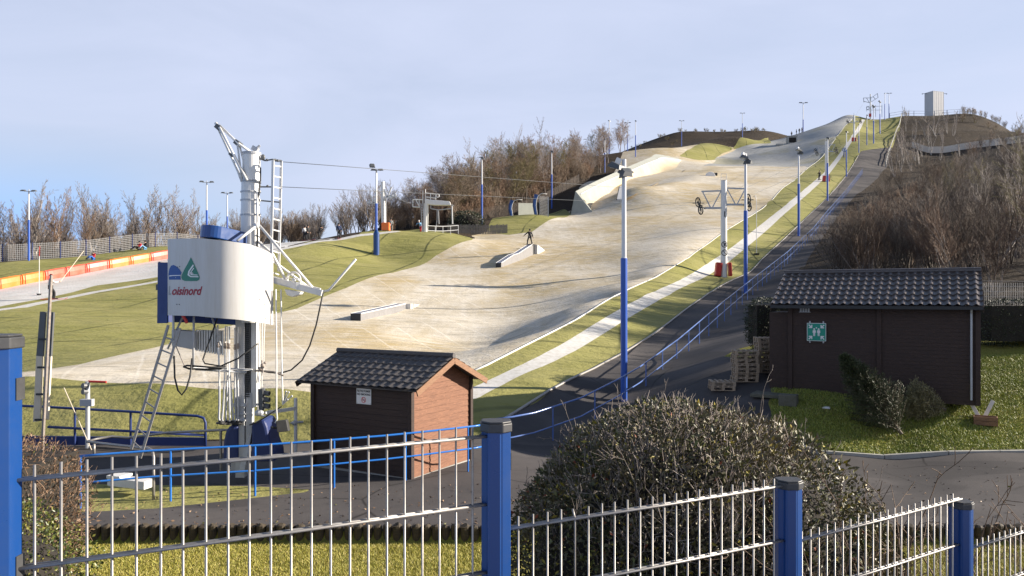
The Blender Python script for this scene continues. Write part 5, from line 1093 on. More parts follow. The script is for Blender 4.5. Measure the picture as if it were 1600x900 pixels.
    blue = [(264.5, 437), (263.5, 428), (265, 420), (268, 415), (272, 414), (277, 417), (281, 421), (284, 426), (282, 432), (283, 437)]
    on_px('emblem_blue', blue, 'inkblue')
    on_px('emblem_line', [(265, 430.5), (268, 430), (283, 429.7), (283, 430.7), (270, 431.2), (265, 432)], 'signwhite', 0.009)
    drop = [(298.5, 402), (302, 409), (306, 418), (310, 427), (312.3, 433), (311.5, 437), (308, 439), (298, 439.2), (289, 439), (285, 437), (283.5, 433), (285, 428), (289, 420), (294, 411)]
    on_px('emblem_green', drop, 'inkgreen')
    on_px('emblem_line', [(302, 413), (303.4, 415), (297, 424), (296, 429), (299, 431.5), (310, 431.6), (310.8, 433.2), (298, 433), (293.6, 430), (294.6, 424)], 'signwhite', 0.009, [(0, 1, 2, 9), (2, 3, 8, 9), (3, 4, 7, 8), (4, 5, 6, 7)])
    on_px('emblem_line', [(303, 418), (303.8, 419.4), (299.5, 425), (300, 428.6), (309, 429.2), (309.6, 430.2), (299, 430), (298, 425)], 'signwhite', 0.009, [(0, 1, 2, 7), (2, 3, 6, 7), (3, 4, 5, 6)])
    vs, fs = text_mesh('oisinord', 0.235, shear=0.34, offset=0.006, space=1.0); wd = max(v.x for v in vs); ht = 18.5 / 0.235
    on_px('lettering', [(268 + v.x * 48.5 / wd, 460.5 - v.y * ht) for v in vs], 'inkwine', 0.006, fs)
    vs, fs = text_mesh('L', 0.25, shear=0.25, offset=0.004); wd = max(v.x for v in vs); on_px('lettering', [(263 + v.x * 4.5 / wd, 460.5 - v.y * ht) for v in vs], 'inkgrey', 0.006, fs)
    mb = MB()
    for a, b in ((0.30, 0.55), (0.36, 0.56), (0.28, -0.2), (0.35, -0.2), (2.25, -0.2), (2.3, 0.3), (2.3, -0.5), (2.1, -0.1)): q, n = pt(a, 0, 0.004); mb.ball((q.x, q.y, b), 0.011, 6, 4)
    S('rivets', mb, 'dgrey', pan)
    # blue sheet on the far side
    BP = [(247.5, 15.95), (250, 16.3), (262, 16.9), (290, 17.35), (330, 17.55), (370, 17.5), (400, 17.3)]
    mb = MB(); vs = []; fs = []
    for px, d in BP: x = (px - 800) / F * d; z1 = 0.68 if px < 300 else 0.55; z2 = -0.60 - 0.12 * (px - 246) / 150; vs += [(x, d, z2), (x, d, z1), (x + 0.015, d + 0.02, z2), (x + 0.015, d + 0.02, z1)]
    for i in range(len(BP) - 1): a, b = 4 * i, 4 * i + 4; fs += [(a, b, b + 1, a + 1), (a + 2, a + 3, b + 3, b + 2), (a + 1, b + 1, b + 3, a + 3), (a, a + 2, b + 2, b)]
    fs += [(0, 1, 3, 2)]; mb.add(vs, fs); a = P(247, 410, 15.75); S('rear_panel', mb, 'navy')
    mb = MB(); mb.prism([P(246.5, 410, 15.85), P(263, 410, 15.78), P(261, 505, 15.78), P(245.5, 505, 15.85)], (0.01, 0.03, 0)); S('side_panel', mb, 'navy')
    mb = MB(); mb.box((P(330, 0, 16.4).x, 16.4, 0.15), (1.9, 1.0, 0.12)); mb.tube([(P(330, 0, 16.3).x, 16.3, -0.5), (P(330, 0, 16.3).x, 16.3, 0.6)], 0.12, 14); mb.tube([(P(330, 0, 16.3).x, 16.3, -0.30), (P(330, 0, 16.3).x, 16.3, -0.20)], 0.75, 36); S('drive_wheel', mb, 'dgrey')
    # belt guard
    c1, c2 = P(334, 366, 15.9), P(392, 378, 16.6); e = (c2 - c1); L = e.length; e.normalize(); sd = e.cross(UP).normalized(); upn = sd.cross(e)
    pl = []; r1_, r2_ = 0.26, 0.17
    for k2 in range(13): a = math.pi / 2 + math.pi * k2 / 12; pl.append(c1 + e * (r1_ * math.cos(a)) + sd * (r1_ * math.sin(a)))
    for k2 in range(13): a = -math.pi / 2 + math.pi * k2 / 12; pl.append(c2 + e * (r2_ * math.cos(a)) + sd * (r2_ * math.sin(a)))
    mb = MB(); mb.prism([p - upn * 0.11 for p in pl], upn * 0.26); S('belt_guard', mb, 'blue', bevel=0.02)
    mb = MB(); mb.box(c1 - upn * 0.2, (0.4, 0.36, 0.16)); S('gearbox', mb, 'black')
    # underside: frames, cables, guide hoops
    mb = MB()
    for p in ([(271, 490, 15.6), (271, 560, 15.6)], [(303, 492, 15.7), (302, 574, 15.7)], [(288, 490, 16.1), (262, 545, 16.1)], [(330, 492, 15.9), (345, 540, 15.9)], [(300, 574, 15.7), (300, 574, 16.1), (395, 578, 16.3)], [(305, 577, 15.9), (385, 582, 16.2)]): tubes(mb, [p], 0.022)
    S('hanger_frame', mb, 'lgrey', smooth=True)
    mb = MB(); mb.prism([P(268, 515, 15.9), P(305, 518, 15.95), P(305, 547, 15.95), P(268, 540, 15.9)], (0, 0.25, 0)); S('control_box', mb, 'lgrey', bevel=0.01)
    mb = MB()
    for k2 in range(11): x = 308 + 4.0 * k2; mb.bar(P(x, 516, 16.05), P(x, 548 + 0.8 * k2 * 0.9, 16.05), 0.033, 0.03, up=(0, 1, 0))
    S('spring_housings', mb, 'white'); mb = MB(); mb.prism([P(306, 515, 16.1), P(348, 517, 16.1), P(348, 553, 16.1), P(306, 545, 16.1)], (0, 0.06, 0)); S('housing_back', mb, 'dgrey')
    for r_, pth in ((0.018, [(272, 556, 15.6), (273, 590, 15.5), (278, 610, 15.45), (284, 617, 15.4), (291, 608, 15.45), (297, 588, 15.5), (300, 560, 15.6)]), (0.016, [(340, 496, 15.8), (328, 530, 15.8), (317, 562, 15.8), (320, 568, 15.8), (345, 572, 15.8), (372, 560, 15.8), (403, 537, 15.9)]), (0.020, [(287, 573, 15.7), (292, 571, 15.6), (330, 574, 15.7), (352, 573, 15.8), (345, 576, 15.9), (320, 577, 15.9), (295, 576, 15.8), (287, 573, 15.7)])):
        mb = MB(); mb.tube([P(*q) for q in pth], r_, 8); S('guide_hose', mb, 'black', smooth=True)
    mb = MB(); tubes(mb, [[(275, 541, 15.7), (281, 555, 15.65), (288, 571, 15.6)]], 0.010); S('chain', mb, 'rust')
    mb = MB(); mb.tube([P(285, 492, 15.5), P(290, 500, 15.5), P(292, 505, 15.5)], 0.03); S('hook', mb, 'red')
    mb = MB(); tubes(mb, [[(406, 495, 16.4), (404, 560, 16.4), (403, 640, 16.4)], [(410, 497, 16.5), (409, 545, 16.5), (409, 605, 16.5)], [(414, 497, 16.6), (412, 540, 16.6), (412, 580, 16.6)]], 0.013); S('rods', mb, 'white')
    mb = MB(); mb.tube([P(398, 579, 16.3), P(428, 581, 16.3), P(443, 587, 16.3)], 0.02); mb.tube([P(403, 575, 16.2), P(413, 574, 16.2)], 0.02); mb.ball(P(410, 571, 16.2), 0.045); mb.ball(P(407, 577, 16.2), 0.04); mb.ball(P(414, 567, 16.25), 0.03); mb.tube([P(409, 563, 16.2), P(411, 582, 16.2)], 0.014); S('trip_switch', mb, 'rust')
    mb = MB(); mb.tube([P(440, 635, 16.3), P(420, 648, 16.2), P(402, 660, 16.2), P(390, 664, 16.2)], 0.014); S('stay_cable', mb, 'black')
    # padding round the foot
    for nm, poly in (('foot_padding', [(347, 722), (348, 690), (352, 672), (360, 664), (371, 662), (371, 722)]), ('foot_padding', [(392, 722), (392, 664), (404, 656), (413, 657), (417, 668), (421, 690), (428, 708), (429, 722)])):
        mb = MB(); mb.prism([P(x, y, 16.25) for x, y in poly], (0, 0.75, 0)); S(nm, mb, 'tarp', bevel=0.09)
    # signal lamps on the mast
    mb = MB(); mb.box(P(409, 624, 16.3), (0.10, 0.16, 0.46)); sg = S('signal_head', mb, 'dgrey', bevel=0.01)
    for y in (614, 624, 634): mb = MB(); c = P(412, y, 16.3); mb.tube([c, c + Vector((0.13, -0.02, -0.012))], 0.055, 12, cap=False); mb.tube([c, c + Vector((0.02, 0, 0))], 0.05, 12); S('signal_lamp', mb, 'dgrey', sg)
    mb = MB(); tubes(mb, [[(400, 632, 16.4), (409, 632, 16.35)], [(400, 646, 16.4), (416, 645, 16.3)]], 0.025); S('signal_bracket', mb, 'lgrey')
    mb = MB(); mb.ball(P(405, 645, 16.2), (0.1, 0.08, 0.07)); mb.tube([P(398, 648, 16.2), P(414, 650, 16.2)], 0.02); S('limit_switch', mb, 'lgrey')
station()
# ------------------------------------------------------------------ tow hangers parked under the station
def tow_hangers():
    root = thing('tow_hanger', (0, 0, -60), 'x', 'tow hanger', 'tow hangers parked under the drive station')
    mb = MB(); mb.tube([(0, 0, 2.05), (0.005, 0, 1.2), (0, 0, 0.75)], 0.017, 8); mb.build('pole', M['white'], root)
    mb = MB(); mb.tube([(0, 0, 0.78), (-0.01, 0, 0.4), (-0.03, 0, 0.12), (-0.01, 0, 0.03)], 0.022, 8); mb.build('lower_bow', M['lgrey'], root)
    mb = MB(); mb.tube([(-0.0, 0.0, 0.0), (0, 0, 0.035)], 0.085, 14); mb.tube([(0, 0, 0.035), (0, 0, 0.07)], 0.04, 10); mb.build('button_seat', M['black'], root)
    mb = MB(); mb.ball((0, 0, 1.62), 0.03); mb.tube([(0, 0, 1.58), (0, 0, 1.7)], 0.022, 8); mb.build('clip', M['rust'], root)
    xs = [344.5, 349, 353.5, 358, 362.5, 367, 371.5, 376, 380]; words = ['leftmost', 'second from the left', 'third from the left', 'fourth from the left', 'middle', 'sixth from the left', 'third from the right', 'second from the right', 'rightmost']
    for k, x in enumerate(xs):
        d = 15.95 + 0.05 * (k % 3) + 0.05 * k; b = P(x, 662 + (k % 2), d); lb = f'white tow hanger, {words[k]} in the row hanging under the drive station'
        q = root if k == 0 else dup(root); q.location = b; q.rotation_euler = (0.01 * ((k * 7) % 5 - 2), 0.012 * ((k * 5) % 7 - 3), 0.8 * k); q['label'] = lb
    q = thing('tow_hanger', P(437, 667, 16.0), 'single tow hanger with a tilted black paddle seat between the station and the small shed', 'tow hanger'); o = q.location
    mb = MB(); mb.tube([P(431, 452, 16.2), P(432, 560, 16.1), P(432, 640, 16.0), P(433, 655, 16.0), P(430, 661, 16.0)], 0.016, 8); mb.build('pole', M['white'], q, o=o)
    mb = MB(); mb.prism([P(431, 658, 15.9), P(447, 656, 16.0), P(450.5, 674, 16.0), P(433, 676, 15.9)], (0.02, 0.09, 0)); mb.tube([P(424, 667, 15.9), P(432, 669, 15.95)], 0.025, 8); mb.build('paddle_seat', M['black'], q, o=o, bevel=0.012)
    q = thing('tow_hanger', P(440, 632, 16.3), 'tow hanger pole with splayed wire end hanging right of the lattice ladder', 'tow hanger'); o = q.location
    mb = MB(); mb.tube([P(439, 452, 16.4), P(440, 560, 16.35), P(442, 632, 16.3)], 0.016, 8); mb.build('pole', M['white'], q, o=o)
    mb = MB()
    for a, b in ((447, 612), (451, 613), (456, 619), (449, 624)): mb.tube([P(442, 632, 16.3), P(a, b, 16.25)], 0.012, 6); mb.ball(P(a, b, 16.25), 0.024, 6, 4)
    mb.build('wire_end', M['lgrey'], q, o=o)
tow_hangers()
# ------------------------------------------------------------------ things round the station
def round_station():
    r = thing('leaning_ladder', at(215, 15.3), 'aluminium ladder leaning up to the left end of the curved white panel', 'ladder'); o = r.location
    a0, a1, b0, b1 = P(205, 702, 15.2), P(263, 508, 15.75), P(219, 716, 14.9), P(273, 540, 15.35)
    mb = MB(); mb.bar(a0, a1, 0.05, 0.03, up=(0, 1, 0)); b1b = b0 + (b1 - b0) * 1.16; mb.bar(b0, b1b, 0.05, 0.03, up=(0, 1, 0)); mb.build('rails', M['galv'], r, o=o)
    for k in range(9): t = 0.06 + 0.105 * k; mb = MB(); mb.tube([a0 + (a1 - a0) * t, b0 + (b1b - b0) * t], 0.016, 8); mb.build('rung', M['galv'], r, o=o)
    r = thing('tubular_barrier', at(240, 15.2), 'bent galvanised tube barrier on the ground in front of the station', 'barrier'); o = r.location
    mb = MB(); tubes(mb, [[(136, 690, 17), (150, 686, 17.2), (175, 682, 17.4), (200, 684, 17.4), (262, 676, 17.2), (345, 672, 16.8), (398, 671, 16.6)], [(136, 690, 17), (160, 693, 16.4), (215, 699, 15.6), (230, 700, 15.3), (238, 704, 15.1), (240, 714, 15.0), (240, 790, 14.9)], [(147, 692, 16.8), (147, 712, 16.8)], [(398, 671, 16.6), (398, 700, 16.6)]], 0.028); mb.build('tube_frame', M['galv'], r, o=o, smooth=True)
    mb = MB(); mb.tube([P(345, 672, 16.7), P(345, 735, 16.7)], 0.028, 8); mb.build('leg', M['galv'], r, o=o)
    q = at(205, 15.6); mb = MB(); c = P(205, 752, 15.4); mb.bar(c + Vector((-0.42, 0.1, 0.0)), c + Vector((0.42, -0.12, -0.03)), 0.3, 0.16); mb.bar(c + Vector((-0.42, 0.1, 0.10)), c + Vector((-0.1, 0.0, 0.10)), 0.34, 0.06); ob = mb.build('metal_trough', M['white'], None, o=q, bevel=0.01); ob.location = q; tag(ob, 'low white metal trough on the ground at the foot of the leaning ladder', 'trough')
    # signal post with barrier arm left
    r = thing('signal_post', at(137, 20), 'grey signal post with two lamps and a small red arm, left of the leaning ladder', 'signal'); o = r.location
    mb = MB(); mb.tube([P(137, 596, 20), P(137, 700, 20)], 0.055, 12); mb.build('post', M['lgrey'], r, o=o)
    for y in (603, 612): mb = MB(); mb.tube([P(136, y, 20), P(129, y, 19.9)], 0.075, 12); mb.build('lamp', M['dgrey'], r, o=o)
    mb = MB(); mb.box(P(136, 629, 19.9), (0.32, 0.14, 0.18)); mb.build('box', M['lgrey'], r, o=o, bevel=0.01)
    mb = MB(); mb.tube([P(138, 596, 20), P(166, 597, 20)], 0.03, 8); mb.build('arm', M['red'], r, o=o)
    # guy wire
    mb = MB(); mb.tube([P(100, 606, 20.3), P(143, 703, 19.6)], 0.012, 6); q = P(143, 703, 19.6); ob = mb.build('guy_wire', M['cream'], None, o=q); ob.location = q; tag(ob, 'thin pale guy wire slanting across the green mat skirt', 'wire')
    # tall two-tone board seen nearly edge-on
    r = thing('tall_board', at(69, 19.6), 'tall narrow board, grey above and cream below, on a leaning pole beside the blue post', 'board'); o = r.location
    mb = MB(); mb.tube([P(80, 430, 19.6), P(66, 705, 19.6)], 0.04, 8); mb.build('pole', M['rust'], r, o=o)
    for nm, pol, m in (('upper_board', [(62.5, 487), (71, 487), (67, 557), (56.5, 556)], 'dgrey'), ('upper_board', [(74, 487), (83.5, 488), (79.5, 557), (71, 557)], 'dgrey'), ('lower_board', [(56.5, 556), (66, 557), (62, 658), (51.5, 659)], 'cream'), ('lower_board', [(70, 557), (79.5, 557), (74.5, 656), (66, 657)], 'cream')):
        mb = MB(); mb.prism([P(x, y, 19.75) for x, y in pol], (0.01, 0.05, 0)); mb.build(nm, M[m], r, o=o)
    mb = MB()
    for y in (530, 574, 616, 656): x = 69 - (y - 530) * 0.05; mb.bar(P(x - 8, y, 19.7), P(x + 8, y, 19.7), 0.05, 0.05)
    mb.build('cross_ties', M['black'], r, o=o)
    # navy railing with kick plate behind the station
    r = thing('navy_railing', at(200, 20.4), 'dark blue handrail with kick plate in front of the green mat skirt, behind the station', 'railing'); o = r.location
    mb = MB(); tubes(mb, [[(-60, 630, 20.3), (75, 636, 20.3), (200, 643, 20.3), (308, 650, 20.3), (318, 653, 20.3), (321, 660, 20.3), (321, 697, 20.3)], [(75, 667, 20.3), (320, 680, 20.3)]], 0.034); mb.build('handrail', M['navy'], r, o=o, smooth=True)
    for x in (30, 117, 204): mb = MB(); mb.tube([P(x, 634 + x * 0.045, 20.3), P(x, 696, 20.3)], 0.03, 8); mb.build('post', M['navy'], r, o=o)
    mb = MB(); mb.prism([P(-60, 680, 20.35), P(322, 684, 20.35), P(322, 697, 20.35), P(-60, 694, 20.35)], (0, 0.04, 0)); mb.build('kick_plate', M['navy'], r, o=o)
    # white gate post
    r = thing('gate_post', at(463, 18.2), 'thin white post with a horizontal arm between the station and the small shed', 'post'); o = r.location
    mb = MB(); mb.tube([P(462, 622, 18.2), P(462, 712, 18.2)], 0.04, 10); mb.build('post', M['white'], r, o=o); mb = MB(); mb.bar(P(416, 645, 17.6), P(463, 638, 18.2), 0.05, 0.075); mb.build('arm', M['white'], r, o=o); mb = MB(); mb.tube([P(454, 661, 18.1), P(474, 659, 18.2)], 0.025, 8); mb.ball(P(460, 661, 18.1), 0.06, 8, 6); mb.build('latch', M['lgrey'], r, o=o)
    # pale matting slab at the start of the track, behind the padding
    # bright blue handrail along the asphalt
    def rail(name, pts, label, h, mid, every, mat, rr=0.024):
        r = thing(name, Vector(pts[len(pts) // 2]) - UP * h, label, 'railing'); o = r.location
        mb = MB(); mb.tube(pts, rr, 10); mb.build('top_rail', mat, r, o=o, smooth=True); mb = MB(); mb.tube([Vector(p) - UP * mid for p in pts], rr * 0.85, 8); mb.build('lower_rail', mat, r, o=o, smooth=True)
        acc = 0; last = Vector(pts[0]); pp = []
        for a, b in zip(pts, pts[1:]):
            a = Vector(a); b = Vector(b); L = (b - a).length; t = 0
            while acc + (L - t) >= every: t += every - acc; pp.append(a + (b - a) * (t / L)); acc = 0
            acc += L - t
        for p in [Vector(pts[0]) + (Vector(pts[1]) - Vector(pts[0])).normalized() * 0.02] + pp: mb = MB(); mb.tube([p, p - UP * (h + 0.08)], rr * 0.9, 8); mb.build('post', mat, r, o=o)
    z = -3.0
    pl = [Vector(((px - 800) / F * d, d, z)) for px, d in ((124, 14.25), (160, 14.4), (240, 14.75), (400, 15.25), (524, 15.85), (600, 16.3), (660, 16.75), (742, 17.5), (756, 17.7))]
    rail('blue_railing', pl, 'bright blue tube railing in front of the station and the small shed', 1.0, 0.5, 1.55, M['rail_blue'], 0.023)
    def onray(px, py, h):
        c = H(np.full(len(_dd), float(px)), _dd); s_ = 460 - (c + h) / _dd * F; ok = [i for i in range(1, len(_dd)) if s_[i] <= py < s_[i - 1] and _dd[i] > 18]
        d = _dd[ok[0]] if ok else _dd[np.argmin(np.abs(s_ - py))]; return d
    tp = [(772, 655, 20.4), (800, 651.5, 20.6), (835, 645, 21.2), (907, 622, 22.8), (967, 592, 24.8), (1000, 573, 26.6), (1060, 530, 31.0), (1122, 478, 37.0), (1165, 444, 43), (1230, 394, 55), (1270, 357, 68), (1294, 328, 82), (1314, 306, 96), (1322, 297, 102), (1348, 264, 128)]
    dp = []
    for px, py, d in tp: dp.append(P(px, py, d))
    rail('long_railing', dp, 'long blue handrail climbing beside the asphalt path up the hill', 1.0, 0.55, 2.2, M['navy_rail'], 0.026)
M['navy_rail'] = paint('royal_blue_paint', (0.10, 0.17, 0.42), 0.22, 0.2, sc=6)
round_station()
# ------------------------------------------------------------------ floodlight masts
def lamps():
    def pole(root, h=9.0, split=0.59, blue=True):
        mb = MB(); mb.tube([(0, 0, -0.3), (0, 0, h * split)], 0.125, 14); mb.build('lower_pole', M['blue_pole'], root)
        mb = MB(); mb.tube([(0, 0, h * split), (0, 0, h * split + 0.04)], [0.125, 0.095], 14); mb.tube([(0, 0, h * split + 0.04), (0, 0, h)], [0.095, 0.082], 14); mb.build('upper_pole', M['pole_white'], root)
    def flood(root, c, rz, tilt, w_=0.62, l=0.5):
        Rm = Matrix.Rotation(rz, 3, 'Z') @ Matrix.Rotation(tilt, 3, 'X'); c = Vector(c)
        mb = MB(); vs = [Rm @ Vector(v) + c for v in ((-w_ / 2, -l, -0.05), (w_ / 2, -l, -0.05), (w_ / 2, l * 0.2, -0.05), (-w_ / 2, l * 0.2, -0.05), (-w_ / 3, -l * 0.8, 0.11), (w_ / 3, -l * 0.8, 0.11), (w_ / 3, 0, 0.16), (-w_ / 3, 0, 0.16))]
        mb.add(vs, [(3, 2, 1, 0), (4, 5, 6, 7), (0, 1, 5, 4), (1, 2, 6, 5), (2, 3, 7, 6), (3, 0, 4, 7)]); hd = mb.build('floodlight', M['dgrey'], root)
        mb = MB(); k = 0.86; mb.add([Rm @ Vector((x * k, -l * 0.4 + (y + l * 0.4) * k, -0.056)) + c for x, y in ((-w_ / 2, -l), (w_ / 2, -l), (w_ / 2, l * 0.2), (-w_ / 2, l * 0.2))], [(3, 2, 1, 0)]); mb.build('glass', M['glass'], hd)
    # kind A: two flat heads on a cross arm
    A = thing('floodlight_mast', (0, 0, -70), 'x', 'floodlight'); pole(A)
    mb = MB(); mb.tube([(-0.55, 0, 9.0), (0.55, 0, 9.0)], 0.04, 8); mb.tube([(0, 0, 9.0), (0, 0, 9.25)], 0.05, 8); mb.build('crossarm', M['lgrey'], A)
    flood(A, (-0.62, 0.1, 9.06), 0.0, 0.12); flood(A, (0.62, 0.1, 9.06), 0.0, 0.12)
    # kind B: cluster of tilted heads
    B = thing('floodlight_mast', (0, 0, -70), 'x', 'floodlight'); pole(B)
    mb = MB(); mb.bar((-0.5, 0, 8.72), (0.25, 0, 8.62), 0.07, 0.07); mb.bar((0, -0.25, 8.6), (0, 0.25, 8.6), 0.06, 0.06); mb.build('crossarm', M['lgrey'], B)
    flood(B, (-0.42, -0.05, 8.74), 0.9, 0.35, 0.52, 0.46); flood(B, (-0.05, -0.18, 8.50), 0.5, 0.5, 0.46, 0.34); flood(B, (0.16, 0.0, 8.50), -1.0, 0.5, 0.46, 0.34)
    mb = MB(); mb.box((-0.22, 0, 8.92), (0.2, 0.16, 0.24), Matrix.Rotation(0.4, 3, 'Y')); mb.box((-0.20, -0.05, 8.68), (0.12, 0.12, 0.12)); mb.build('ballast_box', M['white'], B)
    # kind C: one small head
    Cc = thing('floodlight_mast', (0, 0, -70), 'x', 'floodlight'); pole(Cc, split=0.60)
    flood(Cc, (-0.12, -0.05, 9.0), 0.8, 0.35, 0.5, 0.42); mb = MB(); mb.tube([(0, 0, 8.9), (-0.15, -0.05, 9.02)], 0.04, 6); mb.build('bracket', M['lgrey'], Cc)
    # kind D: thick blue padding round the base
    Dk = thing('floodlight_mast', (0, 0, -70), 'x', 'floodlight'); pole(Dk, split=0.6)
    mb = MB(); mb.tube([(0, 0, -0.2), (0, 0, 2.2), (0, 0, 2.6)], [0.32, 0.32, 0.14], 14); mb.build('base_padding', M['blue'], Dk); mb = MB(); mb.tube([(-0.45, 0, 9.0), (0.5, 0, 8.9)], 0.04, 8); mb.tube([(-0.3, 0, 9.0), (-0.45, 0, 9.45)], 0.03, 6); mb.build('crossarm', M['lgrey'], Dk)
    flood(Dk, (-0.45, 0, 9.5), 0.3, 0.7, 0.6, 0.5); flood(Dk, (0.45, 0.05, 8.95), 0.1, 0.15); flood(Dk, (-0.3, 0.1, 8.95), 0.1, 0.15)
    used = set()
    T = [(975, 249, 26.2, 'B', 'tallest and nearest floodlight mast, rising beside the long blue handrail in front of the slope', 0.0),
         (1165, 240, 47.5, 'B', 'floodlight mast right of the cross-armed lift pylon marked 1', 0.5), (1248, 231, 72, 'B', 'blue and white floodlight mast left of the tow rider in black', 0.8),
         (1293, 216, 98, 'C', 'floodlight mast standing in front of the second cross-armed lift pylon', 0.2), (1322.5, 206, 126, 'C', 'floodlight mast just right of the small round pictogram marker', 0), (1342, 195, 154, 'C', 'floodlight mast just right of the third cross-armed pylon at the upper end of the handrail', 0),
         (1354.5, 180, 168, 'C', 'slim floodlight mast at the top edge of the asphalt path', 0.3), (1365, 164, 172, 'B', 'floodlight mast at the foot of the uppermost green mat, nearest the top station', 0.3), (1375, 157, 196, 'B', 'floodlight mast halfway up the uppermost green mat', 0), (1382.5, 146, 223, 'C', 'floodlight mast near the top of the uppermost green mat', 0),
         (1389, 146, 231, 'A', 'two-headed floodlight mast on the skyline right of the top station', 0), (45, 299, 79, 'A', 'two-headed floodlight mast at the far left in front of the leafless trees', 0.2), (323, 285, 90, 'A', 'two-headed white floodlight mast rising just behind the blue belt guard', 0.3), (355, 302, 108, 'A', 'smaller two-headed floodlight mast left of the drum of the drive mast', 0.1),
         (588, 265, 84, 'D', 'floodlight mast with fat blue padded base on the green bank', 0), (753, 247, 110, 'C', 'floodlight mast in front of the bare wood, above the grey picket fence', 0.6), (862, 237, 128, 'C', 'floodlight mast in front of the bare wood beside the dark asphalt ramp', 0.6), (945, 218, 175, 'C', 'floodlight mast at the right end of the wood behind the quarter pipe', 0.3),
         (952, 189, 214, 'C', 'thin skyline floodlight mast, leftmost of the group behind the quarter pipe', 0), (980.5, 192, 200, 'A', 'two-headed skyline floodlight mast in the middle of the group behind the quarter pipe', 0), (993, 189, 183, 'C', 'floodlight mast behind the top edge of the quarter pipe, rightmost of its group', 0.4),
         (1065, 189, 206, 'A', 'two-headed floodlight mast before the dark spoil heap at the left end of the ridge', 0), (1160, 177, 214, 'A', 'two-headed floodlight mast in front of the dark spoil heap near the middle of the ridge', 0), (1255, 161, 236, 'A', 'two-headed floodlight mast on the skyline behind the grey crest of the slope', 0)]
    protos = {'A': A, 'B': B, 'C': Cc, 'D': Dk}
    for px, top, d, k, lb, rz in T:
        b = at(px, d); h = P(px, top, d).z - b.z; s = h / 9.0
        q = protos[k] if k not in used else dup(protos[k]); used.add(k); q.location = b; q.rotation_euler = (0, 0, rz); q.scale = (max(s, 0.8), max(s, 0.8), s); q['label'] = lb; q['group'] = 'floodlight masts along the slopes'
M['blue_pole'] = paint('blue_pole_paint', (0.022, 0.095, 0.44), 0.4, 0.2, sc=2)
M['pole_white'] = paint('grey_white_pole', (0.62, 0.62, 0.63), 0.35, 0.2, sc=2, metal=0.1)
lamps()
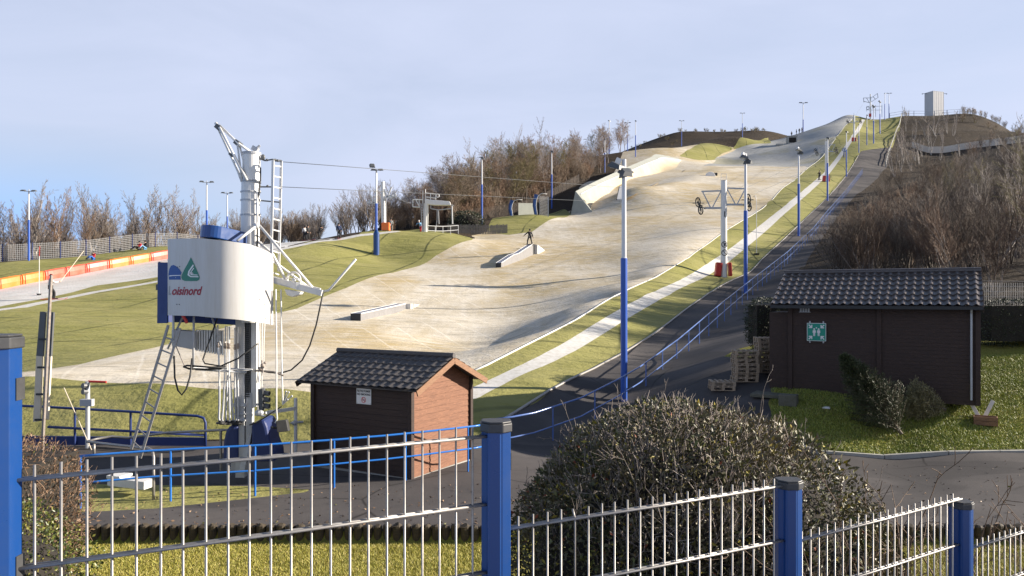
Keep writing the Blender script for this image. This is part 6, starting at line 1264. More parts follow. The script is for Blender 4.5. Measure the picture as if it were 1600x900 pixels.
# ------------------------------------------------------------------ tow pylons and ropes
def pylons():
    root = thing('lift_pylon', (0, 0, -80), 'x', 'lift pylon', 'cross-armed lift pylons'); h = 7.0
    mb = MB(); mb.tube([(0, 0, -0.3), (0, 0, h)], [0.24, 0.21], 18); mb.tube([(0, 0, h), (0, 0, h + 0.01)], 0.24, 18); mb.build('mast', M['white'], root)
    mb = MB()
    for x in (-0.2, 0.2): mb.tube([(x, 0, h), (x, 0, h + 0.5)], 0.016, 6)
    mb.tube([(-0.2, 0, h + 0.48), (0.2, 0, h + 0.48)], 0.016, 6); mb.tube([(-0.2, 0, h + 0.25), (0.2, 0, h + 0.25)], 0.014, 6); mb.build('top_guard', M['lgrey'], root)
    for s in (-1, 1):
        z0_, z1 = (5.0, 6.25) if s < 0 else (5.25, 6.45); t = thing('truss', (0, 0, 0), None, None); t.parent = root
        bpy.data.objects.remove(t); mb = MB()
        mb.bar((0.18 * s, 0, z1), (1.62 * s, 0, z1 - 0.05), 0.10, 0.10); mb.bar((0.18 * s, 0, z0_), (1.35 * s, 0, z0_), 0.12, 0.14); mb.bar((0.18 * s, 0.12, z0_ + .02), (1.55 * s, 0.1, z0_ - 0.02), 0.08, 0.1)
        mb.bar((0.22 * s, 0, z1 - 0.05), (0.85 * s, 0, z0_), 0.07, 0.07); mb.bar((1.55 * s, 0, z1 - 0.05), (0.95 * s, 0, z0_), 0.07, 0.07); tr = mb.build('crossarm_truss', M['lgrey'], root)
        c = Vector((1.78 * s, -0.05, z0_ + 0.1))
        for dz, dy in ((0.35, 0.25), (-0.25, -0.2)):
            mb = MB(); q = c + Vector((0.05 * s * dy * 4, dy, dz)); mb.ring(q, (1, 0.25, 0.1), 0.33, 0.045, 20); mb.tube([q - Vector((0.06, 0, 0)), q + Vector((0.06, 0, 0))], 0.07, 10)
            for k in range(5): a = 2 * math.pi * k / 5; mb.tube([q, q + Vector((0, 0.32 * math.cos(a), 0.32 * math.sin(a)))], 0.018, 5)
            mb.build('sheave', M['black'], root)
        mb = MB(); mb.bar(c + Vector((0, -0.45, -0.3)), c + Vector((0, 0.5, 0.4)), 0.07, 0.1); mb.bar(c + Vector((-0.35 * s, 0, -0.1)), c + Vector((0.1 * s, 0, 0)), 0.12, 0.1); mb.bar(c + Vector((-0.5, 0, 0.25)), c + Vector((0.35, 0, 0.25)), 0.05, 0.05); mb.build('sheave_frame', M['dgrey'], root)
    for x, ry in ((-0.42, 0.12), (0.42, -0.06)):
        mb = MB(); mb.box((x, -0.05, 0.55), (0.42 if x < 0 else 0.22, 0.5, 1.0), Matrix.Rotation(ry, 3, 'Y')); mb.build('crash_pad', M['red'], root, bevel=0.06)
    num = MB(); vs, fs = text_mesh('1', 0.55, align='CENTER', offset=0.012); place2d(num, vs, fs, (0, -0.245, 4.35), (1, 0, 0), UP); n1 = num.build('number', M['ink'], root)
    pic = MB()
    for z in (2.35, 1.75):
        vs, fs = disc(24, 0.23, 0.185); 
        # ring bent onto the round mast
        pic.add([(v[0], -math.sqrt(max(0.245 ** 2 - v[0] ** 2 * 0.9, 0.0004)) - 0.004, z + v[1]) for v in vs], fs)
        bar_ = [(-0.15, 0.13), (-0.12, 0.16), (0.15, -0.13), (0.12, -0.16)]; pic.add([(v[0], -0.235 - 0.012, z + v[1]) for v in bar_], [(0, 1, 2, 3)])
    fig = [(-0.03, 0.08), (0.06, 0.12), (0.09, 0.03), (0.05, -0.10), (-0.05, -0.12), (-0.08, -0.03)]; pic.add([(x, -0.248, 2.35 + y) for x, y in fig], [tuple(range(6))]); pg = pic.build('pictograms', M['ink'], root)
    spots = [(1131, 282, 53.2, 'nearest cross-armed white lift pylon, marked 1, with red crash pads and black sheaves', 0.0), (1291, 221, 117, 'second cross-armed lift pylon up the track, behind a floodlight mast', 0.05), (1334.5, 180, 178, 'third cross-armed lift pylon up the track, against the grey mound', 0.1)]
    for i, (px, top, d, lb, rz) in enumerate(spots):
        b = at(px, d); hh = P(px, top, d).z - b.z; s = hh / 7.0
        q = root if i == 0 else dup(root)
        if i: 
            for ch in list(q.children):
                if ch.name.startswith(('number', 'pictograms')): bpy.data.objects.remove(ch)
        q.location = b; q.rotation_euler = (0, 0, rz); q.scale = (s, s, s); q['label'] = lb
    # top station of the tow
    b = at(1360, 229); r = thing('lift_top_station', b, 'top station of the ski tow on the skyline, lattice arms and platforms with red pads', 'ski lift'); k = WD(1360, 229) / F
    mb = MB(); mb.tube([(0, 0, -0.2), (0, 0, (460 - 147) * k - b.z)], [0.28, 0.22], 12); mb.build('mast', M['white'], r); zt = (460 - 147) * k - b.z
    def L(x, y): return Vector(((x - 1360) * k, 0, (460 - y) * k - b.z))
    mb = MB()
    for p, q in (((1349, 153), (1360, 153)), ((1349, 158), (1360, 161)), ((1349, 153), (1350, 160)), ((1360, 154), (1371, 146)), ((1360, 160), (1371, 153)), ((1371, 146), (1372, 153)), ((1354, 153), (1358, 160)), ((1364, 151), (1368, 155))): mb.bar(L(*p), L(*q), 0.16, 0.16)
    mb.build('lattice_arms', M['lgrey'], r)
    mb = MB()
    for p, q in (((1355, 166), (1378, 166)), ((1355, 172), (1378, 172)), ((1378, 164), (1378, 183)), ((1368, 164), (1368, 183)), ((1354, 166), (1354, 174)), ((1362, 163), (1366, 176))): mb.bar(L(*p), L(*q), 0.12, 0.12)
    mb.build('platform', M['lgrey'], r); mb = MB(); mb.box(L(1359.5, 180), (0.7, 0.6, 1.2)); mb.build('crash_pad', M['red'], r); mb = MB(); mb.ring(L(1356, 169), (0, 1, 0.2), 0.5, 0.1, 16); mb.build('return_wheel', M['dgrey'], r)
    # ropes
    def rope(a, b_, sag, label, r_=0.02, ra=None):
        pts = [a + (b_ - a) * t - UP * (sag * 4 * t * (1 - t)) for t in [i / 12 for i in range(13)]]; mid = (a + b_) / 2; mb = MB(); mb.tube(pts, r_, 6); o = mb.build('haul_rope', M['dgrey'], None, o=mid, smooth=True); o.location = mid; tag(o, label, 'rope', 'haul ropes of the ski tow')
    s1 = [P(1094, 322, 53.2), P(1165, 308, 53.2)]; s2 = [P(1277, 236, 117), P(1310, 234, 117)]; s3 = [P(1323, 197, 178), P(1345, 196, 178)]; s4 = [P(1350, 160, 229), P(1371, 152, 229)]
    for i, (st, lw) in enumerate(((P(440, 292, 16.5), 'lower'), (P(430, 252, 16.5), 'upper'))):
        rope(st, s1[i], 0.0, f'{lw} of the two long ropes from the drive mast to the pylon marked 1', 0.007)
        w_ = ('left', 'right')[i]
        rope(s1[i], s2[i], 0.5, f'{w_} haul rope between the pylon marked 1 and the second pylon', 0.014); rope(s2[i], s3[i], 0.4, f'{w_} haul rope between the second and the third pylon', 0.02); rope(s3[i], s4[i], 0.4, f'{w_} haul rope between the third pylon and the top station', 0.02)
    # nursery tow: pylon and return station on the green bank
    b = at(603, 92); r = thing('lift_pylon', b, 'white pylon of the nursery tow with V-shaped arms and ladder, behind the padded floodlight mast', 'lift pylon'); k = 92 / F
    def L(x, y, dy=0): return Vector(((x - 603) * k, dy, (460 - y) * k - b.z))
    mb = MB(); mb.tube([(-0.25, 0, -0.2), L(598, 284)], [0.28, 0.24], 14); mb.build('mast', M['white'], r)
    mb = MB()
    for p, q in (((599, 293), (605, 308)), ((605, 308), (612, 292)), ((599, 309), (616, 307)), ((578, 304), (584, 317)), ((584, 317), (590, 303)), ((574, 316), (592, 318))): mb.bar(L(*p), L(*q), 0.16, 0.16)
    mb.build('crossarm_truss', M['white'], r)
    for x, y in ((616, 305), (610, 308), (576, 316)): mb = MB(); mb.ring(L(x, y), (0.3, 1, 0), 0.22, 0.07, 14); mb.build('sheave', M['lgrey'], r)
    mb = MB(); mb.tube([L(600, 310, -.3), L(600, 358, -.3)], 0.04, 6); mb.tube([L(604, 310, -.3), L(604, 358, -.3)], 0.04, 6)
    for y in range(312, 357, 5): mb.tube([L(600, y, -.3), L(604, y, -.3)], 0.025, 5)
    mb.build('ladder', M['lgrey'], r); mb = MB(); mb.box(Vector((0, -0.1, 0.45)), (0.95, 0.8, 0.95)); mb.build('crash_pad', M['pad_orange'], r, bevel=0.08)
    b = at(664, 96); r = thing('lift_return_station', b, 'white return station of the nursery tow with overhanging beam, guard rails and ladder', 'ski lift'); k = 96 / F
    def L(x, y, dy=0): return Vector(((x - 664) * k, dy, (460 - y) * k - b.z))
    mb = MB(); mb.tube([L(664, 366), L(666, 318)], [0.36, 0.30], 14); mb.build('mast', M['white'], r, smooth=False)
    mb = MB(); mb.prism([L(664, 310, -0.3), L(671, 312, -0.3), L(703, 315, -0.3), L(705, 321, -0.3), L(680, 321, -0.3), L(664, 319, -0.3)], (0, 0.7, 0)); mb.build('head_beam', M['white'], r, bevel=0.05)
    mb = MB()
    for p in ([(661, 320), (661, 298)], [(665, 320), (665, 296)], [(666, 302), (684, 304)], [(666, 308), (682, 310)], [(673, 302), (673, 312)], [(681, 303), (681, 312)]): mb.tube([L(*p[0], -.2), L(*p[1], -.2)], 0.06, 6)
    mb.ring(L(684, 306, -.2), (0, 1, 0), 0.2, 0.06, 14); mb.build('guard_rail', M['white'], r)
    mb = MB()
    for p in ([(645, 312), (660, 312)], [(645, 323), (656, 324)], [(645, 312), (645, 323)], [(650, 313), (656, 324)], [(655, 312), (655, 323)]): mb.tube([L(*p[0]), L(*p[1])], 0.07, 6)
    mb.build('side_frame', M['white'], r)
    mb = MB(); mb.tube([L(658, 318, -.3), L(660, 362, -.3)], 0.05, 6); mb.tube([L(661, 318, -.3), L(663, 362, -.3)], 0.05, 6); [mb.tube([L(658 + 0.04 * (y - 318), y, -.3), L(661 + .04 * (y - 318), y, -.3)], 0.03, 5) for y in range(321, 362, 4)]; mb.build('ladder', M['lgrey'], r)
    mb = MB(); mb.tube([L(673, 320), L(673, 326), L(685, 328), L(704, 326)], 0.06, 6); mb.tube([L(706, 321), L(707, 350)], 0.09, 8); mb.bar(L(690, 319), L(708, 321), 0.4, 0.1); mb.tube([L(683, 328), L(683, 342), L(681, 360)], 0.05, 6); mb.tube([L(685, 328), L(686, 350)], 0.05, 6); mb.build('hanger_rail', M['lgrey'], r)
    b1 = P(616, 306, 92); rope(b1, P(647, 318, 96), 0.2, 'short rope from the nursery pylon to its return station', 0.03)
    r = thing('metal_railing', at(685, 97), 'grey tube railing right of the nursery return station', 'railing'); o = r.location; mb = MB()
    pts = [at(x, d) for x, d in ((668, 96.5), (680, 97.5), (692, 99), (704, 100.5), (716, 102))]
    for z in (0.5, 1.1): mb.tube([p + UP * z for p in pts], 0.04, 6)
    mb.build('rails', M['lgrey'], r, o=o)
    for p in pts: mb = MB(); mb.tube([p - UP * 0.1, p + UP * 1.1], 0.045, 6); mb.build('post', M['lgrey'], r, o=o)
pylons()
# ------------------------------------------------------------------ features on the run
def features():
    # quarter pipe: curved wall, deck and end face
    Bp = [G(928, 331, 90), G(960, 318, 95), G(1000, 298, 100), G(1034, 282, 105), G(1058, 272, 110), G(1076, 262, 115), G(1088, 256, 120)]
    Lp = [P(907, 304, 110), P(938, 288, 120), P(977, 271, 134), P(1006, 258, 148), P(1024, 251, 158), P(1036, 247, 165), at(1064, 176) + UP * 0.15]
    Op = [P(899, 299, 111.5), P(931, 283, 121.5), P(971, 265, 136), P(1000, 252.5, 150), P(1017, 245.5, 160), P(1027, 241, 168), at(1060, 180) + UP * 0.1]
    root = thing('quarter_pipe', (Bp[0] + Lp[0]) / 2, 'long curved cream quarter pipe wall with grey deck above the run, upper left', 'ski ramp'); o = root.location
    vs = []; fs = []; m = 10; N = 30; ii = np.linspace(0, 6, N)
    def li(Q, t): i = min(int(t), 5); f = t - i; p0 = Q[max(i - 1, 0)]; p1 = Q[i]; p2 = Q[i + 1]; p3 = Q[min(i + 2, 6)]; return 0.5 * ((2 * p1) + (p2 - p0) * f + (2 * p0 - 5 * p1 + 4 * p2 - p3) * f * f + (3 * p1 - p0 - 3 * p2 + p3) * f ** 3)
    for t in ii:
        a, b = li(Bp, t), li(Lp, t); g = Vector((a.x, a.y, a.z - 0.15)); h = b - g; hz = Vector((h.x, h.y, 0))
        for k in range(m + 1): s = k / m; th = s * math.pi * 0.46; vs.append(g + hz * (math.sin(th) / math.sin(math.pi * .46)) + UP * (h.z * (1 - math.cos(th)) / (1 - math.cos(math.pi * .46))))
    for i in range(N - 1):
        for k in range(m): a = i * (m + 1) + k; fs.append((a, a + m + 1, a + m + 2, a + 1))
    mb = MB(); mb.add(vs, fs); mb.build('curved_wall', M['ramp_mat'], root, o=o, smooth=True)
    mb = MB(); vs = []; fs = []
    for t in ii: vs += [li(Lp, t) + UP * 0.02, li(Op, t), li(Op, t) - UP * 1.2, li(Lp, t) - UP * 0.6]
    for i in range(N - 1): a = 4 * i; fs += [(a, a + 4, a + 5, a + 1), (a + 1, a + 5, a + 6, a + 2), (a + 3, a + 2, a + 6, a + 7)]
    fs += [(0, 1, 2, 3), (4 * N - 4, 4 * N - 1, 4 * N - 2, 4 * N - 3)]; mb.add(vs, fs); mb.build('deck', M['deck'], root, o=o)
    mb = MB()
    for t in ii[:-1:1]:
        pass
    mb.tube([li(Lp, t) + UP * 0.06 for t in ii], 0.09, 6); mb.build('coping', M['white'], root, o=o, smooth=True)
    mb = MB(); vs = [];
    back = []
    for t in ii: p = li(Op, t); q = p + (li(Op, t) - li(Lp, t)).normalized() * 1.2; g = Vector((q.x, q.y, gz(q.x, q.y) - 0.4)); vs += [p - UP * 0.02, g]
    fs = [(2 * i, 2 * i + 2, 2 * i + 3, 2 * i + 1) for i in range(N - 1)]; mb.add(vs, fs); mb.build('rear_face', M['darkwood'], root, o=o)
    mb = MB(); a, b, c = Bp[0], Lp[0], Op[0]; e = [a - UP * 0.4, b, c, Vector((c.x - 0.8, c.y, gz(c.x - 0.8, c.y) - 0.3))]; mb.prism(e, (Bp[1] - Bp[0]).normalized() * 0.06); mb.build('end_face', M['deck'], root, o=o)
    # slide boxes
    def box(name, p0, p1, hs, wd, label, post):
        a, b = at(*p0), at(*p1); e = b - a; L = Vector((e.x, e.y, 0)).length; eh = Vector((e.x, e.y, 0)).normalized(); sd = eh.cross(UP); root = thing(name, (a + b) / 2, label, 'slide box'); o = root.location
        top = [a + e * t + UP * h for t, h in hs]; bot = [a + e * t - UP * 0.1 for t, h in hs]
        mb = MB(); n = len(hs); vs = []
        for t, bt in zip(top, bot): vs += [t + sd * wd / 2, t - sd * wd / 2, bt - sd * wd / 2, bt + sd * wd / 2]
        fs = [(0, 1, 2, 3), (4 * n - 4, 4 * n - 1, 4 * n - 2, 4 * n - 3)]
        for i in range(n - 1):
            q = 4 * i
            for k in range(4): fs.append((q + k, q + 4 + k, q + 4 + (k + 1) % 4, q + (k + 1) % 4))
        mb.add(vs, fs); mb.build('body', M['boxgrey'], root, o=o)
        mb = MB()
        for i in range(n - 1):
            mb.prism([top[i] + sd * (wd / 2 - 0.05) + UP * 0.004, top[i + 1] + sd * (wd / 2 - 0.05) + UP * 0.004, top[i + 1] - sd * (wd / 2 - 0.05) + UP * 0.004, top[i] - sd * (wd / 2 - 0.05) + UP * 0.004], UP * 0.012)
        mb.build('slide_surface', M['steelbox'], root, o=o)
        for s in (-1, 1): mb = MB(); mb.tube([t + sd * (s * wd / 2) for t in top], 0.035, 8); mb.build('edge_tube', M['white'], root, o=o)
        mb = MB(); q = top[0]; mb.prism([q + sd * wd / 2 - eh * 0.03, q - sd * wd / 2 - eh * 0.03, bot[0] - sd * wd / 2 - eh * 0.03, bot[0] + sd * wd / 2 - eh * 0.03], -eh * 0.02); mb.build('end_plate', M['black'], root, o=o)
        q = top[-1]; r0 = b + eh * 0.12
        if post: mb = MB(); mb.prism([q + sd * wd / 2 + eh * 0.05, q - sd * wd * 0.6 + eh * 0.05, bot[-1] - sd * wd * 0.6 + eh * 0.05, bot[-1] + sd * wd / 2 + eh * 0.05], eh * 0.5); mb.build('end_post', M['black'], root, o=o)
        hh = hs[-1][1] * 0.95; f0 = b + eh * (0.6 if post else 0.2); f1 = f0 + eh * (2.6 if post else 1.8); zz = gz(f1.x, f1.y)
        mb = MB(); mb.prism([f0 + sd * 0.6 + UP * hh, f0 + sd * 0.6 - UP * 0.1, Vector((f1.x, f1.y, zz)) + sd * 0.6], -sd * 1.2); mb.build('run_on_ramp', M['white'], root, o=o); return top
    tp = box('slide_box', (779, 73.5), (829, 80.5), [(0, 0.42), (0.35, 0.75), (0.52, 0.72), (1.0, 1.15)], 0.55, 'kinked grey slide box with a snowboarder on its upper end', True)
    box('slide_box', (556, 44.6), (627, 51.8), [(0, 0.40), (1.0, 0.34)], 0.62, 'long straight grey slide box lying on the lower run', False)
    # kicker on its mound, white dome, concrete hut
    c = at(968, 101.5); e = Vector((0.35, 0.93, 0)).normalized(); r = thing('kicker', c, 'small white kicker plank tilted up on a matted mound below the quarter pipe', 'ski ramp'); mb = MB(); mb.prism([(-0.5, -0.5, 0.1), (0.5, -0.35, 0.1), (1.0, 0.6, 2.35), (0.1, 0.45, 2.35)], (0.12, 0.1, -0.2)); mb.build('plank', M['white'], r); mb = MB(); mb.prism([(-0.62, -0.55, 0.0), (-0.5, -0.5, 0.05), (0.1, 0.45, 2.3), (-0.06, 0.4, 2.3)], (0.1, 0.1, -0.1)); mb.prism([(0.2, 0.5, 0), (0.9, 0.6, 0), (0.9, 0.7, 2.2), (0.2, 0.55, 2.2)], (0, 0.05, 0)); mb.build('support', M['black'], r)
    c = at(1110, 127); mb = MB(); n = 14; pr = [Vector((1.05 * math.cos(math.pi * k / n) * -1, 0, 1.0 * math.sin(math.pi * k / n) ** 0.8)) for k in range(n + 1)]; mb.prism([Vector((p.x, 0, p.z - 0.1)) for p in pr], (0.25, 0.9, 0)); ob = mb.build('slide_dome', M['white'], None, bevel=0.05); ob.location = c; tag(ob, 'white half-round slide feature in the middle of the upper run', 'slide box')
    mb = MB(); mb.box((0, 0, 0.3), (0.7, 0.5, 0.6)); ob = mb.build('dark_box', M['black'], None); ob.location = at(1118, 128.5); tag(ob, 'small dark box just right of the white half-round slide feature', 'box')
    c = at(1239, 203.5); r = thing('concrete_hut', c, 'low concrete hut with a dark opening on the crest of the grey mound', 'hut'); mb = MB(); mb.box((0, 1.2, 1.0), (3.0, 2.2, 2.6)); mb.build('wall', M['concrete'], r); mb = MB(); mb.box((0, 1.2, 2.36), (3.3, 2.6, 0.14)); mb.build('roof', M['concrete'], r); mb = MB(); mb.box((-0.1, 0.08, 1.0), (2.4, 0.03, 1.7)); mb.build('opening', M['core'], r)  # opening is a dark sheet on the wall, standing for the shade inside
    mb = MB(); mb.box((0, 0, 0.3), (2.2, 1.0, 0.7)); ob = mb.build('concrete_block', M['concrete'], None, bevel=0.05); ob.location = at(1218, 203); tag(ob, 'low concrete block left of the concrete hut on the grey mound', 'block')
    # crash pads along the nursery run
    line = [at(-46, 59.5), at(0, 62.2), at(130, 71), at(264, 80)]; tot = 0; seg = []
    for a, b in zip(line, line[1:]): seg.append((tot, (b - a).length, a, b)); tot += (b - a).length
    def alongl(s):
        for t, l, a, b in seg:
            if s <= t + l + 1e-6: return a + (b - a) * ((s - t) / l)
        return line[-1]
    cols = ['pad_red', 'pad_orange', 'pad_orange', 'pad_red', 'pad_red', 'pad_red', 'pad_orange', 'pad_orange', 'pad_red']; words = ['red padded barrier at the left edge of the photo', 'orange padded barrier nearest the left edge', 'orange padded barrier in front of the left floodlight mast', 'red padded barrier just right of two orange ones at the left', 'faded red padded barrier in the middle of the row, above the towed skier', 'red padded barrier below the child in blue', 'orange padded barrier just left of the two people sitting', 'orange padded barrier below the two people sitting', 'red padded barrier at the right end of the row beside the white panel']
    for i in range(9):
        a, b = alongl(tot * i / 9 + 0.05), alongl(tot * (i + 1) / 9 - 0.05); m_ = (a + b) / 2; r = thing('padded_barrier', m_, words[i], 'crash barrier', 'orange and red crash pads along the nursery run'); e = (b - a); eh = Vector((e.x, e.y, 0)).normalized(); sd = eh.cross(UP); mb = MB(); n = 6; vs = []
        for k in range(n + 1):
            p = a + e * (k / n) - m_; bl = 0.05 * math.sin(math.pi * k / n)
            for (y, z) in ((-0.17 - bl, 0), (-0.19 - bl, 0.4), (-0.13 - bl, 0.78), (0, 0.86 + bl * 0.5), (0.13 + bl, 0.78), (0.19 + bl, 0.4), (0.17, 0)): vs.append(p + sd * -y + UP * z)
        fs = [tuple(range(6, -1, -1)), tuple(7 * n + k for k in range(7))]
        for k in range(n):
            for q in range(7): fs.append((7 * k + q, 7 * k + (q + 1) % 7, 7 * k + 7 + (q + 1) % 7, 7 * k + 7 + q))
        mb.add(vs, fs); mb.build('cover', M[cols[i]], r, bevel=0.03)
        for t in (0.08, 0.92): mb = MB(); p = a + e * t - m_; mb.bar(p + sd * 0.24, p + sd * 0.2 + UP * 0.84, 0.05, 0.012, up=eh); mb.build('strap', M['black'], r)
    # slalom pole, track stake, pictogram marker
    b = at(61, 57); r = thing('slalom_pole', b, 'thin slalom pole with red tip standing before the orange pads', 'pole'); h = (460 - 385) / F * 57 - b.z; mb = MB(); mb.tube([(0, 0, -0.1), (0.02, 0, h * 0.8)], 0.022, 6); mb.build('lower_pole', M['white'], r); mb = MB(); mb.tube([(0.02, 0, h * 0.8), (0.04, 0, h)], 0.028, 6); mb.build('red_tip', M['red'], r)
    mb = MB(); mb.tube([(0, 0, 0.0), (0, 0, 0.12)], 0.15, 8); mb.build('foot', M['black'], r)
    for px, top, d, lb in ((1182, 305, 62, 'thin stake with a hooked top beside the tow track, right of the pylon marked 1'), ): 
        b = at(px, d); h = P(px, top, d).z - b.z; r = thing('track_stake', b, lb, 'pole'); mb = MB(); mb.tube([(0, 0, -0.1), (0.0, 0, h * 0.9), (-0.12, 0, h), (-0.3, 0, h * 0.97)], 0.03, 6); mb.build('pole', M['lgrey'], r); mb = MB(); mb.box((0, 0, 0.08), (0.5, 0.3, 0.16)); mb.build('foot', M['black'], r)
    b = at(1319, 150); r = thing('track_marker', b, 'blue post with a round white pictogram sign beside the upper tow track', 'sign'); h = P(1319, 243, 150).z - b.z; mb = MB(); mb.tube([(0, 0, -0.2), (0, 0, max(h, 1.8) * 0.7)], 0.16, 8); mb.build('post', M['navy'], r); mb = MB(); mb.tube([(0, -0.1, max(h, 1.8)), (0, -0.06, max(h, 1.8))], 0.55, 18); mb.build('disc', M['signwhite'], r); mb = MB(); mb.ring((0, -0.12, max(h, 1.8)), (0, 1, 0), 0.48, 0.06, 20, 4); mb.box((0, -0.12, max(h, 1.8)), (0.18, 0.03, 0.5)); mb.build('pictogram', M['inkblue'], r)
    return tp
M['ramp_mat'] = None
def ramp_material():
    t = NT('cream_ramp_mat'); a = t.noise(0.25, 5, 0.6); b = t.noise(1.6, 5, 0.65, t.co((1, 1, 0.35))); f = t.noise(9, 3, 0.6)
    c = t.mix(t.ramp(a, [(0.35, 0), (0.7, 1)]), (0.50, 0.43, 0.31), (0.44, 0.36, 0.235)); c = t.mix(t.math('MULTIPLY', t.ramp(b, [(0.55, 0), (0.75, 0.7)]), 0.8), c, (0.34, 0.24, 0.12)); t.bump(f, 0.3, 0.03); M['ramp_mat'] = t.out(c, 0.8)
ramp_material()
TOP = features()
# ------------------------------------------------------------------ fences on the hill
def net_fence(name, pts, hgt, every, label, mw, mp, wire=0.014, vs_=0.14, hs_=0.16, posts=True):
    root = thing(name, pts[len(pts) // 2], label, 'fence'); o = root.location; acc = 0; P_ = [Vector(pts[0])]
    for a, b in zip(pts, pts[1:]):
        L = (b - a).length; t = 0
        while acc + (L - t) >= every: t += every - acc; P_.append(a + (b - a) * (t / L)); acc = 0
        acc += L - t
    P_.append(Vector(pts[-1])); segs = []
    for a, b in zip(P_, P_[1:]):
        L = (b - a).length; n = max(2, int(L / vs_))
        for k in range(n + 1): q = a + (b - a) * (k / n); segs.append((*(q + UP * 0.05), *(q + UP * hgt), wire, wire))
        for k in range(int(hgt / hs_) + 1): z = UP * (0.06 + hs_ * k); segs.append((*(a + z), *(b + z), wire, wire))
    V, Fq = seg_arrays(segs, 3); mesh_np('wire_mesh', V, Fq, mw, root, o=o, smooth=False)
    if posts:
        for q in P_: mb = MB(); mb.box(q + UP * (hgt / 2), (0.07, 0.07, hgt + 0.15)); mb.build('post', mp, root, o=o)
    return root
def hill_fences():
    M['darkwire'] = paint('rusty_wire', (0.16, 0.13, 0.11), 0.7, 0.4, sc=3)
    M['oldwire'] = paint('weathered_wire', (0.46, 0.45, 0.44), 0.6, 0.4, sc=3)
    net_fence('mesh_fence', [at(-220, 76), at(-60, 77), at(20, 79), at(80, 81), at(140, 84), at(200, 87.5), at(265, 91), at(330, 95)], 1.75, 2.6, 'grey wire mesh fence with blue posts in front of the leafless trees on the left', M['oldwire'], M['navy'], 0.026, 0.16, 0.2)
    net_fence('mesh_fence', [at(1500, 29.5), at(1597, 29), at(1720, 28.5)], 2.0, 2.5, 'dark wire mesh fence above the clipped hedge right of the dark shed', M['oldwire'], M['blue'], 0.006, 0.06, 0.2)
    net_fence('mesh_fence', [at(727, 118), at(760, 121), at(800, 126), at(840, 133), at(880, 141), at(905, 147)], 1.9, 3.4, 'rusty chain-link fence climbing in front of the bare wood', M['darkwire'], M['darkwire'], 0.011, 0.2, 0.2)
    # grey picket fence
    pts = [at(700, 102), at(730, 103), at(765, 103.5), at(792, 103.5)]; root = thing('picket_fence', pts[1], 'grey wooden picket fence at the back of the flat white area below the wood', 'fence'); o = root.location; mb = MB(); rng = random.Random(8); n = 44
    for k in range(n):
        t = k / (n - 1) * 3; i = min(int(t), 2); q = pts[i] + (pts[i + 1] - pts[i]) * (t - i); h = 1.25 + rng.uniform(-.08, .08); mb.box(q + UP * (h / 2 - 0.05), (0.14, 0.03, h), Matrix.Rotation(rng.uniform(-.03, .03), 3, 'Y'))
    mb.build('pickets', M['greywood'], root, o=o); mb = MB()
    for z in (0.3, 0.9): [mb.bar(a + UP * z + Vector((0, .05, 0)), b + UP * z + Vector((0, .05, 0)), 0.05, 0.08) for a, b in zip(pts, pts[1:])]
    mb.build('rails', M['greywood'], root, o=o)
    # the two curved blue net posts
    k = 112 / F
    for px, top, bot, lb, sx in ((797, 313, 331, 'smaller curved blue net post beside the grey screen below the wood', 1), (835, 304, 343, 'larger curved blue net post with white tube at the corner of the dark green mat', 1)):
        d = 113 if px > 800 else 120; b = at(px, d); k = WD(px, d) / F; r = thing('net_post', b, lb, 'post'); h = (460 - top) * k - b.z; pth = [(0.25, 0, -0.2), (0.12, 0, h * 0.2), (0.0, 0, h * 0.45), (0.05, 0, h * 0.7), (0.3, 0, h)]
        mb = MB(); mb.tube(pth, [0.22, 0.26, 0.28, 0.27, 0.3], 8); mb.build('blue_padding', M['blue'], r); mb = MB(); mb.tube([(0.45, -.1, -0.1), (0.35, -.1, h * 0.2), (0.25, -.1, h * 0.45), (0.32, -.1, h * 0.7), (0.6, -.1, h * 0.95), (1.2, -.1, h * 1.06), (1.9, -.1, h * 1.02)], 0.045, 8); mb.build('white_tube', M['white'], r, smooth=True)
    a, b = at(810, 121), at(835, 119); mb = MB(); mb.prism([a, b, b + UP * 2.0, a + UP * 2.0], (0.02, 0.05, 0)); ob = mb.build('grey_screen', M['deck'], None, o=a); ob.location = a; tag(ob, 'flat grey screen between the two curved blue net posts', 'screen')
    net_fence('corner_net', [at(843, 112.5), at(850, 110.5), at(857, 108.5)], 2.9, 2.0, 'tall narrow net frame right of the larger curved blue post', M['oldwire'], M['lgrey'], 0.02, 0.22, 0.22)
    # pale rail beside the uppermost green mat
    pts = [at(1409, 227), at(1405, 212), at(1401, 196), at(1397, 182), at(1393, 170), at(1388, 155), at(1384, 145)]; r = thing('slope_rail', pts[3], 'pale guard rail running down the right edge of the uppermost green mat', 'railing'); o = r.location
    mb = MB(); mb.tube([p + UP * 1.0 for p in pts], 0.10, 6); mb.tube([p + UP * 0.5 for p in pts], 0.10, 6); mb.build('rails', M['concrete'], r, o=o)
    for p in pts: mb = MB(); mb.box(p + UP * 0.55, (0.16, 0.16, 1.3)); mb.build('post', M['concrete'], r, o=o)
    # railing on the plateau
    pts = [at(1390, 231), at(1410, 229), at(1428, 229), at(1446, 229), at(1460, 229), at(1480, 229), at(1500, 229), at(1516, 229)]; r = thing('plateau_railing', pts[3], 'thin railing along the flat hilltop around the white tower', 'railing'); o = r.location; mb = MB()
    for z in (1.1, 2.0): mb.tube([p + UP * z for p in pts], 0.05, 5)
    mb.build('rails', M['lgrey'], r, o=o)
    for p in pts: mb = MB(); mb.box(p + UP * 1.0, (0.14, 0.14, 2.1)); mb.build('post', M['lgrey'], r, o=o)
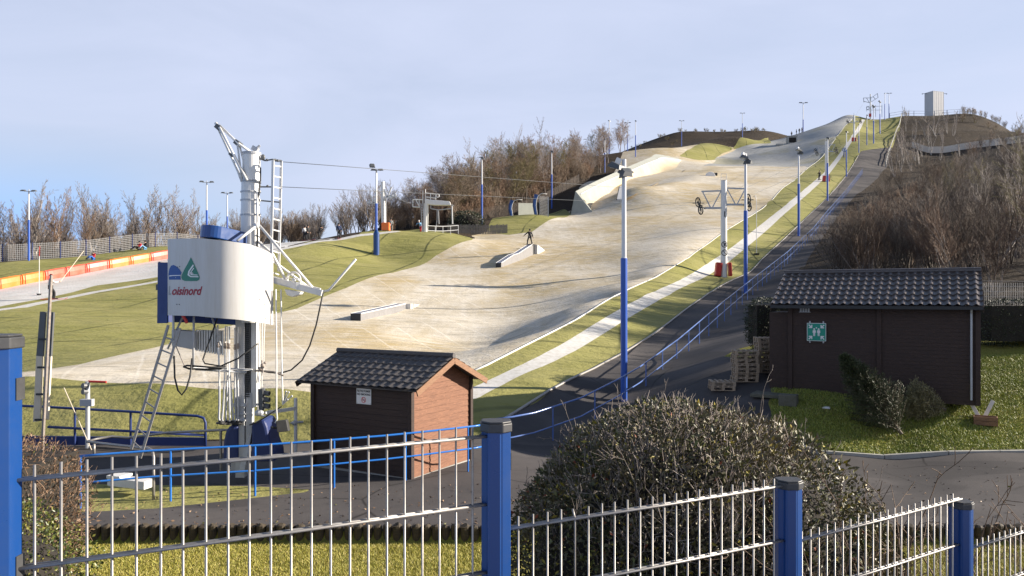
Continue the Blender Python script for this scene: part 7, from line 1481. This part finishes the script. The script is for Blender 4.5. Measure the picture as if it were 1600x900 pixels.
    # terrace wall on the right-hand hill
    pts = [at(1426, 172), at(1450, 168), at(1478, 166), at(1503, 165), at(1530, 160), at(1570, 155), at(1610, 150)]; mb = MB(); vs = []; fs = []
    for p in pts: vs += [p - UP * 0.6, p + UP * 1.7, p + UP * 1.75 + Vector((0, 0.5, 0)), p + Vector((0, 0.5, -0.6))]
    for i in range(len(pts) - 1): a = 4 * i; fs += [(a, a + 4, a + 5, a + 1), (a + 1, a + 5, a + 6, a + 2), (a + 2, a + 6, a + 7, a + 3)]
    fs += [(0, 1, 2, 3)]; o = pts[2]; mb.add(vs, fs); ob = mb.build('terrace_wall', M['terrace'], None, o=o); ob.location = o; tag(ob, 'pale timber terrace wall crossing the dark hill on the right', 'wall')
    # tower
    b = at(1459.5, 234); k = WD(1459.5, 234) / F; r = thing('white_tower', b, 'plain white box tower on the flat hilltop with two lamp arms', 'tower'); w_ = 25 * k; h = (460 - 145) * k - b.z; Rm = Matrix.Rotation(0.33, 3, 'Z'); mb = MB(); mb.box((0, 0, h / 2 - 0.3), (w_ * 0.84, w_ * 0.66, h + 0.6), Rm); mb.build('wall', M['panel'], r); mb = MB()
    for q in range(7): mb.box(Rm @ Vector((w_ * (-0.42 + 0.14 * q), -w_ * 0.332, h / 2)), (0.06, 0.05, h), Rm)
    mb.build('panel_joints', M['lgrey'], r); mb = MB(); mb.box((0, 0, h + 0.03), (w_ * 0.85, w_ * 0.67, 0.10), Rm); mb.build('roof', M['lgrey'], r)
    for s in (-1, 1): mb = MB(); mb.tube([(s * w_ * 0.4, 0, h - 0.3), (s * w_ * 0.72, -0.2, h - 0.35)], 0.07, 6); mb.box((s * w_ * 0.75, -0.25, h - 0.5), (0.35, 0.3, 0.25)); mb.build('lamp_arm', M['dgrey'], r)
    mb = MB(); mb.ball((0.4, 0, h + 0.4), 0.35); mb.tube([(0.4, 0, h), (0.4, 0, h + 0.3)], 0.1, 6); mb.build('camera_dome', M['black'], r, smooth=True)
M['terrace'] = planks('pale_terrace_timber', (0.72, 0.64, 0.54), (0.52, 0.45, 0.37), 0.2)
hill_fences()
# ------------------------------------------------------------------ people
def people():
    K = {n: cloth('cloth_' + n, c) for n, c in dict(black=(0.014, 0.014, 0.016), charcoal=(0.03, 0.03, 0.035), red=(0.45, 0.02, 0.03), blue=(0.03, 0.14, 0.50), white=(0.62, 0.60, 0.58), grey=(0.22, 0.22, 0.22), navy=(0.02, 0.035, 0.10), sky=(0.18, 0.38, 0.62), orange=(0.70, 0.12, 0.03)).items()}
    def foot(px, d, z=0): return at(px, d) + UP * (z + 0.02)
    # snowboarder on the slide box
    q = TOP[-1] * 0.93 + TOP[-2] * 0.07 + UP * 0.03
    r = person(q, 0.25, 'board', 'snowboarder all in black, arms out, balancing on the upper end of the kinked slide box', K['black'], K['black'], K['black'], h=1.72)
    mb = MB(); n = 12; pl = [(0.78 * math.cos(2 * math.pi * k / 24) * 1.0, 0.14 * math.sin(2 * math.pi * k / 24)) for k in range(24)]; mb.prism([(x, y, 0.0 + 0.10 * max(0, abs(x) - 0.62)) for x, y in pl], (0, 0, 0.02)); b = mb.build('snowboard', M['ink'], None); b.location = q - UP * 0.0; b.rotation_euler = (0, 0, 0.25); tag(b, 'black snowboard under the snowboarder on the kinked slide box', 'snowboard')
    def skis(loc, rz, label, mat, gr=None):
        r = thing('skis', loc, label, 'skis', gr, rz)
        for s in (-0.12, 0.12): mb = MB(); mb.add([(s - 0.05, -0.75, 0.0), (s + 0.05, -0.75, 0.0), (s + 0.05, 0.7, 0.0), (s - 0.05, 0.7, 0.0), (s + 0.03, 0.9, 0.1), (s - 0.03, 0.9, 0.1)] + [(s - 0.05, -0.75, 0.03), (s + 0.05, -0.75, 0.03), (s + 0.05, 0.7, 0.03), (s - 0.05, 0.7, 0.03), (s + 0.03, 0.9, 0.12), (s - 0.03, 0.9, 0.12)], [(0, 3, 2, 1), (3, 5, 4, 2), (6, 7, 8, 9), (9, 8, 10, 11), (0, 1, 7, 6), (1, 2, 8, 7), (2, 4, 10, 8), (4, 5, 11, 10), (5, 3, 9, 11), (3, 0, 6, 9)]); mb.build('ski', mat, r)
    p = foot(1280, 119); person(p, 0.1, 'tow', 'skier in black riding up the pale tow track on the right', K['black'], K['charcoal'], K['black'], h=1.8); skis(p, 0.1, 'dark pair of skis under the skier riding up the tow track', M['ink'])
    p = foot(83, 54); person(p, -1.0, 'tow', 'skier in pale jacket and black trousers towed along the nursery track at left', K['white'], K['black'], K['black'], h=1.75); skis(p, -1.0, 'red pair of skis under the towed skier at the left', M['red'])
    a = p + Vector((0.35, 0.25, 1.22)); e = P(131, 392, 57); mb = MB(); mb.tube([a, e], 0.02, 6); o = mb.build('tow_line', M['cream'], None, o=a); o.location = a; tag(o, 'pale tow line held by the skier at the left', 'rope')
    person(foot(217, 86.5, 0.02), 2.6, 'sit', 'person in red top and dark trousers sitting on the green bank, left of a pair', K['red'], K['black'], K['charcoal'], 'people sitting on the green bank', 1.8); person(foot(226, 87, 0.02), 2.5, 'sit', 'person in black top and blue jeans sitting on the green bank, right of a pair', K['black'], K['sky'], K['black'], 'people sitting on the green bank', 1.75)
    person(foot(145, 79.5, 0.02), 2.8, 'sit', 'child in red and bright blue sitting on the green bank above the orange pads', K['red'], K['blue'], K['charcoal'], None, 1.55)
    for px, d, j, t, rz, lb, ps in ((476.5, 88.5, 'white', 'charcoal', 0.6, 'skier in a white jacket on the brow of the nursery run, leftmost of three', 'stand'), (481, 87, 'black', 'black', -2.0, 'skier all in black on the brow of the nursery run, beside the one in white', 'stand'), (499, 88.5, 'charcoal', 'black', -1.2, 'shorter dark skier stooping on the brow of the nursery run, rightmost of three', 'lean'), (529.5, 86.8, 'navy', 'black', 0.3, 'skier in dark clothes with orange skis on the nursery track nearest the padded mast', 'stand')):
        p = foot(px, d); person(p, rz, ps, lb, K[j], K[t], K['black'], 'skiers on the brow of the nursery run', 1.72 if ps == 'stand' else 1.55); skis(p, rz, 'pair of skis under the ' + lb.split(' on the')[0].split(' with')[0], M['red'] if px in (529.5, 481) else M['ink'])
    person(foot(611, 97), 0.3, 'stand', 'person in grey standing between the nursery pylon and its return station', K['grey'], K['grey'], K['black'], None, 1.75)
    person(foot(657, 97.5), 2.2, 'lean', 'person in blue and red leaning beside the ladder of the nursery return station', K['sky'], K['red'], K['white'], None, 1.75)
    for px, d, lb in ((1237, 214.5, 'dark figure alone on the grey crest, left of the skyline floodlight mast'), (1244.5, 216, 'dark figure on the grey crest, left one of the trio below the skyline floodlight mast'), (1249, 217, 'dark figure on the grey crest, middle one of the trio below the skyline floodlight mast'), (1253, 217.5, 'dark figure on the grey crest, right one of the trio below the skyline floodlight mast'), (1354, 227, 'dark figure standing left of the top station of the tow')):
        person(foot(px, d, 0.0), 1.0 + px, 'stand', lb, K['black'], K['black'], K['charcoal'], 'distant figures on the skyline', 1.8)
people()
# ------------------------------------------------------------------ leafless trees and thickets
def plants():
    rng = random.Random(42)
    def scatter(protos, spots, group, label, smin, smax, grade=None):
        for i, (px, d) in enumerate(spots):
            p = protos[i % len(protos)]; q = p if i < len(protos) else dup(p)
            q.location = at(px, d); q.rotation_euler = (rng.uniform(-.05, .05), rng.uniform(-.05, .05), rng.uniform(0, 6.28)); s = rng.uniform(smin, smax) * (float(np.interp(px, *grade)) if grade else 1.0); q.scale = (s * rng.uniform(.9, 1.15), s * rng.uniform(.9, 1.15), s); q['label'] = label; q['group'] = group
    # dense brown thicket on the slope right of the asphalt path
    g1 = 'bare shrubs of the thicket right of the asphalt path'; lab = 'leafless brown shrub in the dense thicket on the slope right of the asphalt path'
    pr = [bare_plant('bare_shrub', 100 + k, 9, 3.4, 0.026, (11, 8), 0.0065, 0.55, (M[m1], M[m2]), lab, 'shrub', g1, spread=0.55, up=0.10, klen=0.42) for k, (m1, m2) in enumerate((('tbark', 'ttwig'), ('ttwig', 'ttwig'), ('tgrey', 'ttwigred'), ('tbark', 'tgrey')))]
    def left(d): return float(np.interp(d, [30, 38, 46, 55, 70, 85, 105, 130, 150, 175], [1320, 1312, 1325, 1338, 1352, 1366, 1386, 1408, 1416, 1418]))
    sp = []
    while len(sp) < 215:
        d = math.exp(rng.uniform(math.log(33), math.log(165))); px = rng.uniform(left(d), 1760)
        if d < 37 and px < 1480 : continue
        if d < 45 and rng.random() < 0.2: continue
        if d > 108 and px < 1510 and rng.random() < 0.9: continue
        sp.append((px, d))
    sp += [(1312, 40), (1322, 42), (1335, 43.5), (1350, 42), (1328, 46), (1340, 50), (1352, 47), (1370, 43), (1385, 45), (1352, 58), (1366, 66), (1375, 76), (1346, 54), (1400, 40), (1420, 42), (1440, 39), (1460, 41)]
    scatter(pr, sp, g1, lab, 0.75, 1.35)
    # taller trees in the thicket on the right edge
    g2 = 'taller leafless trees standing in the right-hand thicket'; lab = 'taller leafless tree with thin rising limbs in the thicket at the right edge'
    pr = [bare_plant('bare_tree', 140 + k, 3, 7.0, 0.06, (10, 7, 4), 0.009, 0.35, (M['tbark'], M[m]), lab, 'tree', g2, spread=0.6, up=0.09, klen=0.45) for k, m in enumerate(('ttwig', 'tgrey', 'twigolive'))]
    sp = [(1490, 62), (1520, 54), (1548, 70), (1575, 50), (1600, 60), (1630, 47), (1560, 85), (1610, 84), (1660, 60), (1690, 75), (1505, 90), (1640, 100), (1590, 110), (1540, 105), (1470, 80), (1720, 55), (1580, 40), (1645, 38)]
    scatter(pr, sp, g2, lab, 0.75, 1.15)
    t = bare_plant('pale_tree', 150, 1, 6.0, 0.10, (9, 7, 4), 0.010, 0.6, (M['birch'], M['greytwig']), 'pale-barked leafless tree with a bent trunk just right of the dark shed roof', 'tree', None, at(1556, 41), spread=0.75, up=0.07, klen=0.5, wander=0.2)
    # white-stemmed saplings on the dark upper hill
    g3 = 'pale saplings on the dark upper hillside'; lab = 'pale thin leafless sapling on the dark upper hillside below the white tower'
    pr = [bare_plant('sapling', 160 + k, 3, 7.0, 0.075, (8, 5), 0.022, 0.22, (M['birch'], M['greytwig']), lab, 'tree', g3, spread=0.45, up=0.14, klen=0.36) for k in range(2)]
    sp = [(1412, 150), (1420, 160), (1430, 152), (1428, 180), (1445, 185), (1452, 178), (1462, 184), (1473, 180), (1480, 186), (1490, 184), (1441, 160), (1424, 138), (1408, 135), (1416, 200), (1455, 165), (1398, 128), (1437, 146), (1405, 170), (1500, 150), (1470, 150)]
    scatter(pr, sp, g3, lab, 0.7, 1.15)
    # scrub along the right-hand skyline
    g4 = 'scrub bushes along the right-hand skyline'; lab = 'small leafless scrub bush on the skyline of the dark hill on the right'
    pr = [bare_plant('scrub_bush', 170 + k, 8, 2.4, 0.04, (6, 4), 0.02, 0.7, (M['twigolive'], M['twig']), lab, 'shrub', g4, klen=0.45) for k in range(2)]
    sp = [(rng.uniform(1500, 1640), rng.uniform(205, 226)) for _ in range(26)] + [(1416, 222), (1505, 224), (1512, 222), (1518, 220), (1525, 222), (1532, 221), (1540, 219)]
    scatter(pr, sp, g4, lab, 0.6, 1.2)
    # mixed wood behind the run
    g5 = 'leafless trees of the mixed wood behind the run'; lab = 'brown leafless tree in the mixed wood behind the run and quarter pipe'
    pr = [bare_plant('wood_tree', 180 + k, 1, 9.5, 0.13, (22, 9, 5), 0.016, 0.3, (M[m1], M[m2]), lab, 'tree', g5, spread=0.75, up=0.10, klen=0.46, foot=0.05) for k, (m1, m2) in enumerate((('bark', 'twig'), ('bark', 'twigred'), ('bark', 'twigolive'), ('greytwig', 'greytwig')))]
    sp = []
    while len(sp) < 135:
        px = rng.uniform(612, 975); d = rng.uniform(116, 195); lo = np.interp(px, [600, 690, 760, 850, 905, 940, 980], [108, 114, 124, 142, 152, 172, 192]); hi = np.interp(px, [600, 690, 760, 850, 905, 980], [135, 160, 185, 195, 200, 206])
        if lo < d < hi: sp.append((px, d))
    scatter(pr, sp, g5, lab, 0.70, 1.10, ([600, 660, 720, 780, 990], [0.5, 0.66, 0.88, 1.0, 1.0]))
    g6 = 'tall slender trees rising above the wood'; lab = 'tall slender grey tree whose bare top rises above the wood behind the run'
    pr = [bare_plant('slender_tree', 200 + k, 1, 15.0, 0.14, (18, 8, 4), 0.016, 0.2, (M['greytwig'], M['greytwig']), lab, 'tree', g6, spread=0.6, up=0.10, klen=0.3, wander=0.07) for k in range(2)]
    sp = [(852, 160), (884, 165), (905, 168), (668, 128), (640, 122), (715, 138), (742, 150), (815, 165), (780, 158), (930, 185)]
    scatter(pr, sp, g6, lab, 0.7, 0.95, ([600, 660, 740, 820], [0.5, 0.62, 0.85, 1.0]))
    g5b = 'undergrowth shrubs in the mixed wood'; lab = 'low brown shrub in the undergrowth of the mixed wood behind the run'
    pr = [bare_plant('undergrowth_shrub', 190 + k, 12, 3.6, 0.035, (10, 6), 0.018, 0.6, (M['bark'], M[m]), lab, 'shrub', g5b, spread=0.55, klen=0.45) for k, m in enumerate(('twig', 'twigred'))]
    sp = []
    while len(sp) < 120:
        px = rng.uniform(600, 980); d = rng.uniform(110, 190); lo = np.interp(px, [600, 690, 760, 850, 905, 940, 980], [108, 114, 124, 142, 152, 172, 192]); hi = lo + 32
        if lo < d < hi: sp.append((px, d))
    scatter(pr, sp, g5b, lab, 0.7, 1.3, ([600, 680, 760], [0.7, 0.85, 1.0]))
    # row of trees beyond the nursery run
    g7 = 'leafless trees beyond the fence of the nursery run'; lab = 'slim leafless tree beyond the mesh fence of the nursery run on the left'
    pr = [bare_plant('row_tree', 220 + k, 3, 8.5, 0.085, (13, 8, 5), 0.0125, 0.28, (M[m1], M[m2]), lab, 'tree', g7, spread=0.5, up=0.11, klen=0.36, foot=0.05) for k, (m1, m2) in enumerate((('birch', 'greytwig'), ('bark', 'greytwig'), ('greytwig', 'twigred')))]
    sp = [(rng.uniform(-160, 300), rng.uniform(92, 150)) for _ in range(135)]
    sp = [(px, max(d, float(np.interp(px, [-160, 0, 265], [84, 86, 102])))) for px, d in sp]
    scatter(pr, sp, g7, lab, 0.62, 1.0)
    g7b = 'undergrowth along the nursery run fence'; lab = 'low grey-brown leafless shrub in the undergrowth beyond the fence of the nursery run'
    pr = [bare_plant('undergrowth_shrub', 225 + k, 11, 3.4, 0.03, (11, 7), 0.012, 0.5, (M['bark'], M[m]), lab, 'shrub', g7b, spread=0.5, klen=0.42) for k, m in enumerate(('greytwig', 'twig'))]
    sp = [(rng.uniform(-160, 500), rng.uniform(98, 135)) for _ in range(95)]
    scatter(pr, sp, g7b, lab, 0.7, 1.25)
    g8 = 'trees behind the brow of the nursery run'; lab = 'dark slim leafless tree behind the brow, between the drive mast and the wood'
    pr = [bare_plant('row_tree', 230 + k, 3, 8.5, 0.085, (13, 8, 5), 0.0125, 0.28, (M['bark'], M[m]), lab, 'tree', g8, spread=0.5, up=0.11, klen=0.36, foot=0.05) for k, m in enumerate(('greytwig', 'twig'))]
    sp = [(rng.uniform(300, 480), rng.uniform(112, 150)) for _ in range(34)] + [(rng.uniform(530, 620), rng.uniform(108, 132)) for _ in range(26)] + [(rng.uniform(480, 530), rng.uniform(125, 160)) for _ in range(6)]
    scatter(pr, sp, g8, lab, 0.55, 0.9)
    # scrub on the dark ridge and evergreen by the picket fence
    g9 = 'scrub bushes along the far dark ridge'; lab = 'small scrub bush on the far dark ridge behind the run'
    pr = [bare_plant('scrub_bush', 240, 9, 1.8, 0.04, (5, 4), 0.024, 0.8, (M['twig'], M['twigolive']), lab, 'shrub', g9, klen=0.5)]
    sp = [(rng.uniform(985, 1240), rng.uniform(246, 252)) for _ in range(34)] + [(1042, 240), (1050, 232), (1058, 236), (1000, 240)]
    scatter(pr, sp, g9, lab, 0.35, 0.9)
    leafy('evergreen_bush', [(tuple(at(728, 107) + UP * 0.9), (2.6, 1.5, 1.5))], 2600, 0.24, M['leafdark'], 'low dark evergreen bush behind the grey picket fence', 'bush', seed=51, depth=0.2)
    # weeds and rough stems by the shed
plants()
edge_strips()
